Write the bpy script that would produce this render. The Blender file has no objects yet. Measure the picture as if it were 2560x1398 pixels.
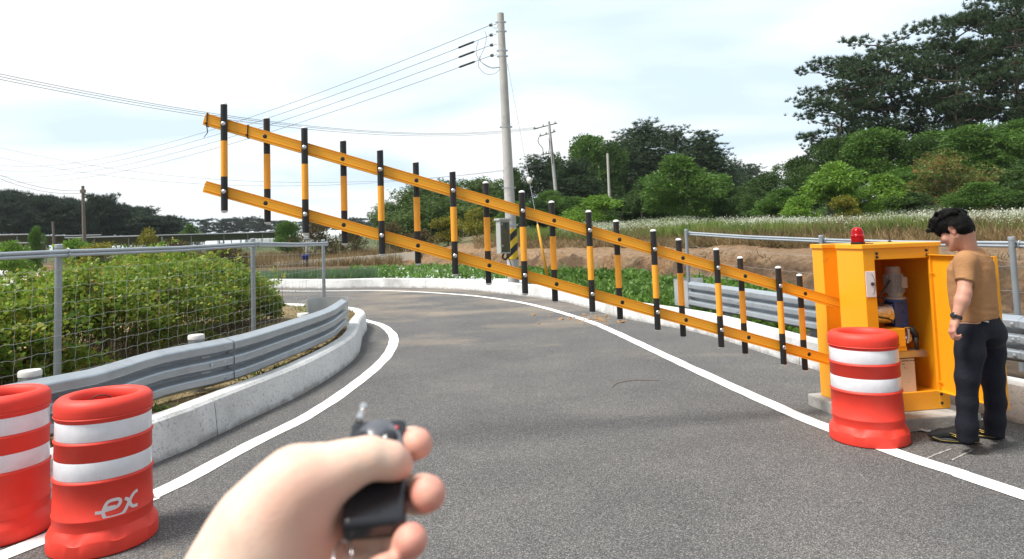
import bpy, bmesh, math, random
import numpy as np
from mathutils import Vector, Matrix

SC = bpy.context.scene
COL = SC.collection
R = math.radians
rng = np.random.default_rng(7)
random.seed(7)

# ------------------------------------------------------------------ camera
# a photograph cropped from the lower part of a phone frame, held slightly rotated
F_PX, CX, CY, W_PX, H_PX = 1720.0, 1280.0, 472.0, 2560.0, 1398.0
EYE = Vector((0.0, 0.0, 1.6))
PITCH, ROLL = R(3.93), R(1.93)
FWD = Vector((0, math.cos(PITCH), math.sin(PITCH)))
_r0 = Vector((1, 0, 0)); _u0 = Vector((0, -math.sin(PITCH), math.cos(PITCH)))
RGT = _r0 * math.cos(ROLL) - _u0 * math.sin(ROLL)
UPV = _r0 * math.sin(ROLL) + _u0 * math.cos(ROLL)
cam = bpy.data.cameras.new('camera')
cam.sensor_fit = 'HORIZONTAL'; cam.sensor_width = 36.0
cam.lens = 36.0 * F_PX / W_PX
cam.shift_x = 0.0
cam.shift_y = (CY - H_PX / 2) / W_PX
cam.clip_start = 0.05; cam.clip_end = 5000
cam.dof.use_dof = True
cam.dof.focus_distance = 6.0
cam.dof.aperture_fstop = 8.0
cam_o = bpy.data.objects.new('camera', cam)
M = Matrix((RGT, UPV, -FWD)).transposed().to_4x4()
M.translation = EYE
cam_o.matrix_world = M
COL.objects.link(cam_o)
SC.camera = cam_o

# ------------------------------------------------------------------ sky, sun, exposure
SUN_DIR = Vector((-0.46, -0.20, 0.86)).normalized()
SUN_EL = math.asin(SUN_DIR.z); SUN_AZ = math.atan2(SUN_DIR.x, SUN_DIR.y)
world = bpy.data.worlds.new('World'); SC.world = world; world.use_nodes = True
def build_world():
    nt = world.node_tree; n = nt.nodes; l = nt.links
    n.clear()
    out = n.new('ShaderNodeOutputWorld'); bg = n.new('ShaderNodeBackground')
    bg.inputs['Strength'].default_value = 0.095
    sky = n.new('ShaderNodeTexSky'); sky.sky_type = 'NISHITA'; sky.sun_disc = False
    sky.sun_elevation = SUN_EL; sky.sun_rotation = SUN_AZ; sky.dust_density = 3.0
    tc = n.new('ShaderNodeTexCoord'); sep = n.new('ShaderNodeSeparateXYZ')
    l.new(tc.outputs['Generated'], sep.inputs[0])
    zc = n.new('ShaderNodeMath'); zc.operation = 'MAXIMUM'; zc.inputs[1].default_value = 0.0
    l.new(sep.outputs['Z'], zc.inputs[0])
    za = n.new('ShaderNodeMath'); za.operation = 'ADD'; za.inputs[1].default_value = 0.22
    l.new(zc.outputs[0], za.inputs[0])
    dv = n.new('ShaderNodeVectorMath'); dv.operation = 'DIVIDE'
    cmb = n.new('ShaderNodeCombineXYZ')
    for i in range(3): l.new(za.outputs[0], cmb.inputs[i])
    l.new(tc.outputs['Generated'], dv.inputs[0]); l.new(cmb.outputs[0], dv.inputs[1])
    no = n.new('ShaderNodeTexNoise'); no.inputs['Scale'].default_value = 1.25
    no.inputs['Detail'].default_value = 4; no.inputs['Roughness'].default_value = 0.42
    no.inputs['Distortion'].default_value = 0.3
    mp = n.new('ShaderNodeMapping'); mp.inputs['Location'].default_value = (3.1, 0.7, 0); mp.inputs['Scale'].default_value = (0.8, 1.15, 1)
    l.new(dv.outputs[0], mp.inputs[0]); l.new(mp.outputs[0], no.inputs['Vector'])
    rp = n.new('ShaderNodeValToRGB')
    e = rp.color_ramp.elements
    e[0].position = 0.38; e[0].color = (6.7, 8.1, 9.4, 1)
    e[1].position = 0.57; e[1].color = (9.5, 9.7, 9.8, 1)
    m_ = e.new(0.48); m_.color = (8.4, 9.4, 10.0, 1)
    l.new(no.outputs['Fac'], rp.inputs[0])
    mx = n.new('ShaderNodeMix'); mx.data_type = 'RGBA'; mx.inputs['Factor'].default_value = 0.9
    l.new(sky.outputs[0], mx.inputs['A']); l.new(rp.outputs[0], mx.inputs['B'])
    # brighter sky ahead; unseen sky behind the camera dimmed to darken the cabinet inside
    dt = n.new('ShaderNodeVectorMath'); dt.operation = 'DOT_PRODUCT'; dt.inputs[1].default_value = (-0.35, 0.94, 0.0)
    l.new(tc.outputs['Generated'], dt.inputs[0])
    mr = n.new('ShaderNodeMapRange'); mr.inputs[1].default_value = -0.9; mr.inputs[2].default_value = 0.35; mr.inputs[3].default_value = 0.62; mr.inputs[4].default_value = 1.04
    l.new(dt.outputs['Value'], mr.inputs[0])
    ml = n.new('ShaderNodeMix'); ml.data_type = 'RGBA'; ml.blend_type = 'MULTIPLY'; ml.inputs['Factor'].default_value = 1.0
    l.new(mx.outputs['Result'], ml.inputs['A']); l.new(mr.outputs[0], ml.inputs['B'])
    l.new(ml.outputs['Result'], bg.inputs['Color']); l.new(bg.outputs[0], out.inputs[0])
build_world()
sun = bpy.data.lights.new('sun', 'SUN'); sun.energy = 4.6; sun.angle = R(18); sun.color = (1.0, 0.96, 0.89)
sun_o = bpy.data.objects.new('sun', sun); COL.objects.link(sun_o)
sun_o.rotation_euler = SUN_DIR.to_track_quat('Z', 'Y').to_euler()
SC.view_settings.view_transform = 'Standard'; SC.view_settings.look = 'None'
SC.view_settings.exposure = 0.36; SC.view_settings.gamma = 1.0
SC.cycles.max_bounces = 6; SC.cycles.transparent_max_bounces = 8
SC.cycles.use_denoising = True

# ------------------------------------------------------------------ measuring helpers
def ray(px, py):
    return RGT * ((px - CX) / F_PX) - UPV * ((py - CY) / F_PX) + FWD
def G(px, py, z=0.0):
    d = ray(px, py); return EYE + d * ((z - EYE.z) / d.z)
def U(px, py, Y):
    d = ray(px, py); return EYE + d * (Y / d.y)
def onplane(px, py, p, n):
    d = ray(px, py); return EYE + d * ((p - EYE).dot(n) / d.dot(n))
def PXY(p):
    v = Vector(p) - EYE; k = F_PX / v.dot(FWD)
    return CX + v.dot(RGT) * k, CY - v.dot(UPV) * k
def clamp(x, a=0.0, b=1.0): return max(a, min(b, x))
def sstep(a, b, x):
    t = np.clip((np.asarray(x, float) - a) / (b - a), 0, 1); return t * t * (3 - 2 * t)

# ------------------------------------------------------------------ materials
def _nodes(name):
    m = bpy.data.materials.new(name); m.use_nodes = True
    nt = m.node_tree; b = nt.nodes['Principled BSDF']
    return m, nt, nt.nodes, nt.links, b
def noise(n, l, scale, detail=4, rough=0.55, vec=None, coord='Object'):
    t = n.new('ShaderNodeTexNoise'); t.inputs['Scale'].default_value = scale
    t.inputs['Detail'].default_value = detail; t.inputs['Roughness'].default_value = rough
    if vec is None:
        tc = n.new('ShaderNodeTexCoord'); vec = tc.outputs[coord]
    l.new(vec, t.inputs['Vector']); return t
def ramp(n, l, src, stops):
    r = n.new('ShaderNodeValToRGB'); e = r.color_ramp.elements
    e[0].position, e[0].color = stops[0][0], (*stops[0][1], 1)
    e[1].position, e[1].color = stops[-1][0], (*stops[-1][1], 1)
    for p, c in stops[1:-1]:
        x = e.new(p); x.color = (*c, 1)
    l.new(src, r.inputs[0]); return r
def mixc(n, l, fac, a, b, mode='MIX'):
    m = n.new('ShaderNodeMix'); m.data_type = 'RGBA'; m.blend_type = mode
    for s, k in ((fac, 'Factor'), (a, 'A'), (b, 'B')):
        if hasattr(s, 'is_linked'): l.new(s, m.inputs[k])
        elif k == 'Factor': m.inputs[k].default_value = s
        else: m.inputs[k].default_value = (*s, 1)
    return m.outputs['Result']
def bump(n, l, b, src, strength=0.3, dist=0.01):
    bp = n.new('ShaderNodeBump'); bp.inputs['Strength'].default_value = strength
    bp.inputs['Distance'].default_value = dist
    l.new(src, bp.inputs['Height']); l.new(bp.outputs[0], b.inputs['Normal'])
MATS = {}
def mat(name, col, rough=0.6, metal=0.0, var=0.12, scale=6.0, bmp=0.0, bscale=80.0, spec=None, dirt=None, coat=0.0):
    """painted / plastic / metal surface: base colour with cloudy variation, optional speckled dirt and fine bump"""
    if name in MATS: return MATS[name]
    m, nt, n, l, b = _nodes(name)
    c = np.array(col)
    t = noise(n, l, scale, 5, 0.6)
    r = ramp(n, l, t.outputs['Fac'], [(0.3, tuple(np.clip(c * (1 - var), 0, 1))), (0.7, tuple(np.clip(c * (1 + var), 0, 1)))])
    o = r.outputs[0]
    if dirt is not None:
        dcol, dscale, lo, hi = dirt
        t2 = noise(n, l, dscale, 8, 0.7)
        f = ramp(n, l, t2.outputs['Fac'], [(lo, (0, 0, 0)), (hi, (1, 1, 1))])
        o = mixc(n, l, f.outputs[0], o, dcol)
    l.new(o, b.inputs['Base Color'])
    b.inputs['Roughness'].default_value = rough; b.inputs['Metallic'].default_value = metal
    if spec is not None: b.inputs['Specular IOR Level'].default_value = spec
    if coat: b.inputs['Coat Weight'].default_value = coat
    if bmp:
        t3 = noise(n, l, bscale, 3, 0.6); bump(n, l, b, t3.outputs['Fac'], bmp, 0.01)
    MATS[name] = m; return m
def leafmat(name, cols, rough=0.55, trans=0.28, sat_noise=0.35, patch=None):
    """foliage: every leaf its own tint, slow drift through the crown, some light through the blade"""
    if name in MATS: return MATS[name]
    m, nt, n, l, b = _nodes(name)
    g = n.new('ShaderNodeNewGeometry')
    st = [(i / (len(cols) - 1), c) for i, c in enumerate(cols)]
    r = ramp(n, l, g.outputs['Random Per Island'], st)
    t = noise(n, l, sat_noise, 3, 0.6)
    k = ramp(n, l, t.outputs['Fac'], [(0.3, (0.62, 0.66, 0.6)), (0.7, (1.25, 1.2, 1.1))])
    o = mixc(n, l, 1.0, r.outputs[0], k.outputs[0], 'MULTIPLY')
    if patch:
        pc, ps, lo, hi = patch
        t2 = noise(n, l, ps, 2, 0.5); f = ramp(n, l, t2.outputs['Fac'], [(lo, (0, 0, 0)), (hi, (1, 1, 1))])
        o = mixc(n, l, f.outputs[0], o, pc)
    l.new(o, b.inputs['Base Color']); b.inputs['Roughness'].default_value = rough
    b.inputs['Specular IOR Level'].default_value = 0.3
    tr = n.new('ShaderNodeBsdfTranslucent'); l.new(o, tr.inputs['Color'])
    mx = n.new('ShaderNodeMixShader'); mx.inputs[0].default_value = trans
    l.new(b.outputs[0], mx.inputs[1]); l.new(tr.outputs[0], mx.inputs[2])
    l.new(mx.outputs[0], n['Material Output'].inputs['Surface'])
    MATS[name] = m; return m

# ------------------------------------------------------------------ object helpers
def tag(o, label=None, cat=None, group=None, kind=None):
    if label: o['label'] = label
    if cat: o['category'] = cat
    if group: o['group'] = group
    if kind: o['kind'] = kind
    return o
def thing(name, loc, label, cat, group=None, rz=0.0):
    o = bpy.data.objects.new(name, None); COL.objects.link(o)
    o.empty_display_size = 0.1
    o.location = loc; o.rotation_euler = (0, 0, rz)
    return tag(o, label, cat, group)
def link(name, me, parent=None, m=None, smooth=False):
    o = bpy.data.objects.new(name, me); COL.objects.link(o)
    if m is not None and not me.materials: me.materials.append(m)
    if smooth: me.polygons.foreach_set('use_smooth', np.ones(len(me.polygons), bool))
    if parent is not None: o.parent = parent
    return o
def np_mesh(name, v, f):
    """v (N,3), f (M,k) all faces k-gons"""
    v = np.ascontiguousarray(v, np.float32); f = np.ascontiguousarray(f, np.int32)
    me = bpy.data.meshes.new(name)
    me.vertices.add(len(v)); me.vertices.foreach_set('co', v.ravel())
    k = f.shape[1]
    me.loops.add(f.size); me.loops.foreach_set('vertex_index', f.ravel())
    me.polygons.add(len(f)); me.polygons.foreach_set('loop_start', np.arange(0, f.size, k, dtype=np.int32))
    try: me.polygons.foreach_set('loop_total', np.full(len(f), k, np.int32))
    except Exception: pass
    me.update(calc_edges=True); return me
class MB:
    """collects shapes, links them as one mesh object; coordinates are world unless `loc` is given to build()"""
    def __init__(s): s.v = []; s.f = []; s.mi = []; s.cur = 0
    def add(s, vs, fs):
        o = len(s.v); s.v += [tuple(x) for x in vs]; s.f += [tuple(i + o for i in f) for f in fs]; s.mi += [s.cur] * len(fs)
    def box(s, c, size, ax=None):
        c = Vector(c); hx, hy, hz = [k / 2 for k in size]
        X, Y, Z = ax if ax else (Vector((1, 0, 0)), Vector((0, 1, 0)), Vector((0, 0, 1)))
        vs = [c + X * (sx * hx) + Y * (sy * hy) + Z * (sz * hz) for sz in (-1, 1) for sy in (-1, 1) for sx in (-1, 1)]
        s.add(vs, [(0, 2, 3, 1), (4, 5, 7, 6), (0, 1, 5, 4), (2, 6, 7, 3), (0, 4, 6, 2), (1, 3, 7, 5)])
    def tube(s, pts, r, n=8, cap=True):
        pts = [Vector(p) for p in pts]; k = len(pts)
        rs = r if hasattr(r, '__len__') else [r] * k
        t0 = (pts[1] - pts[0]).normalized()
        a = Vector((0, 0, 1)) if abs(t0.z) < 0.9 else Vector((1, 0, 0))
        x = t0.cross(a).normalized()
        vs = []
        for i, p in enumerate(pts):
            t = (pts[min(i + 1, k - 1)] - pts[max(i - 1, 0)]).normalized()
            x = (x - t * x.dot(t)).normalized(); y = t.cross(x)
            for j in range(n):
                w = 2 * math.pi * j / n
                vs.append(p + x * (math.cos(w) * rs[i]) + y * (math.sin(w) * rs[i]))
        fs = [(i * n + j, i * n + (j + 1) % n, (i + 1) * n + (j + 1) % n, (i + 1) * n + j) for i in range(k - 1) for j in range(n)]
        if cap: fs += [tuple(range(n - 1, -1, -1)), tuple(range((k - 1) * n, k * n))]
        s.add(vs, fs)
    def lathe(s, prof, c=(0, 0, 0), n=32, ax=None, closed=False):
        c = Vector(c); X, Y, Z = ax if ax else (Vector((1, 0, 0)), Vector((0, 1, 0)), Vector((0, 0, 1)))
        vs = []; k = len(prof)
        for r, z in prof:
            for j in range(n):
                w = 2 * math.pi * j / n
                vs.append(c + X * (math.cos(w) * r) + Y * (math.sin(w) * r) + Z * z)
        fs = [(i * n + j, i * n + (j + 1) % n, (i + 1) * n + (j + 1) % n, (i + 1) * n + j) for i in range(k - 1) for j in range(n)]
        if closed: fs += [((k - 1) * n + j, (k - 1) * n + (j + 1) % n, (j + 1) % n, j) for j in range(n)]
        else:
            if prof[0][0] > 1e-6: fs.append(tuple(range(n - 1, -1, -1)))
            if prof[-1][0] > 1e-6: fs.append(tuple(range((k - 1) * n, k * n)))
        s.add(vs, fs)
    def sweep(s, path, prof, closed_prof=True, cap=True, up=Vector((0, 0, 1))):
        """profile [(out, z)] carried along a path; 'out' points to the right of travel, horizontally"""
        path = [Vector(p) for p in path]; k = len(path); n = len(prof); vs = []
        for i, p in enumerate(path):
            t = path[min(i + 1, k - 1)] - path[max(i - 1, 0)]; t.z = 0; t.normalize()
            o = Vector((t.y, -t.x, 0))
            vs += [p + o * a + up * b for a, b in prof]
        m = n if closed_prof else n - 1
        fs = [(i * n + j, (i + 1) * n + j, (i + 1) * n + (j + 1) % n, i * n + (j + 1) % n) for i in range(k - 1) for j in range(m)]
        if cap and closed_prof: fs += [tuple(range(n)), tuple(range(k * n - 1, (k - 1) * n - 1, -1))]
        s.add(vs, fs)
    def build(s, name, m, parent=None, loc=None, smooth=False, bevel=0.0, autosmooth=None, seg=2):
        me = bpy.data.meshes.new(name)
        org = Vector(loc) if loc is not None else Vector((0, 0, 0))
        inv = None
        if parent is not None:
            inv = parent_world(parent).inverted()
        vs = [Vector(v) for v in s.v]
        if inv is not None: vs = [inv @ v for v in vs]
        elif loc is not None: vs = [v - org for v in vs]
        me.from_pydata([tuple(v) for v in vs], [], s.f)
        ms = m if isinstance(m, (list, tuple)) else [m]
        for q in ms: me.materials.append(q)
        if len(ms) > 1: me.polygons.foreach_set('material_index', s.mi)
        bm = bmesh.new(); bm.from_mesh(me)
        bmesh.ops.recalc_face_normals(bm, faces=bm.faces)
        if bevel:
            ed = [e for e in bm.edges if len(e.link_faces) == 2 and e.calc_face_angle(0) > 0.6]
            bmesh.ops.bevel(bm, geom=ed, offset=bevel, segments=seg, affect='EDGES', profile=0.6, clamp_overlap=True)
        bm.to_mesh(me); bm.free()
        if smooth or autosmooth:
            me.polygons.foreach_set('use_smooth', np.ones(len(me.polygons), bool))
            if autosmooth:
                me.set_sharp_from_angle(angle=R(autosmooth))
        me.update()
        o = bpy.data.objects.new(name, me); COL.objects.link(o)
        if parent is not None: o.parent = parent
        elif loc is not None: o.location = org
        return o
def parent_world(o):
    mw = Matrix.LocRotScale(o.location, o.rotation_euler, o.scale)
    return parent_world(o.parent) @ mw if o.parent is not None else mw
def copy_tree(o, parent=None):
    c = o.copy(); COL.objects.link(c); c.parent = parent
    for ch in list(o.children): copy_tree(ch, c)
    return c
def smooth_path(pts, step=0.25):
    """Catmull-Rom through 2-D/3-D points, resampled evenly"""
    p = [np.array(q, float) for q in pts]; p = [2 * p[0] - p[1]] + p + [2 * p[-1] - p[-2]]
    out = []
    for i in range(1, len(p) - 2):
        n = max(2, int(np.linalg.norm(p[i + 1] - p[i]) / step))
        for j in range(n):
            t = j / n; a, b, c, d = p[i - 1], p[i], p[i + 1], p[i + 2]
            out.append(0.5 * ((2 * b) + (c - a) * t + (2 * a - 5 * b + 4 * c - d) * t * t + (3 * b - a - 3 * c + d) * t ** 3))
    out.append(p[-2]); return [Vector(q) for q in out]
# ================================================================== SETTING
def asphalt():
    m, nt, n, l, b = _nodes('asphalt')
    tc = n.new('ShaderNodeTexCoord'); v = tc.outputs['Object']
    vo = n.new('ShaderNodeTexVoronoi'); vo.inputs['Scale'].default_value = 190; l.new(v, vo.inputs['Vector'])
    sp = n.new('ShaderNodeSeparateColor'); l.new(vo.outputs['Color'], sp.inputs[0])
    st = ramp(n, l, sp.outputs[0], [(0.0, (0.045, 0.043, 0.044)), (0.45, (0.082, 0.079, 0.079)), (0.8, (0.130, 0.126, 0.123)), (1.0, (0.24, 0.232, 0.222))])
    nz = noise(n, l, 120, 6, 0.8, v)
    s2 = ramp(n, l, nz.outputs['Fac'], [(0.3, (0.42, 0.42, 0.42)), (0.72, (1.6, 1.6, 1.6))])
    o = mixc(n, l, 1.0, st.outputs[0], s2.outputs[0], 'MULTIPLY')
    big = noise(n, l, 0.9, 6, 0.6, v)
    k = ramp(n, l, big.outputs['Fac'], [(0.32, (0.93, 0.93, 0.94)), (0.5, (1.08, 1.08, 1.08)), (0.68, (1.28, 1.26, 1.22))])
    o = mixc(n, l, 1.0, o, k.outputs[0], 'MULTIPLY')
    mp = n.new('ShaderNodeMapping'); mp.inputs['Scale'].default_value = (0.8, 1.25, 1); l.new(v, mp.inputs[0])
    tr = noise(n, l, 0.5, 5, 0.62, mp.outputs[0])            # pale earth tracked onto the surface
    sep = n.new('ShaderNodeSeparateXYZ'); l.new(v, sep.inputs[0])
    far = n.new('ShaderNodeMapRange'); far.inputs[1].default_value = 6.0; far.inputs[2].default_value = 15.0
    far.inputs[3].default_value = -0.13; far.inputs[4].default_value = 0.10
    l.new(sep.outputs['Y'], far.inputs[0])
    ad = n.new('ShaderNodeMath'); ad.operation = 'ADD'; l.new(tr.outputs['Fac'], ad.inputs[0]); l.new(far.outputs[0], ad.inputs[1])
    f = ramp(n, l, ad.outputs[0], [(0.54, (0, 0, 0)), (0.76, (0.55, 0.55, 0.55))])
    o = mixc(n, l, f.outputs[0], o, (0.30, 0.24, 0.175))
    sp3 = noise(n, l, 2.3, 3, 0.5, v)                         # small crumbs of earth
    f3 = ramp(n, l, sp3.outputs['Fac'], [(0.68, (0, 0, 0)), (0.78, (0.35, 0.35, 0.35))])
    o = mixc(n, l, f3.outputs[0], o, (0.25, 0.2, 0.15))
    l.new(o, b.inputs['Base Color']); b.inputs['Roughness'].default_value = 0.88
    b.inputs['Specular IOR Level'].default_value = 0.25
    bump(n, l, b, vo.outputs['Distance'], 0.45, 0.006)
    return m
def kerb_mat():
    m, nt, n, l, b = _nodes('kerb_concrete')
    tc = n.new('ShaderNodeTexCoord'); v = tc.outputs['Object']
    a = noise(n, l, 1.6, 8, 0.7, v); r = ramp(n, l, a.outputs['Fac'], [(0.3, (0.54, 0.54, 0.535)), (0.55, (0.68, 0.68, 0.675)), (0.75, (0.76, 0.76, 0.75))])
    pit = noise(n, l, 38, 6, 0.75, v); f = ramp(n, l, pit.outputs['Fac'], [(0.33, (1, 1, 1)), (0.46, (0, 0, 0))])
    o = mixc(n, l, f.outputs[0], r.outputs[0], (0.24, 0.24, 0.25))
    sep = n.new('ShaderNodeSeparateXYZ'); l.new(v, sep.inputs[0])
    wn = noise(n, l, 5.5, 6, 0.7, v)
    ad = n.new('ShaderNodeMath'); ad.operation = 'MULTIPLY_ADD'; ad.inputs[1].default_value = 0.22; ad.inputs[2].default_value = -0.05
    l.new(wn.outputs['Fac'], ad.inputs[0])
    lt = n.new('ShaderNodeMath'); lt.operation = 'SUBTRACT'; l.new(ad.outputs[0], lt.inputs[0]); l.new(sep.outputs['Z'], lt.inputs[1])
    f2 = ramp(n, l, lt.outputs[0], [(0.0, (0, 0, 0)), (0.06, (0.85, 0.85, 0.85))])   # unpainted rough foot
    o = mixc(n, l, f2.outputs[0], o, (0.27, 0.255, 0.24))
    pat = noise(n, l, 0.42, 4, 0.6, v); f3 = ramp(n, l, pat.outputs['Fac'], [(0.58, (0, 0, 0)), (0.68, (0.8, 0.8, 0.8))])
    o = mixc(n, l, f3.outputs[0], o, (0.33, 0.32, 0.305))
    l.new(o, b.inputs['Base Color']); b.inputs['Roughness'].default_value = 0.9
    bump(n, l, b, pit.outputs['Fac'], 0.5, 0.012)
    return m
def line_paint():
    m, nt, n, l, b = _nodes('road_paint')
    tc = n.new('ShaderNodeTexCoord'); v = tc.outputs['Object']
    a = noise(n, l, 60, 5, 0.7, v); r = ramp(n, l, a.outputs['Fac'], [(0.32, (0.52, 0.515, 0.5)), (0.46, (0.80, 0.79, 0.77))])
    w = noise(n, l, 3.0, 5, 0.7, v); f = ramp(n, l, w.outputs['Fac'], [(0.58, (0, 0, 0)), (0.74, (0.45, 0.45, 0.45))])
    o = mixc(n, l, f.outputs[0], r.outputs[0], (0.5, 0.46, 0.4))
    l.new(o, b.inputs['Base Color']); b.inputs['Roughness'].default_value = 0.7
    bump(n, l, b, a.outputs['Fac'], 0.25, 0.004)
    return m
M_ASPH, M_KERB, M_LINE = asphalt(), kerb_mat(), line_paint()

# base ground to the horizon
def sheet(name, pts, z, m, kind='structure'):
    b = MB(); b.add([(p[0], p[1], z) for p in pts], [tuple(range(len(pts)))])
    o = b.build(name, m); tag(o, kind=kind); return o
M_FARFIELD = mat('far_field', (0.10, 0.13, 0.045), 0.95, 0, 0.45, 0.05)
sheet('ground', [(-3000, -300), (3000, -300), (3000, 3000), (-3000, 3000)], -0.12, M_FARFIELD)
sheet('road', [(-70, -12), (14, -12), (14, 40), (-70, 40)], 0.0, M_ASPH)

# kerb lines measured on the road surface
LK_PX = [(386, 1160), (499, 1110), (641, 1042), (759, 985), (855, 925), (897, 885), (907, 845)]
LK = [G(*p) for p in LK_PX]
d0 = (LK[0] - LK[1]).normalized()
LKP = [LK[0] + d0 * 9 + Vector((-1.2, 0, 0)), LK[0] + d0 * 4 + Vector((-.25, 0, 0))] + LK + [Vector((-2.78, 12.9, 0)), Vector((-3.35, 13.9, 0)), Vector((-4.6, 14.9, 0)), Vector((-8, 17.0, 0)), Vector((-18, 26, 0)), Vector((-28, 35, 0)), Vector((-60, 64, 0))]
LKS = smooth_path(LKP, 0.25)
RK_PX = [(2046, 927), (1910, 884), (1743, 832), (1550, 794), (1473, 772), (1396, 752), (1278, 737), (1147, 724), (950, 719), (791, 721)]
RK = [G(2600, 1078), G(2560, 1062)] + [G(*p) for p in RK_PX]
RKP = [Vector((6.6, -7, 0)), Vector((5.5, 0, 0)), Vector((4.55, 3.4, 0))] + RK[1:] + [Vector((-13, 28.5, 0)), Vector((-24, 38, 0)), Vector((-40, 53, 0)), Vector((-70, 80, 0))]
RKS = smooth_path(RKP, 0.25)
KH = 0.31
def kerb(path, side, upto):
    """cast in lengths with open joints; side=+1: kerb body lies to the right of travel"""
    b = MB(); prof = [(0.0, -0.05), (0.012, 0.10), (0.035, KH - 0.025), (0.06, KH), (0.19, KH), (0.21, KH - 0.02), (0.21, -0.05)]
    prof = [(side * x, z) for x, z in prof]
    seg = 20; i = 0
    while i < min(len(path) - 1, upto):
        sub = list(path[i:i + seg + 1])
        if len(sub) > 2:
            a = sub[-1] + (sub[-2] - sub[-1]).normalized() * 0.012; sub[-1] = a
            b.sweep(sub, prof)
        i += seg
    return b
kb = kerb(LKS, -1, 10 ** 6).build('kerb', M_KERB); tag(kb, kind='structure')
kb = kerb(RKS, 1, 10 ** 6).build('kerb', M_KERB); tag(kb, kind='structure')

def line_strip(path, w, z, name):
    b = MB(); k = len(path); vs = []
    for i, p in enumerate(path):
        t = path[min(i + 1, k - 1)] - path[max(i - 1, 0)]; t.z = 0; t.normalize(); o = Vector((t.y, -t.x, 0))
        j1 = 0.004 * math.sin(i * 1.7) + 0.003 * math.sin(i * 5.1); j2 = 0.004 * math.sin(i * 2.3 + 1)
        vs += [p + o * (w / 2 + j1) + Vector((0, 0, z)), p - o * (w / 2 + j2) + Vector((0, 0, z))]
    b.add(vs, [(2 * i, 2 * i + 2, 2 * i + 3, 2 * i + 1) for i in range(k - 1)])
    o = b.build(name, M_LINE); tag(o, kind='structure'); return o
LL_PX = [(2, 1392), (386, 1238), (623, 1114), (784, 1032), (905, 948), (965, 893), (984, 855), (978, 833), (950, 812), (895, 796)]
LL = [G(*p) for p in LL_PX]; e0 = (LL[0] - LL[1]).normalized()
line_strip(smooth_path([LL[0] + e0 * 8] + LL + [Vector((-3.9, 16.0, 0)), Vector((-5.5, 16.9, 0)), Vector((-9, 19.5, 0)), Vector((-18, 27.6, 0))], 0.2), 0.15, 0.005, 'edge_line')
RL_PX = [(2551, 1237), (2397, 1184), (2261, 1140), (2071, 1071), (1966, 1028), (1740, 926), (1513, 820), (1442, 794), (1357, 769), (1280, 753), (1150, 737), (956, 727), (718, 728)]
RL = [G(*p) for p in RL_PX]; r0_ = (RL[0] - RL[2]).normalized()
line_strip(smooth_path([RL[0] + r0_ * 7, RL[0] + r0_ * 3] + RL + [Vector((-12.5, 26.8, 0)), Vector((-22, 35.5, 0))], 0.2), 0.15, 0.005, 'edge_line')

# ---- land inside the left kerb: dry mown verge
def verge_mat():
    m, nt, n, l, b = _nodes('verge_soil')
    tc = n.new('ShaderNodeTexCoord'); v = tc.outputs['Object']
    a = noise(n, l, 3.5, 8, 0.7, v); r = ramp(n, l, a.outputs['Fac'], [(0.3, (0.11, 0.105, 0.035)), (0.5, (0.25, 0.185, 0.085)), (0.7, (0.34, 0.265, 0.14))])
    f = noise(n, l, 45, 6, 0.75, v); k = ramp(n, l, f.outputs['Fac'], [(0.3, (0.45, 0.45, 0.45)), (0.7, (1.35, 1.35, 1.35))])
    o = mixc(n, l, 1.0, r.outputs[0], k.outputs[0], 'MULTIPLY')
    l.new(o, b.inputs['Base Color']); b.inputs['Roughness'].default_value = 0.95
    bump(n, l, b, f.outputs['Fac'], 0.7, 0.03); return m
M_VERGE = verge_mat()
def inner(path, off):
    out = []
    for i, p in enumerate(path):
        t = path[min(i + 1, len(path) - 1)] - path[max(i - 1, 0)]; t.z = 0; t.normalize()
        out.append(p + Vector((-t.y, t.x, 0)) * off)
    return out
VZ = 0.27
vp = inner(LKS, 0.18)
vb = MB(); k = len(vp)
vs = [(p.x, p.y, VZ) for p in vp]
# fan strips to a far-left line
farl = [(-80 if i < k * 0.9 else -80, p.y, VZ) for i, p in enumerate(vp)]
mid = [(min(p.x - 0.5, -5.5 - 0.0 * i), p.y, VZ) for i, p in enumerate(vp)]
poly = [(p.x, p.y) for p in vp]
sheet('verge', poly + [(-90, 64), (-90, -12)], VZ, M_VERGE)

# ---- field, dug bank and hill beyond the right / far kerb
Q = Vector((-3, 9, 0))
_kp = inner(RKS, -0.20)
_kang = np.unwrap([math.atan2(p.y - Q.y, p.x - Q.x) for p in _kp]); _krad = np.array([math.hypot(p.x - Q.x, p.y - Q.y) for p in _kp])
_o = np.argsort(_kang); _kang, _krad = _kang[_o], _krad[_o]
DX = np.array([-400, 700, 1000, 1100, 1280, 1450, 1600, 1900, 2300, 2560, 3300])
DY = np.array([48, 45, 42, 38, 29, 25.5, 23, 17.2, 13, 11, 8.5])
BX = np.array([0, 900, 1200, 1600]); BH = np.array([0.35, 0.4, 0.85, 0.87])
def vnoise(x, y, s, seed=0):
    """smooth value noise on numpy arrays"""
    x = np.asarray(x) / s; y = np.asarray(y) / s
    xi, yi = np.floor(x).astype(int), np.floor(y).astype(int); fx, fy = x - xi, y - yi
    fx, fy = fx * fx * (3 - 2 * fx), fy * fy * (3 - 2 * fy)
    def h(a, b):
        q = (a * 374761393 + b * 668265263 + seed * 982451653) & 0x7fffffff
        q = ((q ^ (q >> 13)) * 1274126177) & 0x7fffffff
        return ((q ^ (q >> 16)) & 0xffff) / 65535.0
    return (h(xi, yi) * (1 - fx) + h(xi + 1, yi) * fx) * (1 - fy) + (h(xi, yi + 1) * (1 - fx) + h(xi + 1, yi + 1) * fx) * fy
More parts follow.
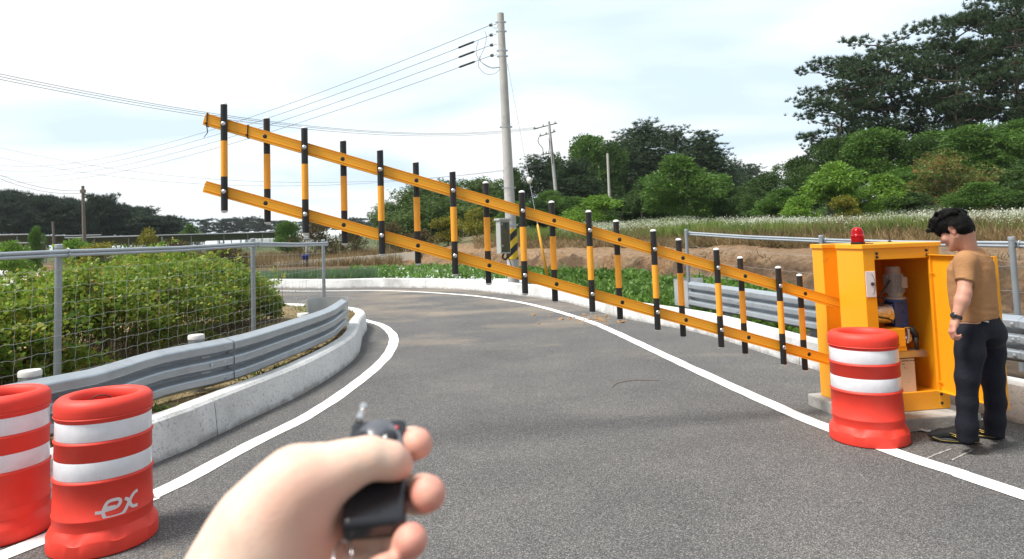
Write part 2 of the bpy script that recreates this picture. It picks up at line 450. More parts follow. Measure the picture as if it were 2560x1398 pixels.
def fbm(x, y, s, seed=0, o=4):
    r = 0; a = 0.5
    for i in range(o): r = r + a * vnoise(x, y, s, seed + i); s *= 0.5; a *= 0.5
    return r
def pix(X, Y): return CX + F_PX * X / np.maximum(Y, 0.5)
def depth_past_field(X, Y):
    return Y - np.interp(pix(X, Y), DX, DY)
def land(X, Y, rough=True):
    X = np.asarray(X, float); Y = np.asarray(Y, float)
    px = np.where(Y > 1, pix(X, Y), 3300); s = Y - np.interp(px, DX, DY)
    bh = np.interp(px, BX, BH)
    wid = np.interp(px, [900, 1300], [7.0, 1.3])
    z = 0.10 + bh * (0.74 * sstep(0, 1, s / wid) + 0.26 * np.clip((s - wid * 0.8) / 2.4, 0, 1))
    z = z + np.interp(px, [1600, 2100], [0.35, 0.25]) * sstep(0, 1, (s - wid - 2.2) / 1.2) * sstep(900, 1250, px)
    z = z + np.interp(px, [0, 700, 1250, 1700], [0.0, 0.012, 0.030, 0.032]) * np.interp(px, [1600, 2100], [1.0, 0.22]) * np.clip(s - wid - 2.0, 0, np.interp(px, [700, 1250], [200, 15]))
    rise = np.interp(px, [1500, 1900, 2050, 2250, 2560, 3000], [0, 0.2, 1.2, 2.3, 3.2, 3.6])
    z = z + rise * sstep(22, 46, Y - 4)
    z = z + np.interp(px, [1200, 1400, 1800], [0, 3.0, 2.0]) * sstep(55, 110, Y)
    if rough:
        on = sstep(0.0, 0.3, s / wid)
        face = on * (1 - sstep(1.0, 1.4, s / wid))
        z = z + on * (fbm(X, Y, 1.6, 3) - 0.47) * 0.28 + face * (fbm(X, Y, 0.55, 9) - 0.47) * 0.62
    return z
def terrain():
    th = np.concatenate([np.linspace(_kang[0], _kang[-1], 900)])
    rk = np.interp(th, _kang, _krad)
    d = [0.0]
    st = 0.12
    while d[-1] < 900:
        d.append(d[-1] + st)
        if d[-1] > 20: st *= 1.06
        elif d[-1] > 1: st = min(st * 1.03, 0.22)
    d = np.array(d)
    Rr = rk[:, None] + d[None, :]
    X = Q.x + Rr * np.cos(th)[:, None]; Y = Q.y + Rr * np.sin(th)[:, None]
    Z = land(X, Y)
    Z = np.where(d[None, :] < 0.3, 0.12, Z)
    nT, nD = X.shape
    v = np.stack([X, Y, Z], -1).reshape(-1, 3)
    i = np.arange(nT - 1)[:, None] * nD + np.arange(nD - 1)[None, :]
    f = np.stack([i, i + nD, i + nD + 1, i + 1], -1).reshape(-1, 4)
    f = f[:, ::-1]
    me = np_mesh('terrain', v, f)
    # what covers the ground: dark worked soil / mulch film / dug clay / straw / green
    px = np.where(Y > 1, pix(X, Y), 3300); s = Y - np.interp(px, DX, DY)
    wid = np.interp(px, [900, 1300], [7.0, 1.3])
    n1 = fbm(X, Y, 2.5, 21); n2 = fbm(X, Y, 0.6, 5)
    soil = np.array([0.16, 0.105, 0.06]); clay = np.array([0.31, 0.18, 0.09]); straw = np.array([0.33, 0.245, 0.14]); green = np.array([0.075, 0.10, 0.03]); dark = np.array([0.028, 0.04, 0.014]); ledge = np.array([0.38, 0.245, 0.14])
    c = np.empty(X.shape + (3,)); c[:] = soil
    def put(colr, w):
        nonlocal c; c = c * (1 - w[..., None]) + colr * w[..., None]
    put(clay, sstep(-0.2, 0.1, s)); put(straw * 0.8, sstep(0.52, 0.62, n2) * sstep(0, 0.2, s) * 0.7)
    put(np.array([0.10, 0.06, 0.032]), sstep(0.44, 0.56, fbm(X, Y, 0.7, 33)) * sstep(-0.1, 0.2, s) * (1 - sstep(0.85, 1.0, s / wid)) * 0.75)
    put(ledge, sstep(0.85, 1.0, s / wid) * (1 - sstep(1.0, 1.25, (s - 2.3) / wid)) * sstep(1000, 1300, px))
    put(straw * 0.8, sstep(1.1, 1.5, (s - 2.2) / wid))
    put(green, sstep(3, 6, s - wid) * (0.35 + 0.6 * sstep(0.4, 0.6, n1)))
    put(dark, sstep(16, 26, s - wid) * sstep(1100, 1300, px))
    put(green, sstep(60, 90, Y) * (1 - sstep(1000, 1200, px)))
    at = me.color_attributes.new('cover', 'FLOAT_COLOR', 'POINT')
    ca = np.concatenate([c, np.ones(X.shape + (1,))], -1).astype(np.float32)
    at.data.foreach_set('color', ca.ravel())
    m, nt, n, l, b = _nodes('field_soil')
    vc = n.new('ShaderNodeVertexColor'); vc.layer_name = 'cover'
    a = noise(n, l, 5.5, 9, 0.82); k = ramp(n, l, a.outputs['Fac'], [(0.34, (0.36, 0.33, 0.31)), (0.48, (0.95, 0.94, 0.92)), (0.66, (1.5, 1.5, 1.5))])
    o = mixc(n, l, 1.0, vc.outputs['Color'], k.outputs[0], 'MULTIPLY')
    l.new(o, b.inputs['Base Color']); b.inputs['Roughness'].default_value = 0.95
    bump(n, l, b, a.outputs['Fac'], 1.0, 0.25)
    o = link('terrain', me, None, m, True); tag(o, kind='structure')
terrain()
# pale concrete of the lane that leaves to the left
M_CONC = mat('lane_concrete', (0.42, 0.39, 0.34), 0.9, 0, 0.12, 1.2, 0.2, 40, dirt=((0.33, 0.25, 0.17), 0.7, 0.5, 0.7))
sheet('path', [(-9.5, 19.0), (-20, 28.3), (-33, 40.5), (-66, 71), (-68, 76), (-39, 50.5), (-23.4, 36.2), (-13.2, 27.5), (-9.8, 25.3)], 0.006, M_CONC)
# ================================================================== BARRIER GATE (cabinet, two arms, eighteen sticks)
C0 = Vector((2.794, 5.547, 0)); BA = R(9.35)
EX = Vector((math.cos(BA), math.sin(BA), 0))       # along the arms, towards the verge
EY = Vector((-math.sin(BA), math.cos(BA), 0))      # away from the viewer
EZ = Vector((0, 0, 1)); AX = (EX, EY, EZ)
ZP, ZT = 0.10, 1.436
def cb(u, v, z): return C0 + EX * u + EY * v + EZ * z
def yel(name, col):
    m = mat(name, col, 0.42, 0, 0.03, 2.0, 0.05, 260, dirt=((col[0] * 0.7, col[1] * 0.62, col[2] + 0.02), 7, 0.62, 0.8)); return m
M_YEL = yel('yellow_powder_coat', (0.87, 0.365, 0.010))
M_ARM = mat('yellow_arm_paint', (0.94, 0.41, 0.022), 0.36, 0, 0.02, 1.5)
M_BLK = mat('black_tape', (0.012, 0.012, 0.014), 0.42, 0, 0.1, 20)
M_TAPE = mat('amber_tape', (0.90, 0.38, 0.03), 0.38, 0, 0.04, 30, 0.08, 300)
M_WHT = mat('white_cap', (0.72, 0.72, 0.70), 0.4, 0, 0.04, 20)
M_STEEL = mat('bare_steel', (0.62, 0.62, 0.63), 0.32, 1.0, 0.08, 30)
M_GALV = mat('galvanised', (0.50, 0.52, 0.54), 0.45, 0.85, 0.14, 5, 0.06, 60, dirt=((0.36, 0.37, 0.38), 3, 0.5, 0.75))
M_RUB = mat('black_rubber', (0.014, 0.014, 0.015), 0.6)
M_GREY = mat('motor_grey', (0.30, 0.30, 0.285), 0.45, 0, 0.06, 14)
M_BLUE = mat('gearbox_blue', (0.015, 0.06, 0.22), 0.4, 0, 0.1, 14)
M_PLATE = mat('plate_white', (0.74, 0.74, 0.75), 0.4, 0, 0.03, 20)
M_CREAM = mat('control_box_cream', (0.62, 0.59, 0.54), 0.5, 0, 0.04, 6)

gate = thing('barrier_gate', tuple(cb(0.33, 0.35, ZP)), 'yellow motor barrier with open cabinet and two raised arms across the road carrying striped sticks', 'barrier gate', rz=0)

W, D1, D2, D3 = 0.69, 0.337, 0.535, 0.69
T = 0.022
cab = MB()
# main housing: walls as sheet metal boxes, front frame round the opening
def cbox(b, u0, u1, v0, v1, z0, z1): b.box(cb((u0 + u1) / 2, (v0 + v1) / 2, (z0 + z1) / 2), (u1 - u0, v1 - v0, z1 - z0), AX)
ZB, ZH = ZP + 0.0, ZT - 0.02
cbox(cab, 0, T, T, D1, ZB, ZH)                       # road side
cbox(cab, W - T, W, T, D3, ZB, ZH)                   # verge side
cbox(cab, T, W - T, D3 - T, D3, ZB, ZH)              # back
cbox(cab, 0.0, 0.10, 0, T, ZB, ZH)                   # front left stile
cbox(cab, 0.594, W, 0, T, ZB, ZH)                    # front right stile
cbox(cab, 0.10, 0.594, 0.0015, T, ZT - 0.125, ZH)    # header
cbox(cab, 0.10, 0.594, 0.0015, T, ZB, ZB + 0.145)    # plinth
cbox(cab, T, 0.17, D1 - T, D1, ZB, ZH)               # wall towards the arm slot, left open for the arms' shaft
cbox(cab, T, W - T, T, D3 - T, ZB + 0.10, ZB + 0.12) # inside floor
cbox(cab, 0.17, 0.17 + T, D1 - T, D2 + T, ZB, ZH)      # inner wall at the end of the arm slot
cabinet = cab.build('cabinet_housing', M_YEL, gate, bevel=0.003)
back = MB()
cbox(back, 0, T, D2, D3, ZB, ZH - 0.005); cbox(back, T, 0.17, D2, D2 + T, ZB, ZH - 0.005)
back.build('rear_column', M_YEL, gate, bevel=0.003)
lid = MB()
cbox(lid, -0.012, W + 0.012, -0.012, D1 + 0.002, ZT - 0.035, ZT)
lid.build('lid', M_YEL, gate, bevel=0.004)
lid2 = MB(); cbox(lid2, -0.012, 0.18, D2 - 0.01, D3 + 0.012, ZT - 0.037, ZT - 0.002); cbox(lid2, 0.18, W + 0.012, D1 + 0.003, D3 + 0.012, ZT - 0.037, ZT - 0.002)
lid2.build('rear_lid', M_YEL, gate, bevel=0.004)
# rivets and screw heads
for (u, z) in ((0.122, ZT - 0.075), (0.122, ZT - 0.105), (0.572, ZT - 0.065), (0.575, ZT - 0.102), (0.612, ZB + 0.045), (0.612, ZB + 0.115)):
    b = MB(); b.lathe([(0.012, 0), (0.012, 0.004), (0.004, 0.007), (0, 0.007)], cb(u, -0.001, z), 12, (EX, EZ, -EY)); b.build('screw', M_RUB, cabinet, smooth=False)
# lock plate on the left stile
lk = MB(); cbox(lk, 0.008, 0.092, -0.006, -0.001, ZT - 0.42, ZT - 0.215)
plate = lk.build('lock_plate', M_PLATE, gate, bevel=0.002)
b = MB(); b.lathe([(0.014, 0), (0.014, 0.010), (0.006, 0.014), (0, 0.014)], cb(0.062, -0.006, ZT - 0.315), 14, (EX, EZ, -EY)); b.build('keyhole', mat('dark_lock', (0.08, 0.08, 0.085), 0.4, 0.6), plate)
b = MB()
for a in range(14):
    w0, w1 = R(100 + a * 11), R(100 + (a + 1) * 11)
    b.tube([cb(0.05 + 0.036 * math.cos(w0) * -1, -0.0075, ZT - 0.318 + 0.085 * math.sin(w0)), cb(0.05 + 0.036 * math.cos(w1) * -1, -0.0075, ZT - 0.318 + 0.085 * math.sin(w1))], 0.0014, 5)
b.build('plate_outline', M_RUB, plate)
# door, swung out towards the viewer past a right angle
H0 = cb(0.597, -0.004, 0)
dp = G(2492, 641, 1.335); DD = Vector((dp.x - H0.x, dp.y - H0.y, 0)); DW = DD.length; DD.normalize(); DN = Vector((-DD.y, DD.x, 0))
def dr(u, n, z): return H0 + DD * u + DN * n + EZ * z
def dbox(b, u0, u1, n0, n1, z0, z1): b.box(dr((u0 + u1) / 2, (n0 + n1) / 2, (z0 + z1) / 2), (u1 - u0, n1 - n0, z1 - z0), (DD, DN, EZ))
if (Vector((0, 0, 0)) - H0).dot(DN) < 0: DN = -DN
DZ0, DZ1 = 0.245, 1.335
b = MB(); dbox(b, 0.004, DW, -0.004, 0.0, DZ0, DZ1); dbox(b, 0.004, DW, 0.0005, 0.028, DZ1 - 0.004, DZ1 + 0.001); dbox(b, 0.004, DW, 0.0005, 0.028, DZ0 - 0.001, DZ0 + 0.004); dbox(b, DW - 0.004, DW + 0.001, 0.0005, 0.028, DZ0 + 0.004, DZ1 - 0.004); dbox(b, 0.02, 0.024, 0.0005, 0.022, DZ0 + 0.004, DZ1 - 0.004)
door = b.build('cabinet_door', M_YEL, gate)
for z in (DZ1 - 0.10, DZ0 + 0.12):
    b = MB(); b.tube([dr(0.0, 0.006, z - 0.06), dr(0.0, 0.006, z + 0.06)], 0.008, 10); b.tube([dr(0.004, 0.012, z - 0.045), dr(0.05, 0.014, z - 0.045)], 0.004, 6); b.build('hinge', M_YEL, door, autosmooth=40)
# warning lamp
lp = cb(0.085, 0.07, ZT)
lp = onplane(2139, 603, cb(0, 0.10, ZT), EY); lp.z = ZT; lp = cb(0.0, 0, ZT) + EX * max(0.05, (lp - C0).dot(EX)) + EY * 0.12
b = MB(); b.lathe([(0.052, 0), (0.054, 0.004), (0.054, 0.018), (0.05, 0.02)], lp, 28)
lamp = b.build('warning_light', M_RUB, gate, autosmooth=40)
def red_plastic():
    m, nt, n, l, bs = _nodes('red_lens')
    bs.inputs['Base Color'].default_value = (0.55, 0.006, 0.012, 1); bs.inputs['Roughness'].default_value = 0.12
    bs.inputs['Transmission Weight'].default_value = 0.45; bs.inputs['IOR'].default_value = 1.3; return m
M_RED = red_plastic()
b = MB()
pr = [(0.050, 0.02), (0.050, 0.062)]
for i in range(5): pr += [(0.0505, 0.062 + i * 0.0001)]
pr = [(0.049, 0.02)] + [(0.049 + 0.0012 * (i % 2), 0.022 + i * 0.004) for i in range(11)] + [(0.053, 0.066), (0.053, 0.071), (0.048, 0.072), (0.047, 0.10)] + [(0.047 * math.cos(R(a)), 0.10 + 0.042 * math.sin(R(a))) for a in (20, 40, 60, 75, 90)]
b.lathe(pr, lp, 32); b.build('lens', M_RED, lamp, smooth=True)
b = MB(); b.lathe([(0.028, 0.021), (0.028, 0.06), (0.036, 0.075), (0.03, 0.11), (0.0, 0.125)], lp, 20); b.build('reflector', mat('lamp_core', (0.35, 0.02, 0.03), 0.25, 0.5), lamp, smooth=True)
b = MB(); b.tube([lp + EX * 0.05, lp + EX * 0.09 + EZ * 0.006, lp + EX * 0.13 + EZ * 0.003, lp + EX * 0.14 - EY * 0.0 + EZ * 0.003], 0.004, 6); b.build('lamp_cable', M_RUB, lamp)
an = onplane(2224, 603, cb(0, 0.45, 0), EY); an.z = ZT
b = MB(); b.lathe([(0.016, 0), (0.016, 0.008), (0.006, 0.014)], an, 12); b.tube([an + EZ * 0.01, an + EZ * 0.14], [0.003, 0.0018], 6); b.build('antenna', M_RUB, gate)

# machinery
mo = cb(0.43, 0.22, 0)
mz = 0.985
b = MB()
b.lathe([(0.062, mz), (0.066, mz + 0.03), (0.066, mz + 0.19), (0.058, mz + 0.20), (0.058, mz + 0.245), (0.05, mz + 0.255), (0, mz + 0.256)], mo, 28)
b.lathe([(0.085, mz - 0.018), (0.085, mz - 0.002), (0.062, mz)], mo, 28)
for i in range(24):
    a = 2 * math.pi * i / 24; d = Vector((math.cos(a), math.sin(a), 0)); t = Vector((-d.y, d.x, 0))
    b.box(mo + d * 0.072 + EZ * (mz + 0.11), (0.014, 0.004, 0.15), (d, t, EZ))
for i in range(4):
    a = R(20 + 90 * i); d = Vector((math.cos(a), math.sin(a), 0)); t = Vector((-d.y, d.x, 0))
    b.box(mo + d * 0.074 + EZ * (mz + 0.10), (0.02, 0.03, 0.035), (d, t, EZ)); b.box(mo + d * 0.074 + EZ * (mz + 0.17), (0.02, 0.022, 0.02), (d, t, EZ))
b.box(mo + EY * -0.075 + EX * 0.035 + EZ * (mz + 0.12), (0.05, 0.02, 0.09), AX)
motor = b.build('motor', M_GREY, gate, autosmooth=35)
C_ = C0; C0 = C0 + EX * 0.07
b = MB(); cbox(b, 0.30, 0.425, 0.16, 0.29, 0.74, 0.955); b.lathe([(0.088, 0.945), (0.088, 0.966)], mo, 28); cbox(b, 0.28, 0.31, 0.17, 0.28, 0.77, 0.93)
for (u, z) in ((0.38, 0.86), (0.41, 0.78)): b.lathe([(0.009, 0), (0.009, 0.006), (0, 0.007)], cb(u, 0.158, z), 10, (EX, EZ, -EY))
C0 = C_
b.build('gearbox', M_BLUE, gate, bevel=0.006)
b = MB(); b.lathe([(0.075, 0), (0.08, 0.004), (0.08, 0.20), (0.075, 0.204)], cb(0.115, 0.17, 0.855), 28, (EY, EZ, EX)); b.build('drive_drum', mat('crinkled_foil', (0.66, 0.62, 0.56), 0.25, 1.0, 0.25, 30, 0.9, 60), gate, autosmooth=40)
b = MB(); b.tube([cb(0.10, 0.085, 0.86), cb(0.18, 0.08, 0.84), cb(0.26, 0.085, 0.82), cb(0.32, 0.12, 0.80)], 0.006, 6); b.tube([cb(0.34, 0.15, 1.13), cb(0.27, 0.14, 1.05), cb(0.20, 0.14, 0.97), cb(0.10, 0.14, 0.93)], 0.008, 6)
for k in range(1): b.tube([cb(0.235 + 0.028 * math.cos(R(a)), 0.14, 0.972 + 0.03 * math.sin(R(a))) for a in range(0, 361, 24)], 0.0065, 6)
b.build('cable', M_RUB, gate, smooth=True)
b = MB(); cbox(b, 0.14, 0.365, 0.045, 0.16, 0.60, 0.745); cbox(b, 0.22, 0.375, 0.05, 0.15, 0.565, 0.60)
cw = b.build('counterweight_block', M_ARM, gate, bevel=0.004)
b = MB(); b.lathe([(0.022, 0), (0.022, 0.012), (0.014, 0.013), (0.014, 0.02), (0, 0.021)], cb(0.25, 0.045, 0.685), 6, (EX, EZ, -EY)); b.lathe([(0.027, -0.001), (0.027, 0.004)], cb(0.25, 0.045, 0.685), 18, (EX, EZ, -EY)); b.build('bolt', mat('oily_steel', (0.16, 0.14, 0.12), 0.35, 0.9), cw)
C0 = C0 + EX * 0.05
b = MB(); cbox(b, 0.365, 0.44, 0.12, 0.20, 0.735, 0.742); b.tube([cb(0.40, 0.12, 0.73), cb(0.40, 0.115, 0.66), cb(0.385, 0.12, 0.615)], 0.014, 8); b.lathe([(0.02, 0), (0.024, 0.01), (0.02, 0.022), (0, 0.026)], cb(0.405, 0.13, 0.645), 14, (EX, EZ, -EY)); b.lathe([(0.04, 0), (0.04, 0.02)], cb(0.395, 0.15, 0.66), 20, (EX, EZ, -EY)); b.build('crank', M_STEEL, gate, autosmooth=40)
b = MB(); b.tube([cb(0.43, 0.13, 0.735), cb(0.475, 0.13, 0.68), cb(0.475, 0.13, 0.63)], 0.026, 10); b.tube([cb(0.46, 0.11, 0.655), cb(0.462, 0.11, 0.56)], 0.017, 8); b.build('limit_switch', M_RUB, gate, smooth=True)
C0 = C_
b = MB(); b.sweep([cb(0.03, 0.10, 0.50), cb(0.59, 0.10, 0.50)], [(0, 0), (0, 0.05), (-0.003, 0.05), (-0.003, 0.003), (-0.12, 0.003), (-0.12, 0)]); cbox(b, 0.05, 0.56, 0.102, 0.26, 0.552, 0.556)
b.build('shelf', M_GALV, gate)
C0 = C0 + EX * 0.07
b = MB(); cbox(b, 0.12, 0.405, 0.10, 0.22, 0.135, 0.49)
box = b.build('control_box', M_CREAM, gate, bevel=0.004)
b = MB(); cbox(b, 0.345, 0.392, 0.0985, 0.0995, 0.165, 0.20); lab = b.build('label', M_PLATE, box)
b = MB(); cbox(b, 0.347, 0.390, 0.0968, 0.0978, 0.187, 0.1985); b.build('print', mat('label_red', (0.6, 0.05, 0.05), 0.5), box)
for k in range(3):
    b = MB(); cbox(b, 0.349, 0.388 - 0.006 * (k % 2), 0.0968, 0.0978, 0.168 + k * 0.006, 0.171 + k * 0.006); b.build('print', mat('label_ink', (0.06, 0.06, 0.2), 0.5), box)
b = MB()
xx = 0.285
for k in range(16):                                  # a line of small print along the top of the box
    w = 0.0035 + 0.002 * ((k * 7) % 3)
    if k in (9, 12): xx += 0.006
    cbox(b, xx, xx + w, 0.0968, 0.0978, 0.472 + 0.001 * ((k * 5) % 2), 0.479); xx += w + 0.0018
b.build('print', M_RUB, box)
for q in ((0.286, 0.31, 0.448, 0.452), (0.305, 0.309, 0.415, 0.428), (0.325, 0.329, 0.412, 0.416), (0.333, 0.337, 0.30, 0.304)):
    b = MB(); cbox(b, q[0], q[1], 0.0968, 0.0978, q[2], q[3]); b.build('print', M_RUB, box)

C0 = C_
# ---- arms: pressed channel sections; angle and height read from the sticks' bolts
vA = 0.44
PA = cb(0, vA, 0)
def onarm(px, py, v=vA): 
    p = onplane(px, py, cb(0, v, 0), EY); return ((p - C0).dot(EX), p.z)
uA0, zA0 = onarm(1948, 717); uA1, zA1 = onarm(560, 311)
uB0, zB0 = onarm(1957, 867); uB1, zB1 = onarm(563, 482)
slope = 0.5 * ((zA1 - zA0) / (uA1 - uA0) + (zB1 - zB0) / (uB1 - uB0))
def armz(which, u):
    u0, z0, u1, z1 = (uA0, zA0, uA1, zA1) if which == 0 else (uB0, zB0, uB1, zB1)
    return (z0 + z1) / 2 + slope * (u - (u0 + u1) / 2)
ADIR = (EX * -1 + EZ * -slope).normalized()   # along the arm, outward and up
AUP = (EZ - ADIR * ADIR.z).normalized()
ATH = 0.052
M_END = mat('cut_end', (0.36, 0.25, 0.12), 0.5, 0.4)
arms = []
uEnd = [onarm(513, 302)[0], onarm(513, 471)[0]]
for w in (0, 1):
    b = MB(); hh = 0.044
    prof = [(-ATH / 2, -hh), (-ATH / 2, -hh * 0.80), (-ATH / 2 + 0.006, -hh * 0.74), (-ATH / 2 + 0.006, -hh * 0.66), (-ATH / 2, -hh * 0.6), (-ATH / 2, -hh * 0.5), (-ATH / 2 + 0.0015, -hh * 0.46), (-ATH / 2 + 0.0015, hh * 0.46), (-ATH / 2, hh * 0.5), (-ATH / 2, hh * 0.66), (-ATH / 2 + 0.006, hh * 0.70), (-ATH / 2 + 0.006, hh * 0.80), (-ATH / 2, hh * 0.86), (-ATH / 2, hh)]
    prof = prof + [(-x, z) for x, z in reversed(prof)]
    pts = [cb(u, vA, armz(w, u)) for u in (0.12, uEnd[w])]
    vs = []
    for p in pts:
        vs += [p + EY * a + AUP * c for a, c in prof]
    n = len(prof)
    b.add(vs, [(j, (j + 1) % n, n + (j + 1) % n, n + j) for j in range(n)] + [tuple(range(n)), tuple(range(2 * n - 1, n - 1, -1))])
    a = b.build('arm', M_ARM, gate); arms.append(a)
    b = MB()
    e = cb(uEnd[w], vA, armz(w, uEnd[w])) + ADIR * 0.002
    b.box(e, (0.003, ATH * 0.66, hh * 1.3), (ADIR, EY, AUP)); b.build('end_plate', M_END, a)
# zip ties round the upper arm
def ziptie(px, py, tail):
    u = onarm(px, py)[0]; c = cb(u, vA, armz(0, u)); b = MB(); hh, tt = 0.046, ATH / 2 + 0.003
    lean = ADIR * 0.012
    cs = [c - EY * tt + AUP * hh + lean, c - EY * tt - AUP * hh - lean, c + EY * tt - AUP * hh - lean, c + EY * tt + AUP * hh + lean]
    for i in range(4): b.tube([cs[i], cs[(i + 1) % 4]], 0.0042, 6)
    b.box(c - EY * (tt + 0.004) - AUP * 0.03, (0.012, 0.008, 0.012), (ADIR, EY, AUP))
    if tail: b.tube([cs[1], cs[1] + EX * 0.008 - EZ * 0.05, cs[1] - EX * 0.02 - EZ * 0.09], [0.004, 0.0035, 0.002], 6)
    b.build('zip_tie', M_RUB, arms[0])
ziptie(520, 303, True); ziptie(621, 329, False)

# ---- sticks: one built with caps and bolts, then copied
SR = 0.0245
fx = [560, 761.5, 951, 1132.5, 1306, 1473, 1635, 1793, 1948]
bx = [667, 858.5, 1040.5, 1215.5, 1380.5, 1542, 1698.5, 1852.5, 2001]
def make_stick(front):
    b = MB(); top, bot, n = 0.148, -0.652, 22
    b.cur = 0; b.lathe([(SR, bot), (SR, bot + 0.255)], (0, 0, 0), n); b.lathe([(SR, bot + 0.525), (SR, top)], (0, 0, 0), n)
    b.cur = 1; b.lathe([(SR + 0.0007, bot + 0.255), (SR + 0.0007, bot + 0.525)], (0, 0, 0), n)
    o = b.build('stick', [M_BLK, M_TAPE], None, autosmooth=40)
    b = MB(); cap = [(SR + 0.001, 0)] + [(SR * math.cos(R(a)), 0.004 + 0.013 * math.sin(R(a))) for a in (0, 30, 55, 75)] + [(0, 0.0175)]
    b.lathe(cap, (0, 0, top), n); c = b.build('end_cap', M_WHT, o, autosmooth=50)
    b = MB(); b.lathe([(r, -z) for r, z in cap], (0, 0, bot), n); c = b.build('end_cap', M_WHT, o, autosmooth=50)
    for z in (0.0, -0.51):
        b = MB()
        if front:
            b.lathe([(0.017, 0), (0.017, 0.003), (0.0155, 0.005), (0.009, 0.0095), (0.008, 0.0075), (0, 0.0075)], tuple(EZ * z - EY * (SR - 0.0005)), 18, (EX, EZ, -EY)); b.build('bolt', M_STEEL, o, autosmooth=40)
        else:
            b.lathe([(0.0165, 0), (0.0165, 0.002), (0.012, 0.0035), (0, 0.0035)], tuple(EZ * (z + 0.0) - EY * (ATH + SR - 0.0035)), 18, (EX, EZ, -EY)); b.build('bolt', M_RUB, o, autosmooth=40)
    return o
inv_g = parent_world(gate).inverted()
for front, xs in ((True, fx), (False, bx)):
    proto = make_stick(front)
    v = vA - ATH / 2 - SR if front else vA + ATH / 2 + SR
    for i, x in enumerate(xs):
        # centre of the stick where it meets the upper arm
        y = np.interp(x, [560, 1948], [311, 717])
        for _ in range(3):
            u, z = onarm(x, y, v); y2 = PXY(cb(u, v, armz(0, u)))[1]; y = y2
        p = cb(u, v, armz(0, u))
        o = proto if i == 0 else copy_tree(proto)
        o.parent = gate; o.location = inv_g @ p
# concrete foot
pd = [G(2020, 1003, ZP), G(2150, 1077, ZP), G(2265, 1057, ZP), G(2420, 1012, ZP), ]
b = MB(); q = [cb(-0.09, -0.17, 0), cb(W + 0.10, -0.19, 0), cb(W + 0.13, D3 + 0.12, 0), cb(-0.07, D3 + 0.10, 0)]
b.add([(p.x, p.y, -0.02) for p in q] + [(p.x, p.y, ZP - 0.003) for p in q], [(0, 3, 2, 1), (4, 5, 6, 7), (0, 1, 5, 4), (1, 2, 6, 5), (2, 3, 7, 6), (3, 0, 4, 7)])
tag(b.build('concrete_pad', mat('pad_concrete', (0.36, 0.345, 0.32), 0.9, 0, 0.14, 3, 0.4, 40, dirt=((0.2, 0.19, 0.17), 4, 0.5, 0.7)), None, loc=cb(0.33, 0.35, 0), bevel=0.012), 'grey concrete slab under the yellow barrier cabinet', 'concrete pad')
# ================================================================== TRAFFIC DRUMS
def drum_mat():
    m, nt, n, l, b = _nodes('drum_plastic')
    a = noise(n, l, 5, 5, 0.6); r = ramp(n, l, a.outputs['Fac'], [(0.3, (0.67, 0.038, 0.021)), (0.7, (0.79, 0.047, 0.026))])
    d = noise(n, l, 26, 8, 0.8); f = ramp(n, l, d.outputs['Fac'], [(0.62, (0, 0, 0)), (0.75, (0.4, 0.4, 0.4))])
    o = mixc(n, l, f.outputs[0], r.outputs[0], (0.45, 0.12, 0.08))
    l.new(o, b.inputs['Base Color']); b.inputs['Roughness'].default_value = 0.58
    g = noise(n, l, 350, 2, 0.5); bump(n, l, b, g.outputs['Fac'], 0.12, 0.003); return m
def reflective():
    m, nt, n, l, b = _nodes('reflective_sheeting')
    tc = n.new('ShaderNodeTexCoord'); v = tc.outputs['UV']
    vo = n.new('ShaderNodeTexVoronoi'); vo.feature = 'DISTANCE_TO_EDGE'; vo.inputs['Scale'].default_value = 130; vo.inputs['Randomness'].default_value = 0.0
    tc2 = tc.outputs['Object']; l.new(tc2, vo.inputs['Vector'])
    f = ramp(n, l, vo.outputs['Distance'], [(0.0, (1, 1, 1)), (0.08, (0, 0, 0))])
    a = noise(n, l, 7, 7, 0.7); r = ramp(n, l, a.outputs['Fac'], [(0.3, (0.66, 0.65, 0.69)), (0.6, (0.80, 0.79, 0.83))])
    o = mixc(n, l, f.outputs[0], r.outputs[0], (0.70, 0.70, 0.745))
    s = noise(n, l, 60, 5, 0.8); f2 = ramp(n, l, s.outputs['Fac'], [(0.68, (0, 0, 0)), (0.78, (0.5, 0.5, 0.5))])
    o = mixc(n, l, f2.outputs[0], o, (0.35, 0.32, 0.32))
    l.new(o, b.inputs['Base Color']); b.inputs['Roughness'].default_value = 0.28; b.inputs['Coat Weight'].default_value = 0.3; return m
M_DRUM, M_REFL = drum_mat(), reflective()
M_LOGO = mat('logo_white', (0.74, 0.66, 0.68), 0.5, 0, 0.05, 30)
def body_r(z): return float(np.interp(z, [0.11, 0.19, 0.70], [0.237, 0.232, 0.224]))
LOGO = [  # pen strokes of the two linked letters, unit = letter height
    [(-0.42, 0.42), (-0.05, 0.42), (0.12, 0.58), (0.55, 0.58)],
    [(0.05, 0.42), (0.05, 0.42)],
    [(-0.05, 0.42), (0.10, 0.80), (0.28, 0.95), (0.68, 0.95), (0.80, 0.82), (0.72, 0.62), (0.55, 0.52), (0.02, 0.47)],
    [(-0.05, 0.42), (0.0, 0.18), (0.14, 0.04), (0.78, 0.04), (1.0, 0.16), (1.22, 0.55), (1.45, 0.92), (1.62, 1.05), (1.78, 1.08)],
    [(1.02, 0.86), (1.16, 0.80), (1.28, 0.62), (1.36, 0.40), (1.50, 0.28), (1.76, 0.26)],
]
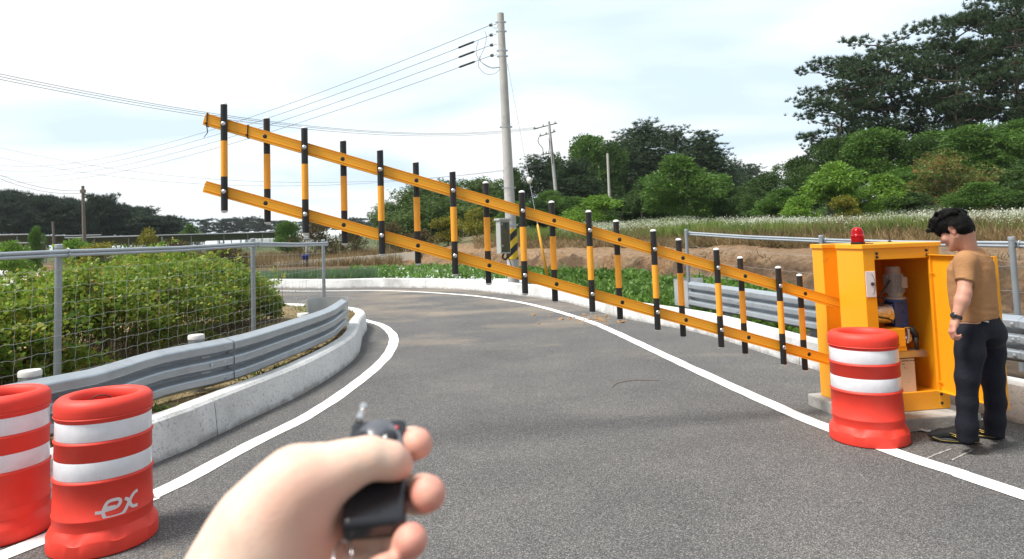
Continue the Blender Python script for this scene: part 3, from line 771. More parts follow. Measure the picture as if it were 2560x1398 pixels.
def drum(name, loc, rz, label, logo_u=None, wire=False):
    d = thing(name, loc, label, 'traffic drum', 'red and white traffic drums', rz); d.scale = (1.05, 1.05, 1.0)
    n = 56
    b = MB()
    prof = [(0.232, 0.13)]
    z = 0.13
    prof += [(body_r(0.170), 0.175), (body_r(0.18) + 0.004, 0.182), (body_r(0.19) + 0.0045, 0.187), (body_r(0.19), 0.193)]
    prof += [(body_r(0.36), 0.365), (body_r(0.37) + 0.006, 0.371), (body_r(0.37) + 0.006, 0.378), (body_r(0.385), 0.384)]
    prof += [(body_r(0.385) - 0.003, 0.387), (body_r(0.48) - 0.003, 0.482), (body_r(0.485), 0.486)]
    prof += [(body_r(0.565), 0.565), (body_r(0.57) + 0.006, 0.571), (body_r(0.57) + 0.006, 0.577), (body_r(0.58), 0.583)]
    prof += [(body_r(0.585) - 0.003, 0.586), (body_r(0.68) - 0.003, 0.682), (body_r(0.685), 0.686), (body_r(0.69), 0.698), (0.2305, 0.70), (0.233, 0.704), (0.2305, 0.708)]
    b.lathe(prof, (0, 0, 0), n, closed=False)
    b.f = [f for f in b.f if len(f) == 4]
    body = b.build('body', M_DRUM, None, autosmooth=60); body.parent = d
    b = MB()
    pr = [(0.186 + 0.046 * math.cos(R(a)), 0.752 + 0.048 * math.sin(R(a))) for a in (-12, 10, 30, 48, 64, 80, 97, 118)]
    pr = [(0.2285, 0.709), (0.2305, 0.725)] + pr + [(0.160, 0.786), (0.152, 0.774), (0.150, 0.74), (0.19, 0.60), (0.20, 0.13)]
    b.lathe(pr, (0, 0, 0), n); b.f = [f for f in b.f if len(f) == 4]
    o = b.build('rim', M_DRUM, None, smooth=True); o.parent = d
    # foot: heavy base with shallow scallops along its upper edge
    b = MB(); k = 72; rings = [(0.248, 0.0, 0), (0.258, 0.008, 0), (0.259, 0.014, 0), (0.258, 0.080, 0.6), (0.255, 0.088, 1), (0.240, 0.118, 1), (0.234, 0.124, 0.5), (0.231, 0.130, 0.0), (0.20, 0.132, 0)]
    vs = []
    for r_, z_, s_ in rings:
        for j in range(k):
            w = 2 * math.pi * j / k; q = max(0.0, math.cos(w * 8)) ** 1.2
            vs.append(((r_ - 0.004 * q * s_) * math.cos(w), (r_ - 0.004 * q * s_) * math.sin(w), z_ - 0.016 * q * s_))
    b.add(vs, [(i * k + j, i * k + (j + 1) % k, (i + 1) * k + (j + 1) % k, (i + 1) * k + j) for i in range(len(rings) - 1) for j in range(k)] + [tuple(range(k - 1, -1, -1))])
    o = b.build('base', M_DRUM, None, autosmooth=28); o.parent = d
    for z0, z1 in ((0.388, 0.481), (0.587, 0.681)):
        b = MB(); b.lathe([(body_r(z0) - 0.0012, z0), (body_r(z0) - 0.0005, z0 + 0.002), (body_r(z1) - 0.0005, z1 - 0.002), (body_r(z1) - 0.0012, z1)], (0, 0, 0), n); b.f = [f for f in b.f if len(f) == 4]
        o = b.build('reflective_band', M_REFL, None, smooth=True); o.parent = d
    if logo_u is not None:
        b = MB(); hgt = 0.092; zc = 0.232
        for st in LOGO:
            if len(st) < 3: continue
            p = [np.array(q) for q in st]; pts = smooth_path([(q[0], q[1], 0) for q in p], 0.06)
            k = len(pts); vs = []
            for i, q in enumerate(pts):
                t = (pts[min(i + 1, k - 1)] - pts[max(i - 1, 0)]); t.normalize(); o_ = Vector((-t.y, t.x, 0)) * 0.088
                for s_ in (1, -1):
                    a = (q + o_ * s_); w = (a.x - 0.7) * hgt / 0.232 + logo_u; z = zc + (a.y - 0.5) * hgt
                    vs.append((math.cos(w) * (body_r(z) + 0.0016), math.sin(w) * (body_r(z) + 0.0016), z))
            b.add(vs, [(2 * i, 2 * i + 1, 2 * i + 3, 2 * i + 2) for i in range(k - 1)])
        o = b.build('emblem', M_LOGO, None); o.parent = d
    if wire:
        b = MB(); b.tube([(0.07 * math.cos(R(a)) - 0.05, 0.05 + 0.035 * math.cos(R(a)), 0.69 + 0.085 * math.sin(R(a))) for a in range(-30, 215, 15)], 0.003, 6)
        o = b.build('wire_loop', M_RUB, None, smooth=True); o.parent = d
    return d
def face(p, off=0): return math.atan2(-p.y, -p.x) + off      # direction from the drum towards the viewer
pA = G(259, 1348); pB = G(-2, 1331); pC = G(2173, 1097)
drum('traffic_drum', tuple(pA), 0, 'red traffic drum with white emblem facing us, beside the white line', face(pA) + 0.28, True)
drum('traffic_drum', tuple(pB), 0.3, 'red traffic drum without emblem, standing next to the drum with the white emblem', None)
drum('traffic_drum', tuple(pC), 0.1, 'red traffic drum standing in front of the open yellow cabinet', face(pC) + 1.72)

# ================================================================== GUARDRAILS
M_RAIL = mat('guardrail_steel', (0.39, 0.425, 0.46), 0.34, 0.6, 0.08, 1.5, 0.04, 30, dirt=((0.28, 0.30, 0.32), 2.2, 0.5, 0.75))
M_POSTCAP = mat('post_cap', (0.60, 0.60, 0.58), 0.6, 0.0, 0.08, 8)
RH = 0.42   # height of the pressed beam
def beam_profile(n=60):
    """three ridges towards the traffic, rolled lips; out = towards the road"""
    out = []
    for i in range(n + 1):
        t = i / n; z = -RH / 2 + RH * t
        q = abs(((t * 3) % 1.0) - 0.5) * 2                    # 0 on a ridge, 1 in a groove; ridges at 1/6, 3/6, 5/6
        x = 0.045 - 0.075 * float(sstep(0.42, 0.98, q))
        if t in (0.0, 1.0): x -= 0.012
        out.append((x, z))
    return out
def beam(b, path, side, th=0.004, shrink=0.0):
    pr = beam_profile(); pr = [(side * (x - shrink), z) for x, z in pr]
    back = [(x - side * th, z) for x, z in reversed(pr)]
    b.sweep(path, pr + back)
def wave_edge(path):  return path
def bolt_at(b, p, n):
    n = n.normalized(); x = n.cross(EZ).normalized(); y = n.cross(x)
    b.lathe([(0.018, 0), (0.017, 0.006), (0.010, 0.011), (0, 0.012)], p, 12, (x, y, n))
def rail_thing(name, label, path, side, joints, posts, group=None):
    g = thing(name, tuple(path[len(path) // 2] - Vector((0, 0, path[len(path) // 2].z))), label, 'guardrail', group)
    # path: centre line of the beam (z at mid height); joints: indices where one length laps over the next
    cuts = [0] + joints + [len(path) - 1]
    for i in range(len(cuts) - 1):
        seg = path[cuts[i]:min(cuts[i + 1] + 2, len(path))]
        b = MB(); beam(b, seg, side, shrink=-0.009 * (i % 2))
        o = b.build('beam', M_RAIL, g, smooth=False, autosmooth=60)
    for ji in joints:
        for k in (-1, 1):
            for zz in (-0.14, 0.0, 0.14):
                i = min(max(ji + k, 1), len(path) - 2); t = (path[i + 1] - path[i - 1]).normalized(); n = Vector((t.y, -t.x, 0)) * side
                p = path[ji] + t * 0.10 * k + n * (0.046) + EZ * zz
                b = MB(); bolt_at(b, p + n * 0.0, n); b.build('bolt', M_RAIL, g, autosmooth=40)
    for i, dz in posts:
        t = (path[min(i + 1, len(path) - 1)] - path[i - 1]).normalized(); n = Vector((t.y, -t.x, 0)) * side
        p = path[i] - n * 0.16; p.z = 0
        b = MB(); b.lathe([(0.07, 0.0), (0.07, 0.735 + dz)], p, 24)
        po = b.build('post', M_RAIL, g, autosmooth=40)
        b = MB(); b.lathe([(0.073, 0.735 + dz), (0.073, 0.765 + dz), (0.066, 0.775 + dz), (0, 0.777 + dz)], p, 24); b.build('cap', M_POSTCAP, po, autosmooth=40)
        b = MB(); b.box(path[i] - n * 0.065, (0.10, 0.08, 0.22), (t, n, EZ)); b.build('bracket', M_RAIL, g, bevel=0.006)
        b = MB(); bolt_at(b, path[i] + n * 0.046, n); b.build('bolt', M_RAIL, g, autosmooth=40)
    return g
ZM = 0.515
top_px = [(-420, 1110), (-160, 1030), (0, 970), (244, 924), (412, 876), (585, 844), (701, 812), (825, 772), (868, 747)]
tp = [G(x, y, ZM + RH / 2) for x, y in top_px]
LGR = smooth_path([(p.x - 0.04, p.y, ZM) for p in tp], 0.22)
def nearest(path, p): return min(range(1, len(path) - 1), key=lambda i: (path[i].xy - p.xy).length)
j1 = nearest(LGR, G(585, 844, ZM + RH / 2))
j2 = nearest(LGR, G(833, 768, ZM + RH / 2))
lg = rail_thing('guardrail', 'grey steel guardrail following the kerb in front of the wire fence', LGR, 1, [j1, j2], [(nearest(LGR, G(90, 955, .72)), 0.0), (nearest(LGR, G(520, 855, .72)), 0.01), (nearest(LGR, G(800, 785, .72)), -0.05)])
def terminal(g, end, t, n, rad, sweepdeg, name='end_terminal', flat=0.0):
    """curved end shoe: a plain plate bent round behind the rail, with its raised middle"""
    b = MB(); th = 0.005; c = end - n * rad; k = 22; H = RH + 0.03
    vs = []
    for s_ in (0, 1):
        rr = rad + 0.05 - s_ * th
        for i in range(k + 1):
            if flat and i == 0: p = c + n * rr - t * 0.05
            else:
                w = R(sweepdeg) * (i - (1 if flat else 0)) / k; d = n * math.cos(w) + t * math.sin(w); p = c + d * rr + t * flat
            vs += [p + EZ * (H / 2), p - EZ * (H / 2)]
    m = 2 * (k + 1)
    fs = [(2 * i, 2 * i + 1, 2 * i + 3, 2 * i + 2) for i in range(k)] + [(m + 2 * i, m + 2 * i + 2, m + 2 * i + 3, m + 2 * i + 1) for i in range(k)]
    fs += [(2 * i, 2 * i + 2, m + 2 * i + 2, m + 2 * i) for i in range(k)] + [(2 * i + 1, m + 2 * i + 1, m + 2 * i + 3, 2 * i + 3) for i in range(k)]
    fs += [(0, m, m + 1, 1), (2 * k, 2 * k + 1, m + 2 * k + 1, m + 2 * k)]
    b.add(vs, fs); o = b.build(name, M_GALV2, g, autosmooth=50); return o
M_GALV2 = mat('bright_galvanised', (0.52, 0.54, 0.55), 0.42, 0.6, 0.08, 3, 0.04, 40)
t = (LGR[-1] - LGR[-2]).normalized(); n = Vector((t.y, -t.x, 0))
terminal(lg, LGR[-1], t, n, 0.26, 215)
# right-hand rail, behind the cabinet
rp_px = [(1716, 705), (1850, 722), (2037, 745)]
rp = [G(x, y, 0.72) for x, y in rp_px]
r2 = G(2505, 789, 0.72); r3 = G(2560, 796, 0.72)
RGR = smooth_path([(p.x + 0.04, p.y, ZM) for p in rp + [r2, r3] + [r3 + (r3 - r2).normalized() * 2 + Vector((0.0, 0, 0)), r3 + (r3 - r2).normalized() * 6 + Vector((0.4, 0, 0))]], 0.22)
def nr(px, py): return nearest(RGR, G(px, py, 0.72))
rg = rail_thing('guardrail', 'bright steel guardrail running behind the yellow barrier cabinet', RGR, 1, [nr(1855, 722), nr(2500, 789)], [(nr(1800, 715), -0.1), (nr(2000, 741), -0.1), (nr(2240, 765), -0.1), (nr(2530, 793), -0.1)])
t = (RGR[0] - RGR[1]).normalized(); n = Vector((-t.y, t.x, 0))
terminal(rg, RGR[0], t, n, 0.22, 185, flat=0.42)

# ================================================================== FENCES
M_FPOST = mat('fence_post_steel', (0.30, 0.33, 0.36), 0.45, 0.5, 0.1, 6)
M_FRAIL = mat('fence_rail_steel', (0.42, 0.46, 0.50), 0.4, 0.5, 0.08, 4)
M_WIRE = mat('fence_wire', (0.48, 0.51, 0.50), 0.45, 0.5, 0.05, 4)
def fence(name, label, tops, zbase, rail_sides, mesh_h, wire_dz, vstep, seed, show_mesh=True):
    rg_ = np.random.default_rng(seed)
    g = thing(name, (tops[0].x, tops[0].y, zbase), label, 'fence')
    for p in tops:
        b = MB(); b.lathe([(0.029, zbase - 0.05), (0.029, p.z - 0.012), (0.0, p.z - 0.0119)], (p.x, p.y, 0), 16)
        po = b.build('post', M_FPOST, g, autosmooth=40)
        b = MB(); b.lathe([(0.032, p.z - 0.03), (0.032, p.z - 0.004), (0.026, p.z), (0, p.z + 0.001)], (p.x, p.y, 0), 16); b.build('cap', M_FRAIL, po, autosmooth=40)
    b = MB()
    for i in range(len(tops) - 1):
        a, c = tops[i], tops[i + 1]; t = (c - a).normalized(); n = Vector((t.y, -t.x, 0)).normalized() * rail_sides
        for dz in (-0.062, -0.094):
            b.tube([a + n * 0.048 + EZ * dz - t * 0.05, (a + c) / 2 + n * 0.048 + EZ * (dz - 0.012), c + n * 0.048 + EZ * dz + t * 0.03], 0.0165, 10)
    b.build('top_rail', M_FRAIL, g, autosmooth=50)
    for i, p in enumerate(tops):
        a = tops[max(i - 1, 0)]; c = tops[min(i + 1, len(tops) - 1)]; t = (c - a); t.z = 0; t.normalize(); n = Vector((t.y, -t.x, 0)) * rail_sides
        q = p + t * 0.045; b = MB()
        b.tube([q + n * (0.048 + 0.024 * math.cos(R(w))) + EZ * (-0.078 + 0.04 * math.sin(R(w))) for w in range(0, 361, 30)], 0.006, 6); b.build('clamp', M_FRAIL, g, smooth=True)
    b = MB()
    for i in range(len(tops) - 1):
        a, c = tops[i], tops[i + 1]; L = (c.xy - a.xy).length; t = Vector((c.x - a.x, c.y - a.y, 0)) / L; n = Vector((t.y, -t.x, 0)) * rail_sides * 0.034
        zt0 = a.z - 0.1
        nv = int(L / vstep)
        hs = [h for h in wire_dz if h < mesh_h]
        ns = max(6, int(L / 0.15) * 2)
        for h in hs:
            pts = []
            for k in range(ns + 1):
                u = k / ns; sag = -0.012 * math.sin(math.pi * u); z = a.z + (c.z - a.z) * u - h + sag + 0.010 * ((k % 2) * 2 - 1) * 0.5 + rg_.normal() * 0.004
                pts.append(Vector((a.x + (c.x - a.x) * u, a.y + (c.y - a.y) * u, z)) + n + n * 0.06 * ((k % 2) * 2 - 1))
            b.tube(pts, 0.0014, 5, cap=False)
        if vstep < 5:
            for k in range(1, nv):
                u = k / nv; x0 = Vector((a.x + (c.x - a.x) * u, a.y + (c.y - a.y) * u, 0)) + n; pts = []; j0 = rg_.normal() * 0.006
                for q, h in enumerate(hs):
                    pts.append(x0 + t * (j0 + 0.008 * ((q % 2) * 2 - 1)) + EZ * (a.z + (c.z - a.z) * u - h))
                b.tube(pts, 0.0012, 5, cap=False)
    b.build('wire_mesh', M_WIRE, g)
    return g
hs = [0.22, 0.36, 0.50, 0.64, 0.77, 0.89, 1.0, 1.10, 1.19, 1.27, 1.34]
f1 = U(147, 611, 5.9); f2 = U(632, 596, 8.9); f3 = U(808, 599, 12.0)
f0 = f1 + (f1 - f2); f0.z = 1.66
fm1 = f0 + (f1 - f2)
fence('wire_fence', 'grey steel post fence with square wire mesh in front of the green thicket', [fm1, f0, f1, f2, f3], VZ, 1, 1.36, hs, 0.15, 3)
def gz(p): return float(land(p.x, p.y, False))
q1 = U(1715, 573, 12.3); q2 = U(2052, 588, 9.6); q3 = U(2528, 592, 6.9); q4 = q3 + (q3 - q2)
fence('wire_fence', 'grey steel post fence with thin horizontal wires behind the yellow cabinet', [q1, q2, q3, q4], 0.05, -1, 1.5, [0.30, 0.55, 0.78, 1.0, 1.2], 99, 4)
# ================================================================== organic surfaces: distance fields turned into one skin
class Field:
    def __init__(s, lo, hi, h):
        s.h = h; s.lo = np.array(lo, float); n = np.ceil((np.array(hi) - s.lo) / h).astype(int) + 1
        s.n = n; s.F = np.full(n, 1.0, np.float32)
        s.ax = [s.lo[i] + h * np.arange(n[i]) for i in range(3)]
    def _box(s, lo, hi):
        a = np.clip(np.floor((np.array(lo) - s.lo) / s.h).astype(int), 0, s.n - 1); b = np.clip(np.ceil((np.array(hi) - s.lo) / s.h).astype(int) + 1, 1, s.n)
        sl = tuple(slice(a[i], b[i]) for i in range(3))
        g = np.meshgrid(*[s.ax[i][sl[i]] for i in range(3)], indexing='ij', sparse=True)
        return sl, g
    def _put(s, sl, d, k, op='add'):
        A = s.F[sl]; d = d.astype(np.float32)
        if op == 'add':
            if k > 0: h = np.maximum(k - np.abs(A - d), 0) / k; r = np.minimum(A, d) - h * h * k * 0.25
            else: r = np.minimum(A, d)
        else:
            d = -d
            if k > 0: h = np.maximum(k - np.abs(A - d), 0) / k; r = np.maximum(A, d) + h * h * k * 0.25
            else: r = np.maximum(A, d)
        s.F[sl] = r
    def cone(s, a, b, ra, rb, k=0.02, op='add', flat=None):
        """tapering limb piece; flat=(axis, factor) squeezes it along a direction"""
        a = np.array(a, float); b = np.array(b, float); pad = max(ra, rb) * 1.3 + k + 2 * s.h
        sl, (x, y, z) = s._box(np.minimum(a, b) - pad, np.maximum(a, b) + pad)
        ab = b - a; L = max(ab @ ab, 1e-12)
        px, py, pz = x - a[0], y - a[1], z - a[2]
        t = np.clip((px * ab[0] + py * ab[1] + pz * ab[2]) / L, 0, 1)
        qx, qy, qz = px - t * ab[0], py - t * ab[1], pz - t * ab[2]
        d2 = qx * qx + qy * qy + qz * qz
        if flat is not None:
            ax, f = np.array(flat[0], float), flat[1]; ax = ax / np.linalg.norm(ax)
            e = qx * ax[0] + qy * ax[1] + qz * ax[2]; d2 = d2 + e * e * (1 / (f * f) - 1)
        s._put(sl, np.sqrt(d2) - (ra + (rb - ra) * t), k, op)
    def chain(s, pts, rs, k=0.012, **kw):
        for i in range(len(pts) - 1): s.cone(pts[i], pts[i + 1], rs[i], rs[i + 1], k, **kw)
    def ell(s, c, axes, r, k=0.02, op='add'):
        c = np.array(c, float); m = max(r) + k + 2 * s.h
        sl, (x, y, z) = s._box(c - m, c + m)
        px, py, pz = x - c[0], y - c[1], z - c[2]; q = 0; q2 = 0
        for ax, ri in zip(axes, r):
            e = (px * ax[0] + py * ax[1] + pz * ax[2]); q = q + (e / ri) ** 2; q2 = q2 + (e / (ri * ri)) ** 2
        q = np.sqrt(q); q2 = np.sqrt(q2) + 1e-9
        s._put(sl, q * (q - 1) / q2, k, op)
    def stack(s, cs, f, l, aa, bb, k=0.02, p=2.3, cap=0.0):
        """body trunk: oval sections (half depth aa along f, half width bb along l) at centres cs, ordered by height"""
        cs = np.array(cs, float); zz = cs[:, 2]; o = np.argsort(zz); cs, zz = cs[o], zz[o]; aa, bb = np.array(aa)[o], np.array(bb)[o]
        m = max(aa.max(), bb.max()) * 1.25 + k
        sl, (x, y, z) = s._box([cs[:, 0].min() - m, cs[:, 1].min() - m, zz[0] - k - .02], [cs[:, 0].max() + m, cs[:, 1].max() + m, zz[-1] + k + .02])
        zc = np.clip(z, zz[0], zz[-1])
        cx, cy = np.interp(zc, zz, cs[:, 0]), np.interp(zc, zz, cs[:, 1]); A, B = np.interp(zc, zz, aa), np.interp(zc, zz, bb)
        px, py = x - cx, y - cy
        u, v = np.abs(px * f[0] + py * f[1]) / A, np.abs(px * l[0] + py * l[1]) / B
        q = (u ** p + v ** p) ** (1 / p)
        d = (q - 1) * np.minimum(A, B)
        dz = np.maximum(zz[0] - z, z - zz[-1])
        s._put(sl, np.maximum(d, dz) if cap == 0 else np.where(dz > 0, np.sqrt(np.maximum(d, 0) ** 2 + dz ** 2), d), k)
    def pts(s): return np.meshgrid(*s.ax, indexing='ij', sparse=True)
    def mesh(s, name, smooth=2):
        F = s.F; n = s.n; S = F < 0
        c = [F[i:n[0] - 1 + i, j:n[1] - 1 + j, k:n[2] - 1 + k] for i in (0, 1) for j in (0, 1) for k in (0, 1)]
        cnt = sum((q < 0).astype(np.int8) for q in c); act = (cnt > 0) & (cnt < 8)
        idx = np.full(act.shape, -1, np.int64); ii = np.argwhere(act); idx[act] = np.arange(len(ii))
        acc = np.zeros((len(ii), 3)); num = np.zeros(len(ii))
        cr = [(i, j, k) for i in (0, 1) for j in (0, 1) for k in (0, 1)]
        vals = [q[act].astype(float) for q in c]
        for a in range(8):
            for b in range(a + 1, 8):
                if sum(abs(cr[a][q] - cr[b][q]) for q in range(3)) != 1: continue
                va, vb = vals[a], vals[b]; x = (va < 0) != (vb < 0)
                t = np.where(x, va / np.where(np.abs(va - vb) < 1e-12, 1, va - vb), 0)
                p = np.array(cr[a]) + t[:, None] * (np.array(cr[b]) - np.array(cr[a])); acc[x] += p[x]; num[x] += 1
        v = s.lo + s.h * (ii + acc / num[:, None])
        fs = []
        for ax in range(3):
            o = [q for q in range(3) if q != ax]
            sl0 = [slice(1, n[q] - 1) for q in range(3)]; sl0[ax] = slice(0, n[ax] - 1)
            sl1 = list(sl0); sl1[ax] = slice(1, n[ax])
            s0, s1 = S[tuple(sl0)], S[tuple(sl1)]; ed = np.argwhere(s0 != s1)
            off = np.array([1, 1, 1]); off[ax] = 0; e = ed + off
            flip = s0[tuple(ed.T)]
            q = []
            for da, db in ((0, 0), (1, 0), (1, 1), (0, 1)):
                w = e.copy(); w[:, o[0]] -= 1 - da; w[:, o[1]] -= 1 - db; q.append(idx[tuple(w.T)])
            q = np.stack(q, -1)
            if ax == 1: flip = ~flip
            q[~flip] = q[~flip][:, ::-1]; fs.append(q)
        f = np.concatenate(fs)
        # relax the grid pattern a little
        for _ in range(smooth):
            sm = np.zeros_like(v); dg = np.zeros(len(v))
            for a in range(4):
                i0, i1 = f[:, a], f[:, (a + 1) % 4]
                np.add.at(sm, i0, v[i1]); np.add.at(dg, i0, 1); np.add.at(sm, i1, v[i0]); np.add.at(dg, i1, 1)
            v = v * 0.5 + 0.5 * sm / dg[:, None]
        return np_mesh(name, v, f), v
def folds(x, y, z, seed, freq, n=6, stretch=(1, 1, 1)):
    r = np.random.default_rng(seed); t = 0
    for i in range(n):
        d = r.normal(size=3) * np.array(stretch); d = d / np.linalg.norm(d) * freq * r.uniform(0.6, 1.7)
        t = t + np.sin(x * d[0] + y * d[1] + z * d[2] + r.uniform(0, 6.28) + 1.3 * np.sin(x * d[1] * .6 + z * d[0] * .5 + r.uniform(0, 6)))
    return t / n

def skin_mat(name, base, red, attr=None):
    m, nt, n, l, b = _nodes(name)
    a = noise(n, l, 22, 6, 0.65); r = ramp(n, l, a.outputs['Fac'], [(0.3, tuple(np.array(base) * 0.93)), (0.7, tuple(np.clip(np.array(base) * 1.06, 0, 1)))])
    o = r.outputs[0]
    if attr:
        vc = n.new('ShaderNodeVertexColor'); vc.layer_name = attr; sp = n.new('ShaderNodeSeparateColor'); l.new(vc.outputs['Color'], sp.inputs[0])
        o = mixc(n, l, sp.outputs[0], o, red)
    bl_ = noise(n, l, 75, 4, 0.6); kf = ramp(n, l, bl_.outputs['Fac'], [(0.40, (0, 0, 0)), (0.66, (0.6, 0.6, 0.6))]); o = mixc(n, l, kf.outputs[0], o, tuple(np.array(base) * np.array([0.98, 0.78, 0.74])))
    l.new(o, b.inputs['Base Color']); b.inputs['Roughness'].default_value = 0.58
    b.inputs['Subsurface Weight'].default_value = 0.15; b.inputs['Subsurface Radius'].default_value = (0.012, 0.004, 0.002); b.inputs['Subsurface Scale'].default_value = 0.35
    w = noise(n, l, 300, 5, 0.7); bump(n, l, b, w.outputs['Fac'], 0.3, 0.0015)
    return m
def redness(me, v, centres):
    w = np.zeros(len(v))
    for c, r, s in centres: w = np.maximum(w, s * np.clip(1.25 - np.linalg.norm(v - np.array(c), axis=1) / r, 0, 1))
    at = me.color_attributes.new('flush', 'FLOAT_COLOR', 'POINT')
    at.data.foreach_set('color', np.stack([w, w, w, np.ones_like(w)], -1).astype(np.float32).ravel())

# ================================================================== THE MAN AT THE CABINET
MY = 4.92
def P(px, py, d=0.0): return np.array(U(px, py, MY + d))
V0 = np.array([-0.83, 0.555, 0]); V1 = np.array([0.555, 0.83, 0])
def heading(a): a = R(a); f = math.cos(a) * V0 + math.sin(a) * V1; return f / np.linalg.norm(f)
bf = heading(24); bl = np.array([-bf[1], bf[0], 0]); up3 = np.array([0, 0, 1.0])
man_base = np.array(G(2428, 1104))
man = thing('person', tuple(man_base), 'man in tan polo shirt and dark trousers standing and looking into the yellow cabinet', 'person')
def kid(name, me, m, parent=man):
    inv = np.array(parent_world(parent).inverted()); n = len(me.vertices); co = np.empty(n * 3, np.float32); me.vertices.foreach_get('co', co)
    co = co.reshape(-1, 3) @ inv[:3, :3].T + inv[:3, 3]; me.vertices.foreach_set('co', co.astype(np.float32).ravel()); me.update()
    return link(name, me, parent, m, True)
# joints
shN, elN, wrN = P(2414, 655, -0.13), P(2411, 733, -0.19), P(2390, 797, -0.20)
shF, elF, wrF = shN - bl * 0.31 + bf * 0.04 - up3 * 0.035, None, None
elF = shF - bf * 0.03 - up3 * 0.28; wrF = elF + bf * 0.03 - up3 * 0.24
neck = P(2424, 640, 0.0)
kneeN, ankN = P(2419, 945, -0.09), P(2424, 1080, -0.06)
kneeF, ankF = P(2480, 945, 0.06), P(2487, 1072, 0.05)
hipN, hipF = P(2424, 828, -0.06), P(2474, 828, 0.08)
T_rows = [(640, 2438, 0.085, 0.115), (655, 2434, 0.110, 0.165), (672, 2432, 0.125, 0.183), (700, 2433, 0.132, 0.180), (730, 2436, 0.132, 0.170), (760, 2439, 0.132, 0.165), (785, 2443, 0.128, 0.166), (802, 2446, 0.124, 0.166)]
T_rows = [(y, x - 6, a, b) for y, x, a, b in T_rows]
def lo_hi(pad=0.0): return (man_base + np.array([-0.62, -0.5, -0.02]), man_base + np.array([0.62, 0.62, 1.74]))
lo, hi = lo_hi()
hf = heading(18); ht = R(27); hfw = hf * math.cos(ht) - up3 * math.sin(ht); hup = up3 * math.cos(ht) + hf * math.sin(ht); hl = np.array([-hf[1], hf[0], 0])
HC = P(2386.5, 573, 0.0); HS = 1.03
def hd(a, b, c): return HC + (hfw * a + hl * b + hup * c) * HS
HA = (hfw, hl, hup)
def body_field(h):
    F = Field(lo, hi, h)
    F.stack([P(x, y) for y, x, a, b in T_rows], bf, bl, [a - 0.026 for y, x, a, b in T_rows], [b - 0.026 for y, x, a, b in T_rows], 0.03)
    F.stack([P(2446, 802), P(2449, 830)], bf, bl, [0.10, 0.10], [0.15, 0.15], 0.04)
    for h_, k_, a_ in ((hipN, kneeN, ankN), (hipF, kneeF, ankF)):
        F.chain([h_, k_, a_], [0.075, 0.05, 0.036], 0.03)
    for s_, e_, w_ in ((shN, elN, wrN), (shF, elF, wrF)):
        F.chain([s_, s_ * 0.55 + e_ * 0.45, e_, e_ * 0.72 + w_ * 0.28, w_], [0.050, 0.047, 0.042, 0.045, 0.027], 0.02)
    # neck, head
    F.cone(neck - up3 * 0.02, hd(-0.045, 0, -0.05), 0.062, 0.056, 0.03)
    F.ell(hd(0.0, 0, 0.02), HA, (0.097 * HS, 0.077 * HS, 0.105 * HS), 0.02)
    F.ell(hd(0.040, 0, -0.045), HA, (0.058, 0.060, 0.080), 0.03)
    for q in (-1, 1):
        F.cone(hd(0.0, 0.052 * q, -0.055), hd(0.075, 0.018 * q, -0.108), 0.024, 0.020, 0.02)
        F.ell(hd(0.068, 0.038 * q, -0.038), HA, (0.030, 0.030, 0.030), 0.015)
        F.cone(hd(0.086, 0.012 * q, 0.012), hd(0.076, 0.046 * q, 0.012), 0.010, 0.009, 0.012)
        F.ell(hd(0.098, 0.032 * q, -0.008), HA, (0.016, 0.014, 0.010), 0.012, 'sub')
    F.ell(hd(0.083, 0, -0.110), HA, (0.022, 0.026, 0.018), 0.016)
    F.cone(hd(0.096, 0, 0.0), hd(0.114, 0, -0.040), 0.007, 0.011, 0.010)
    F.ell(hd(0.104, 0, -0.044), HA, (0.012, 0.019, 0.009), 0.008)
    F.ell(hd(0.095, 0, -0.070), HA, (0.012, 0.022, 0.008), 0.006); F.ell(hd(0.092, 0, -0.083), HA, (0.012, 0.020, 0.009), 0.006)
    for q in (-1, 1):
        F.ell(hd(-0.012, 0.077 * q, -0.008), HA, (0.021, 0.010, 0.034), 0.006)
        F.ell(hd(-0.010, 0.088 * q, -0.006), HA, (0.012, 0.008, 0.020), 0.006, 'sub')
        F.ell(hd(-0.008, 0.078 * q, -0.036), HA, (0.010, 0.008, 0.012), 0.006)
    return F
# hand at finer pitch, joined to the same mesh afterwards through one finer field for forearm and hand
M_SKIN = skin_mat('skin', (0.50, 0.265, 0.185), (0.50, 0.19, 0.14), 'flush')
def hand_cones(F, wr, axis_f, axis_s, axis_d, side=1):
    """relaxed curled hand: axis_d down the hand, axis_f towards the curl, axis_s across the knuckles (index first)"""
    palm = wr + axis_d * 0.055
    F.cone(wr, wr + axis_d * 0.03, 0.026, 0.028, 0.012)
    for i in range(4):
        o = axis_s * (0.026 - 0.0175 * i)
        k = wr + axis_d * (0.085 - 0.004 * abs(i - 1)) + o
        F.cone(wr + axis_d * 0.015 + o * 0.6, k, 0.014, 0.0115, 0.012)
        L = (0.040, 0.044, 0.041, 0.032)[i]; sp = (0.15, 0.05, -0.05, -0.15)[i]
        a = k + axis_d * L * 0.80 + axis_f * L * 0.62
        b = a + axis_f * L * 0.62 - axis_d * L * 0.16; c = b + axis_f * L * 0.22 - axis_d * L * 0.42
        F.chain([k, a, b, c], [0.0105, 0.0095, 0.0085, 0.0072], 0.004)
    t0 = wr + axis_d * 0.022 + axis_s * 0.026 + axis_f * 0.010; t1 = t0 + axis_d * 0.034 + axis_s * 0.014 + axis_f * 0.018; t2 = t1 + axis_d * 0.030 + axis_f * 0.012 + axis_s * 0.002
    t3 = t2 + axis_d * 0.018 + axis_f * 0.010 - axis_s * 0.003
    F.chain([t0, t1, t2, t3], [0.017, 0.0125, 0.0105, 0.0085], 0.008)
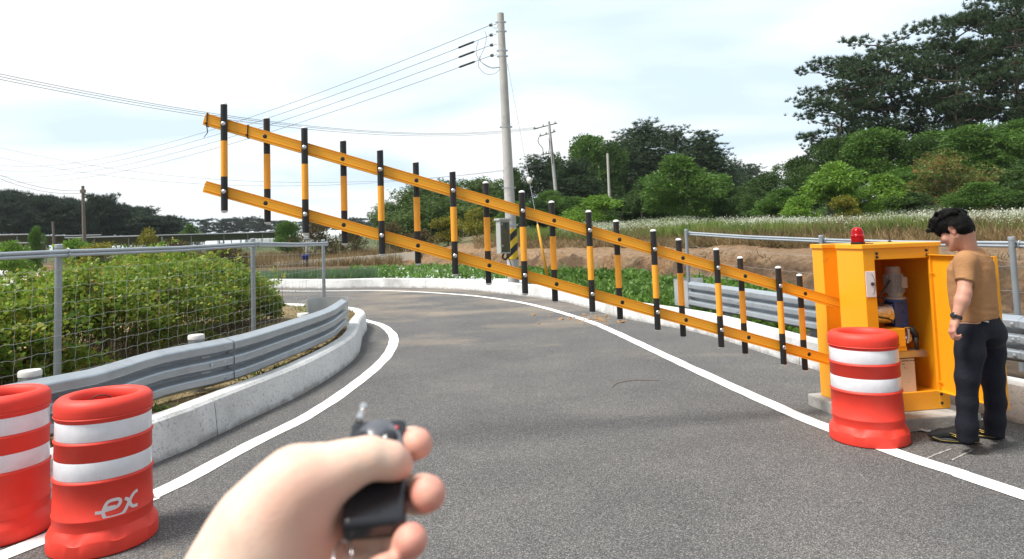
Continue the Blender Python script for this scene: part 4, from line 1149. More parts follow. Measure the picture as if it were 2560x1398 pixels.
# one continuous body: field at 6 mm including both hands
F = body_field(0.0062)
wdir = (wrN - elN); wdir /= np.linalg.norm(wdir)
af = np.array([0.80, -0.1, -0.25]); af -= wdir * (af @ wdir); af /= np.linalg.norm(af)
as_ = np.cross(wdir, af); as_ /= np.linalg.norm(as_)
if as_ @ np.array([-0.3, 0.7, 0]) < 0: as_ = -as_
hand_cones(F, wrN + wdir * 0.012, af, as_, wdir)
wdF = (wrF - elF); wdF /= np.linalg.norm(wdF); af2 = np.array([0, 0, -1.0]); af2 -= wdF * (af2 @ wdF); af2 /= np.linalg.norm(af2); hand_cones(F, wrF + wdF * 0.012, af2, np.cross(wdF, af2), wdF)
me, v = F.mesh('body', 1)
redness(me, v, [(hd(0.10, 0, -0.04), 0.05, 0.5), (hd(-0.01, 0.08, -0.01), 0.04, 0.7), (wrN + wdir * 0.1 + af * 0.03, 0.08, 0.6), (elN, 0.06, 0.3)])
body = kid('body', me, M_SKIN)
for q in (-1, 1):
    b = MB(); b.lathe([(0.0105 * math.sin(R(a)), -0.0105 * math.cos(R(a))) for a in range(0, 181, 20)], tuple(hd(0.0845, 0.032 * q, -0.008)), 14, (Vector(hl), Vector(hup), Vector(hfw))); b.build('eye', mat('eye_dark', (0.03, 0.02, 0.018), 0.2), man, smooth=True)
    b = MB(); b.tube([hd(0.099, 0.014 * q, 0.016), hd(0.098, 0.03 * q, 0.022), hd(0.086, 0.05 * q, 0.016)], [0.003, 0.004, 0.002], 6); b.build('eyebrow', mat('hair_black', (0.012, 0.010, 0.009), 0.5), man, smooth=True)
# hair: cap of locks over the skull, cut round the ear, fringe hanging forward
def hair_field():
    F = Field(HC - 0.22, HC + 0.22, 0.0042)
    F.ell(hd(-0.008, 0, 0.032), HA, (0.112, 0.092, 0.110), 0.01)
    F.ell(hd(0.050, 0, 0.050), HA, (0.070, 0.080, 0.062), 0.03)
    F.ell(hd(0.082, 0, 0.032), HA, (0.032, 0.062, 0.036), 0.02)
    F.ell(hd(-0.060, 0, -0.015), HA, (0.055, 0.080, 0.072), 0.03)
    r = np.random.default_rng(5)
    for i in range(70):                                    # tousled locks
        a = r.uniform(-0.10, 0.12); b_ = r.uniform(-0.085, 0.085); q = 1 - (a / 0.135) ** 2 - (b_ / 0.105) ** 2
        if q < 0.02: continue
        c = 0.034 + 0.108 * math.sqrt(q)
        p0 = hd(a, b_, c - 0.012); p1 = hd(a + r.uniform(0.0, 0.035), b_ + r.uniform(-0.02, 0.02), c + r.uniform(-0.008, 0.009)); p2 = hd(a + r.uniform(0.02, 0.05), b_ + r.uniform(-0.025, 0.025), c - r.uniform(0.005, 0.022))
        F.chain([p0, p1, p2], [0.015, 0.012, 0.005], 0.008)
    for i in range(15):
        b_ = -0.068 + 0.136 * i / 14; F.chain([hd(0.060, b_, 0.085), hd(0.106 - abs(b_) * 0.30, b_ * 1.02, 0.060), hd(0.104 - abs(b_) * 0.45 + r.uniform(-0.004, 0.006), b_ * 1.03, 0.012 + r.uniform(-0.008, 0.010))], [0.026, 0.020, 0.007], 0.008)
    for i in range(16):
        a = R(100 + 160 * i / 15); x = math.cos(a) * 0.098; y = math.sin(a) * 0.083
        F.chain([hd(x, y, 0.02), hd(x * 1.02, y * 1.02, -0.025), hd(x * 0.93 - 0.003, y * 0.95, -0.062 + r.uniform(-0.006, 0.006) + (0.02 if abs(y) > 0.06 else 0))], [0.020, 0.016, 0.006], 0.010)
    for q in (-1, 1):
        F.ell(hd(0.072, 0.072 * q, -0.052), HA, (0.052, 0.035, 0.060), 0.008, 'sub')
        F.ell(hd(-0.008, 0.085 * q, -0.020), HA, (0.028, 0.024, 0.050), 0.008, 'sub')
        F.cone(hd(0.022, 0.074 * q, 0.03), hd(0.018, 0.072 * q, -0.012), 0.013, 0.006, 0.008)
    F.ell(hd(0.12, 0, -0.078), HA, (0.085, 0.070, 0.072), 0.008, 'sub')
    x, y, z = F.pts(); F.F += (0.0028 * folds(x, y, z, 3, 150, 7)).astype(np.float32)
    return F
from mathutils.bvhtree import BVHTree
hm = hair_field(); me, HV = hm.mesh('hair', 1); HF = [tuple(p.vertices) for p in me.polygons]
def hair_mat():
    m, nt, n, l, b = _nodes('hair'); b.inputs['Base Color'].default_value = (0.0035, 0.003, 0.003, 1); b.inputs['Roughness'].default_value = 0.65; b.inputs['Specular IOR Level'].default_value = 0.12
    mp = n.new('ShaderNodeMapping'); mp.inputs['Scale'].default_value = (1, 1, 0.25); tc = n.new('ShaderNodeTexCoord'); l.new(tc.outputs['Object'], mp.inputs[0])
    w = noise(n, l, 240, 3, 0.7, mp.outputs[0]); bump(n, l, b, w.outputs['Fac'], 0.9, 0.004); return m
HM = hair_mat(); hair_o = kid('hair', me, HM)
def strands():
    bvh = BVHTree.FromPolygons([tuple(p) for p in HV], [tuple(f) for f in HF])
    r = np.random.default_rng(9); b = MB()
    for i in range(1500):
        u = unit_(r); q = Vector(hd(-0.005, 0, 0.03)); h = bvh.ray_cast(q + Vector(hfw * u[0] + hl * u[1] + hup * u[2]) * 0.3, -Vector(hfw * u[0] + hl * u[1] + hup * u[2]))
        if h[0] is None or u[2] < -0.45: continue
        n_ = h[1]; t_ = Vector(hfw * (0.7 + 0.5 * r.normal()) + hl * r.normal() * 0.6 - hup * (0.25 + 0.3 * r.uniform())); t_ = (t_ - n_ * t_.dot(n_)).normalized(); L = r.uniform(0.015, 0.038)
        p0 = h[0] - n_ * 0.002; p1 = p0 + t_ * L * 0.5 + n_ * r.uniform(0.001, 0.006); p2 = p0 + t_ * L + n_ * r.uniform(-0.003, 0.007) - EZ * 0.003; s_ = t_.cross(n_) * 0.0011
        b.add([p0 + s_, p0 - s_, p1 + s_, p1 - s_, p2], [(0, 1, 3, 2), (2, 3, 4)])
    b.build('hair_strands', HM, hair_o)
def unit_(r): v = r.normal(size=3); return v / np.linalg.norm(v)
strands()
# clothing
def cloth(name, col, rough=0.8, weave=900, var=0.06):
    m, nt, n, l, b = _nodes(name); c = np.array(col)
    a = noise(n, l, 9, 5, 0.6); r = ramp(n, l, a.outputs['Fac'], [(0.3, tuple(c * (1 - var))), (0.7, tuple(c * (1 + var)))]); l.new(r.outputs[0], b.inputs['Base Color'])
    b.inputs['Roughness'].default_value = rough; b.inputs['Specular IOR Level'].default_value = 0.25
    w = noise(n, l, weave, 2, 0.5); f = noise(n, l, 16, 4, 0.6)
    ad = n.new('ShaderNodeMath'); ad.operation = 'MULTIPLY_ADD'; ad.inputs[1].default_value = 0.12; l.new(w.outputs['Fac'], ad.inputs[0]); l.new(f.outputs['Fac'], ad.inputs[2])
    bump(n, l, b, ad.outputs[0], 0.5, 0.018); return m
F = Field(lo + np.array([0, 0, 0.75]), hi + np.array([0, 0, -0.10]), 0.0065)
F.stack([P(x, y) for y, x, a, b in T_rows], bf, bl, [a for y, x, a, b in T_rows], [b for y, x, a, b in T_rows], 0.03)
slN = shN * 0.36 + elN * 0.64; slF = shF * 0.36 + elF * 0.64
F.chain([P(2430, 640), shN + up3 * 0.002, slN], [0.06, 0.064, 0.0575], 0.045); F.chain([P(2446, 640, 0.06), shF, slF], [0.06, 0.064, 0.0575], 0.045)
F.cone(neck - up3 * 0.045, neck + up3 * 0.0, 0.085, 0.066, 0.04)
# open cuffs, hem and neck: cut the solid ends
for a_, e_ in ((slN, elN), (slF, elF)):
    d_ = (e_ - a_); d_ /= np.linalg.norm(d_); sl, (x, y, z) = F._box(a_ - 0.13, a_ + 0.16)
    near = np.sqrt((x - a_[0]) ** 2 + (y - a_[1]) ** 2 + (z - a_[2]) ** 2) - 0.088
    plane = -((x - a_[0]) * d_[0] + (y - a_[1]) * d_[1] + (z - a_[2]) * d_[2]) + 0.0
    F.F[sl] = np.maximum(F.F[sl], -np.maximum(near, plane)).astype(np.float32)
x, y, z = F.pts()
wr = folds(x, y, z, 11, 26, 6, (1, 1, 0.55)); zz = z - P(2440, 800)[2]
amp = 0.0035 + 0.004 * np.exp(-((zz - 0.03) / 0.07) ** 2) + 0.004 * np.exp(-((z - shN[2] + 0.12) / 0.06) ** 2)
F.F += (amp * wr).astype(np.float32)
# deep diagonal tucks above the trouser band at the back
bk = -((x - P(2446, 780)[0]) * bf[0] + (y - P(2446, 780)[1]) * bf[1])
F.F += (0.0022 * sstep(0.0, 0.08, bk) * np.sin((zz + 0.35 * bk) * 120) * np.exp(-((zz - 0.075) / 0.035) ** 2)).astype(np.float32)
hem = zz - 0.30 * np.maximum(bk + 0.03, 0) + 0.026
F.F = np.maximum(F.F, -hem.astype(np.float32) * 1.0)
me, v = F.mesh('shirt', 1)
M_SHIRT = cloth('tan_knit', (0.36, 0.185, 0.082), 0.85, 700)
shirt = kid('shirt', me, M_SHIRT)
# ribbed sleeve band, collar
for a_, e_ in ((slN, elN),):
    d_ = Vector((e_ - a_)).normalized(); X = d_.cross(EZ).normalized(); Y = d_.cross(X); b = MB()
    b.lathe([(0.050, -0.004), (0.0585, -0.003), (0.0605, -0.015), (0.0605, -0.017), (0.058, -0.019)], Vector(a_), 28, (X, Y, d_)); b.f = [f for f in b.f if len(f) == 4]; b.build('sleeve_hem', M_SHIRT, shirt, smooth=True)
na = Vector(hd(-0.045, 0, -0.05)) - Vector(neck - up3 * 0.02); na.normalize(); X = Vector(bf) - na * Vector(bf).dot(na); X.normalize(); Y = na.cross(X)
b = MB(); k = 40; vs = []
nc = Vector(neck - up3 * 0.012)
for ri, (r_, h_) in enumerate([(0.070, -0.02), (0.0665, 0.012), (0.066, 0.032), (0.070, 0.037), (0.078, 0.028), (0.094, 0.000), (0.098, -0.014), (0.095, -0.016)]):
    for j in range(k):
        w = 2 * math.pi * j / k; fr = max(0, math.cos(w)); drop = 0.030 * fr ** 2
        vs.append(nc + X * (math.cos(w) * r_ * (1 + 0.03 * fr)) + Y * (math.sin(w) * r_) + na * (h_ - drop))
b.add(vs, [(i * k + j, i * k + (j + 1) % k, (i + 1) * k + (j + 1) % k, (i + 1) * k + j) for i in range(7) for j in range(k)])
b.build('collar', M_SHIRT, shirt, smooth=True)
# trousers
F = Field(lo, hi + np.array([0, 0, -0.55]), 0.0065)
F.stack([P(2446, 766), P(2447, 787), P(2448, 805), P(2449, 822), P(2449, 840)], bf, bl, [0.098, 0.106, 0.119, 0.122, 0.115], [0.138, 0.148, 0.164, 0.172, 0.168], 0.04)
F.chain([P(2424, 838, -0.07), P(2425, 880, -0.085), kneeN, P(2418, 1005, -0.075), P(2417, 1062, -0.065), P(2418, 1096, -0.06)], [0.094, 0.090, 0.074, 0.063, 0.064, 0.062], 0.03)
F.chain([P(2472, 838, 0.09), P(2478, 880, 0.08), P(2481, 945, 0.06), P(2489, 1005, 0.05), P(2487, 1050, 0.05), P(2486, 1088, 0.05)], [0.094, 0.086, 0.074, 0.064, 0.063, 0.060], 0.03)
F.ell(P(2480, 835, 0.0), (bf, bl, up3), (0.085, 0.12, 0.10), 0.04)
x, y, z = F.pts()
w1 = folds(x, y, z, 21, 17, 8, (1.0, 1.0, 0.9)); za = z
amp = 0.002 + 0.005 * np.exp(-((z - 0.15) / 0.09) ** 2) + 0.0025 * np.exp(-((z - 0.50) / 0.09) ** 2) + 0.004 * np.exp(-((z - 0.80) / 0.1) ** 2)
F.F += (amp * w1).astype(np.float32)
F.F = np.maximum(F.F, (0.080 - z + 0.012 * np.sin(x * 30 + y * 11)).astype(np.float32) + 0 * F.F)
me, v = F.mesh('trousers', 1)
M_TRS = cloth('navy_twill', (0.0085, 0.0095, 0.0165), 0.8, 1200, 0.12)
trs = kid('trousers', me, M_TRS)
pz = P(2464, 803, 0); b = MB()
pts = [P(2447, 803, -0.14), P(2458, 804, -0.135), P(2467, 804, -0.13), P(2471, 806, -0.128)]
dep = [Vector(q) for q in pts]
# pocket trim sits on the cloth: drop each point along the line of sight onto the trousers
from mathutils.bvhtree import BVHTree
bv = BVHTree.FromPolygons([tuple(parent_world(man) @ q.co) for q in me.vertices], [tuple(p.vertices) for p in me.polygons])
def drop(px, py):
    d = ray(px, py).normalized(); h = bv.ray_cast(EYE, d); return (h[0] - d * 0.002) if h[0] is not None else U(px, py, MY - 0.12)
b.tube([drop(2449, 801.5), drop(2457, 802), drop(2465, 803.5), drop(2471, 805)], [0.0015, 0.004, 0.0065, 0.007], 8); b.build('pocket_trim', mat('reflective_trim', (0.5, 0.5, 0.52), 0.3), trs, smooth=True)
# shoes
M_SHOE = cloth('black_mesh', (0.010, 0.010, 0.011), 0.7, 900, 0.2); M_SOLE = mat('black_foam', (0.016, 0.016, 0.018), 0.6, 0, 0.1, 30, 0.2, 60); M_GOLD = mat('gold_print', (0.46, 0.34, 0.08), 0.35, 0.5, 0.1, 20)
def shoe(heel, d, ank, w=1):
    d = np.array(d); d = d / np.linalg.norm(d); s_ = np.array([-d[1], d[0], 0]); F = Field(heel + np.array([-.4, -.4, -.02]), heel + np.array([.4, .4, .2]), 0.0052)
    def q(a, b_, c): return heel + d * a + s_ * b_ + up3 * c
    F.cone(q(0.03, 0, 0.065), q(0.10, 0, 0.066), 0.045, 0.048, 0.03); F.cone(q(0.10, 0, 0.064), q(0.20, 0.004, 0.052), 0.050, 0.043, 0.03, flat=(up3, 0.92)); F.cone(q(0.20, 0.004, 0.050), q(0.252, 0.008, 0.044), 0.043, 0.031, 0.02, flat=(up3, 0.85))
    F.cone(q(0.045, 0, 0.06), np.array(ank) * 0.5 + q(0.06, 0, 0.10) * 0.5, 0.042, 0.046, 0.03)
    x, y, z = F.pts(); F.F = np.maximum(F.F, (heel[2] + 0.026 - z).astype(np.float32) + 0 * F.F)
    me, v = F.mesh('shoe', 1); sh = kid('shoe', me, M_SHOE)
    b = MB(); k = 44; out = []
    for i in range(k):
        t = 2 * math.pi * i / k; a = 0.128 + 0.158 * math.cos(t); wd = (0.040 + 0.012 * sstep(0.05, 0.2, a)) * math.sin(t) * (1 if abs(math.sin(t)) < 0 else 1); wd = math.copysign(abs(math.sin(t)) ** 0.75, math.sin(t)) * (0.039 + 0.013 * float(sstep(0.05, 0.2, a)))
        out.append((a, wd))
    vs = []
    for sc, zf in ((0.93, 0.0), (1.0, 0.008), (1.03, 0.022), (0.99, 0.036)):
        for a, wd in out:
            lift = 0.022 * float(sstep(0.20, 0.285, a)) + 0.010 * float(sstep(0.03, -0.03, a))
            vs.append(q(0.128 + (a - 0.128) * sc, wd * sc, zf + lift + (0.010 * float(sstep(0.1, -0.03, a)) if zf > 0.02 else 0)))
    b.add(vs, [(i * k + j, i * k + (j + 1) % k, (i + 1) * k + (j + 1) % k, (i + 1) * k + j) for i in range(3) for j in range(k)] + [tuple(range(k - 1, -1, -1)), tuple(range(3 * k, 4 * k))])
    b.build('sole', M_SOLE, sh, smooth=True)
    side = 1 if (np.array([0, 0, 0]) - heel) @ s_ > 0 else -1
    bvs = BVHTree.FromPolygons([tuple(parent_world(man) @ p.co) for p in me.vertices], [tuple(p.vertices) for p in me.polygons])
    def on(a, c):
        p = Vector(q(a, 0.2 * side, c)); h = bvs.ray_cast(p, Vector(-s_ * side)); return (h[0] + Vector(s_ * side) * 0.001) if h[0] is not None else Vector(q(a, 0.045 * side, c))
    b = MB(); b.tube([on(0.15, 0.078), on(0.11, 0.066), on(0.07, 0.060), on(0.03, 0.066)], [0.002, 0.0035, 0.0035, 0.002], 6); b.tube([on(0.14, 0.064), on(0.10, 0.050), on(0.05, 0.046), on(0.01, 0.052)], [0.0015, 0.0025, 0.0025, 0.0015], 6); b.tube([on(0.11, 0.066), on(0.085, 0.052)], [0.0025, 0.002], 6); b.build('side_print', M_GOLD, sh, smooth=True)
    b = MB(); b.tube([Vector(q(a, wd * 1.035, 0.020 + 0.022 * float(sstep(0.20, 0.285, a)))) for a, wd in out if wd * side > 0.015], 0.0022, 5); b.build('sole_line', M_GOLD, sh, smooth=True)
    b = MB()
    for i in range(5): b.tube([Vector(q(0.125 + 0.014 * i, -0.022, 0.110 - 0.0055 * i)), Vector(q(0.131 + 0.014 * i, 0, 0.117 - 0.0058 * i)), Vector(q(0.125 + 0.014 * i, 0.022, 0.110 - 0.0055 * i))], 0.003, 6)
    b.build('lace', M_RUB, sh, smooth=True)
hN = np.array(G(2449, 1112)); tN = np.array(G(2338, 1102)); hF2 = np.array(G(2513, 1101)); dN = tN - hN
shoe(hN + dN / np.linalg.norm(dN) * 0.03, dN, ankN); shoe(hF2 + dN / np.linalg.norm(dN) * 0.03, dN + np.array([0.02, 0.10, 0]), ankF)
# watch
X = Vector(wdir).cross(EZ).normalized(); Y = Vector(wdir).cross(X); b = MB(); wc = Vector(wrN - wdir * 0.012)
b.lathe([(0.0335, -0.011), (0.0355, -0.010), (0.0355, 0.010), (0.0335, 0.011)], wc, 28, (X, Y, Vector(wdir))); watch = b.build('watch', M_RUB, man, autosmooth=50)
fd = Vector((-0.85, -0.35, 0.1)); fd = (fd - Vector(wdir) * fd.dot(Vector(wdir))).normalized(); b = MB(); b.lathe([(0.019, 0), (0.020, 0.003), (0.020, 0.010), (0.017, 0.012), (0, 0.012)], wc + fd * 0.031, 24, (Vector(wdir), Vector(wdir).cross(fd), fd)); b.build('watch_case', mat('watch_black', (0.01, 0.01, 0.012), 0.15), watch, autosmooth=40)

# ================================================================== THE VIEWER'S HAND WITH THE REMOTE
def Hp(zx, zy, Y): return np.array(U(440 + zx * 0.299, 980 + zy * 0.299, Y))
HY = 0.0
tl, tr, brc, blc = [Vector(Hp(*q)) for q in ((1450, 205, 0.462), (1942, 235, 0.462), (1900, 1112, 0.393), (1400, 1085, 0.393))]
rc = (tl + tr + brc + blc) / 4
RL = ((tl + tr) - (blc + brc)); RLEN = RL.length / 2; RL.normalize()
RW = ((tr + brc) - (tl + blc)); RWID = RW.length / 2; RW = (RW - RL * RW.dot(RL)).normalized(); RN = RL.cross(RW)
if RN.dot(EYE - rc) < 0: RN = -RN
TH = 0.0150
hand = thing('hand', tuple(Hp(900, 1100, 0.41)), "left hand holding a black remote control up to the camera, thumb on its buttons", 'hand')
wristc = Hp(660, 1430, 0.402); fore = Hp(-250, 2900, 0.355)
lo2 = np.array(Hp(900, 900, 0.41)) - np.array([0.17, 0.12, 0.17]); hi2 = lo2 + np.array([0.29, 0.24, 0.26])
F = Field(lo2, hi2, 0.0021)
F.cone(fore, wristc, 0.040, 0.0305, 0.02); 
thb = [Hp(720, 1130, 0.398), Hp(1020, 765, 0.402), Hp(1400, 630, 0.409), Hp(1600, 545, 0.413), Hp(1790, 578, 0.418), Hp(1858, 606, 0.421)]
F.chain(thb[:4], [0.0258, 0.0176, 0.0132, 0.0116], 0.009)
F.ell(Hp(905, 985, 0.404), (np.array([0.75, 0, 0.66]), np.array([0.66, 0, -0.75]), np.array([0, 1.0, 0])), (0.033, 0.0245, 0.021), 0.016)
F.cone(wristc, Hp(985, 1180, 0.412), 0.030, 0.0245, 0.016)
F.cone(Hp(760, 1420, 0.41), Hp(1130, 1500, 0.418), 0.028, 0.023, 0.02)
mcp = [Hp(1180, 600, 0.452), Hp(1150, 850, 0.440), Hp(1120, 1130, 0.425), Hp(1100, 1400, 0.412)]
for m_ in mcp: F.cone(wristc * 0.6 + Hp(900, 1100, 0.42) * 0.4, m_, 0.019, 0.0125, 0.014)
fing = [[mcp[0], Hp(1640, 480, 0.482), Hp(1960, 436, 0.474), Hp(2018, 432, 0.450)],
        [mcp[1], Hp(1660, 860, 0.452), Hp(2050, 855, 0.442), Hp(2108, 850, 0.416)],
        [mcp[2], Hp(1560, 1240, 0.426), Hp(1900, 1268, 0.416), Hp(1966, 1240, 0.394)],
        [mcp[3], Hp(1440, 1480, 0.412), Hp(1690, 1500, 0.404), Hp(1760, 1480, 0.388)]]
frr = [(0.0105, 0.0100, 0.0108, 0.0098), (0.0110, 0.0108, 0.0115, 0.0104), (0.0105, 0.0102, 0.0104, 0.0092), (0.0095, 0.0088, 0.0085, 0.0078)]
F.chain([Hp(1640, 560, 0.413), thb[4], thb[5]], [0.0113, 0.0104, 0.0088], 0.0055)
for p_, r_ in zip(fing, frr): F.chain(p_, r_, 0.005)
# thumb crease and the hollow the remote is pressed into
# creases across the thumb joint, finger joints and the ball of the thumb
def groove(c, ax, r_, a0, a1, w_=0.0011, k_=0.0025):
    ax = np.array(ax); ax = ax / np.linalg.norm(ax); e = np.array(EYE) - c; e -= ax * (e @ ax); e /= np.linalg.norm(e); g = np.cross(ax, e)
    ps = [c + (e * math.cos(R(a)) + g * math.sin(R(a))) * r_ for a in np.linspace(a0, a1, 9)]
    for i in range(8): F.cone(ps[i], ps[i + 1], w_, w_, k_, op='sub')
for p_, r_ in zip(fing, frr): groove(p_[2], p_[3] - p_[2], r_[2] + 0.0002, -110, 110, 0.0012)
me, v = F.mesh('skin', 1)
redness(me, v, [(fing[0][3], 0.017, 1.0), (fing[1][3], 0.019, 1.0), (fing[2][3], 0.017, 1.0), (fing[3][3], 0.016, 0.9), (thb[5], 0.014, 0.8), (Hp(1150, 1000, 0.385), 0.03, 0.35), (Hp(1250, 1300, 0.39), 0.03, 0.5)])
M_HAND = skin_mat('hand_skin', (0.74, 0.545, 0.43), (0.64, 0.15, 0.115), 'flush')
kid('skin', me, M_HAND, hand)
# thumb nail, on the far upper side of the tip
td = Vector(thb[5] - thb[4]).normalized(); nn = (RW * 0.75 + RL * 0.85 - RN * -0.1); nn = (nn - td * nn.dot(td)).normalized(); sd = td.cross(nn)
b = MB(); vs = []
for i in range(6):
    for j in range(7):
        a = -1 + 2 * j / 6; p = Vector(thb[5]) + td * (-0.006 + 0.0125 * i / 5) + sd * (0.0062 * math.sin(a * 1.1)) + nn * (0.0089 * math.cos(a * 1.0) + 0.0006 - 0.0018 * max(0, i - 3)); vs.append(p)
b.add(vs, [(i * 7 + j, i * 7 + j + 1, (i + 1) * 7 + j + 1, (i + 1) * 7 + j) for i in range(5) for j in range(6)]); b.build('nail', mat('nail', (0.66, 0.42, 0.36), 0.25), hand, smooth=True)
# remote control
M_RMT = mat('remote_black', (0.014, 0.015, 0.019), 0.16, 0, 0.1, 40, 0.05, 500); M_RGR = mat('remote_grey', (0.10, 0.105, 0.12), 0.3, 0.2, 0.1, 30)
rem = thing('remote_control', tuple(rc), 'small black remote control with silver aerial, held in the hand', 'remote control')
def rp(a, b_, c): return rc + RW * a + RL * b_ + RN * c
b = MB(); b.box(rp(0, 0, -TH / 2), (RWID, RLEN, TH), (RW, RL, RN)); b.build('body', M_RMT, rem, bevel=0.0050, autosmooth=40, seg=5)
b = MB(); k = 24; vs = []
hw, hl_ = RWID * 0.46, RLEN * 0.40
for i in range(k + 1):
    w = math.pi * i / k; vs.append(rp(hw * math.cos(w), RLEN * 0.12 + hl_ * 0.9 * math.sin(w), 0.0008))
b.add(vs, [tuple(range(k + 1))]); b.build('button_panel', M_RGR, rem)
for (a, c) in ((-0.28, 0.28), (0.20, 0.28), (-0.28, 0.10), (0.20, 0.10)):
    b = MB(); b.lathe([(0.0048, 0.0005), (0.0048, 0.0022), (0.0036, 0.0030), (0, 0.0032)], rp(RWID * a, RLEN * c, 0.0006), 18, (RW, RL, RN)); b.build('button', M_RMT, rem, autosmooth=40)
b = MB(); b.lathe([(0.0056, 0.0004), (0.0066, 0.0014), (0.0056, 0.0020)], rp(-RWID * 0.02, RLEN * 0.36, 0.0008), 24, (RW, RL, RN)); b.build('button_ring', M_RGR, rem, autosmooth=60)
b = MB(); b.lathe([(0.0013, 0.0), (0.0013, 0.0016), (0, 0.002)], rp(RWID * 0.33, RLEN * 0.37, 0.0), 12, (RW, RL, RN)); b.build('indicator_led', mat('led_red', (0.35, 0.02, 0.02), 0.2), rem)
ab = Vector(Hp(1540, 212, 0.464)); at_ = Vector(Hp(1573, 118, 0.476)); ad = (at_ - ab).normalized(); x_ = ad.cross(RN).normalized(); y_ = ad.cross(x_); L = (at_ - ab).length
b = MB(); b.lathe([(0.0026, -0.004), (0.0026, L * 0.35), (0.0019, L * 0.40), (0.0019, L * 0.62), (0.0029, L * 0.68), (0.0029, L * 1.0), (0.0018, L * 1.08), (0, L * 1.09)], ab, 18, (x_, y_, ad)); b.build('aerial', M_STEEL, rem, autosmooth=50)
b = MB(); rcx = Vector(Hp(1395, 1400, 0.386)); b.tube([rcx + RW * (0.0048 * math.cos(R(a))) + RL * (0.013 * math.sin(R(a))) + RN * 0.002 * math.cos(R(a * 2)) for a in range(0, 361, 15)], 0.0007, 6); b.build('key_ring', M_STEEL, rem, smooth=True)
# ================================================================== PLANTS
def leaves_at(P_, N_, size, aspect=0.5, fold=0.18, shape='leaf', jitter=0.35, r=None):
    """one small blade per row: P_ base points, N_ pointing directions; returns verts, quads (two per blade)"""
    r = r or rng; n = len(P_)
    d = N_ / np.maximum(np.linalg.norm(N_, axis=1, keepdims=True), 1e-9)
    a = r.normal(size=(n, 3)); a[:, 2] *= 0.4
    s = np.cross(d, a); s /= np.maximum(np.linalg.norm(s, axis=1, keepdims=True), 1e-9)
    u = np.cross(s, d)
    L = (size * (1 + jitter * r.uniform(-1, 1, n)))[:, None] if not hasattr(size, 'shape') else size[:, None]
    w = L * aspect
    if shape == 'leaf':      # six points: base, two shoulders, two lower shoulders, tip
        v = np.stack([P_, P_ + d * L * 0.42 + s * w * 0.5 + u * L * fold, P_ + d * L - u * L * fold * 0.6, P_ + d * L * 0.42 - s * w * 0.5 + u * L * fold, P_ + d * L * 0.5], 1)
        f = np.array([[0, 1, 4], [1, 2, 4], [0, 4, 3], [4, 2, 3]])
        v = v.reshape(-1, 3); F_ = (np.arange(n)[:, None, None] * 5 + f[None]).reshape(-1, 3)
        return v, F_
    if shape == 'quad':
        v = np.stack([P_ - s * w * 0.2, P_ + d * L * 0.55 + s * w * 0.5 + u * L * fold, P_ + d * L, P_ + d * L * 0.45 - s * w * 0.5 + u * L * fold], 1).reshape(-1, 3)
        F_ = (np.arange(n)[:, None] * 4 + np.array([[0, 1, 2, 3]])); return v, F_
    if shape == 'blade':
        v = np.stack([P_ - s * w * 0.5, P_ + s * w * 0.5, P_ + d * L + u * L * fold], 1).reshape(-1, 3)
        F_ = (np.arange(n)[:, None] * 3 + np.array([[0, 1, 2]])); return v, F_
def unit(n, r=None):
    v = (r or rng).normal(size=(n, 3)); return v / np.linalg.norm(v, axis=1, keepdims=True)
def trunk_mesh(b, base, top, r0, r1, bends=4, wob=0.15, r=None):
    r = r or rng; pts = []; rs = []
    for i in range(bends + 1):
        t = i / bends; p = np.array(base) * (1 - t) + np.array(top) * t
        if 0 < i < bends: p = p + r.normal(size=3) * np.array([wob, wob, 0])
        pts.append(p); rs.append(r0 + (r1 - r0) * t)
    pts = smooth_path(pts, np.linalg.norm(np.array(top) - np.array(base)) / 10); n = len(pts)
    b.tube(pts, [r0 + (r1 - r0) * i / (n - 1) for i in range(n)], 7); return pts
M_BARK = mat('pine_bark', (0.10, 0.072, 0.052), 0.9, 0, 0.3, 3, 0.6, 12)
M_BARK2 = mat('grey_bark', (0.13, 0.115, 0.095), 0.9, 0, 0.3, 4, 0.6, 14)
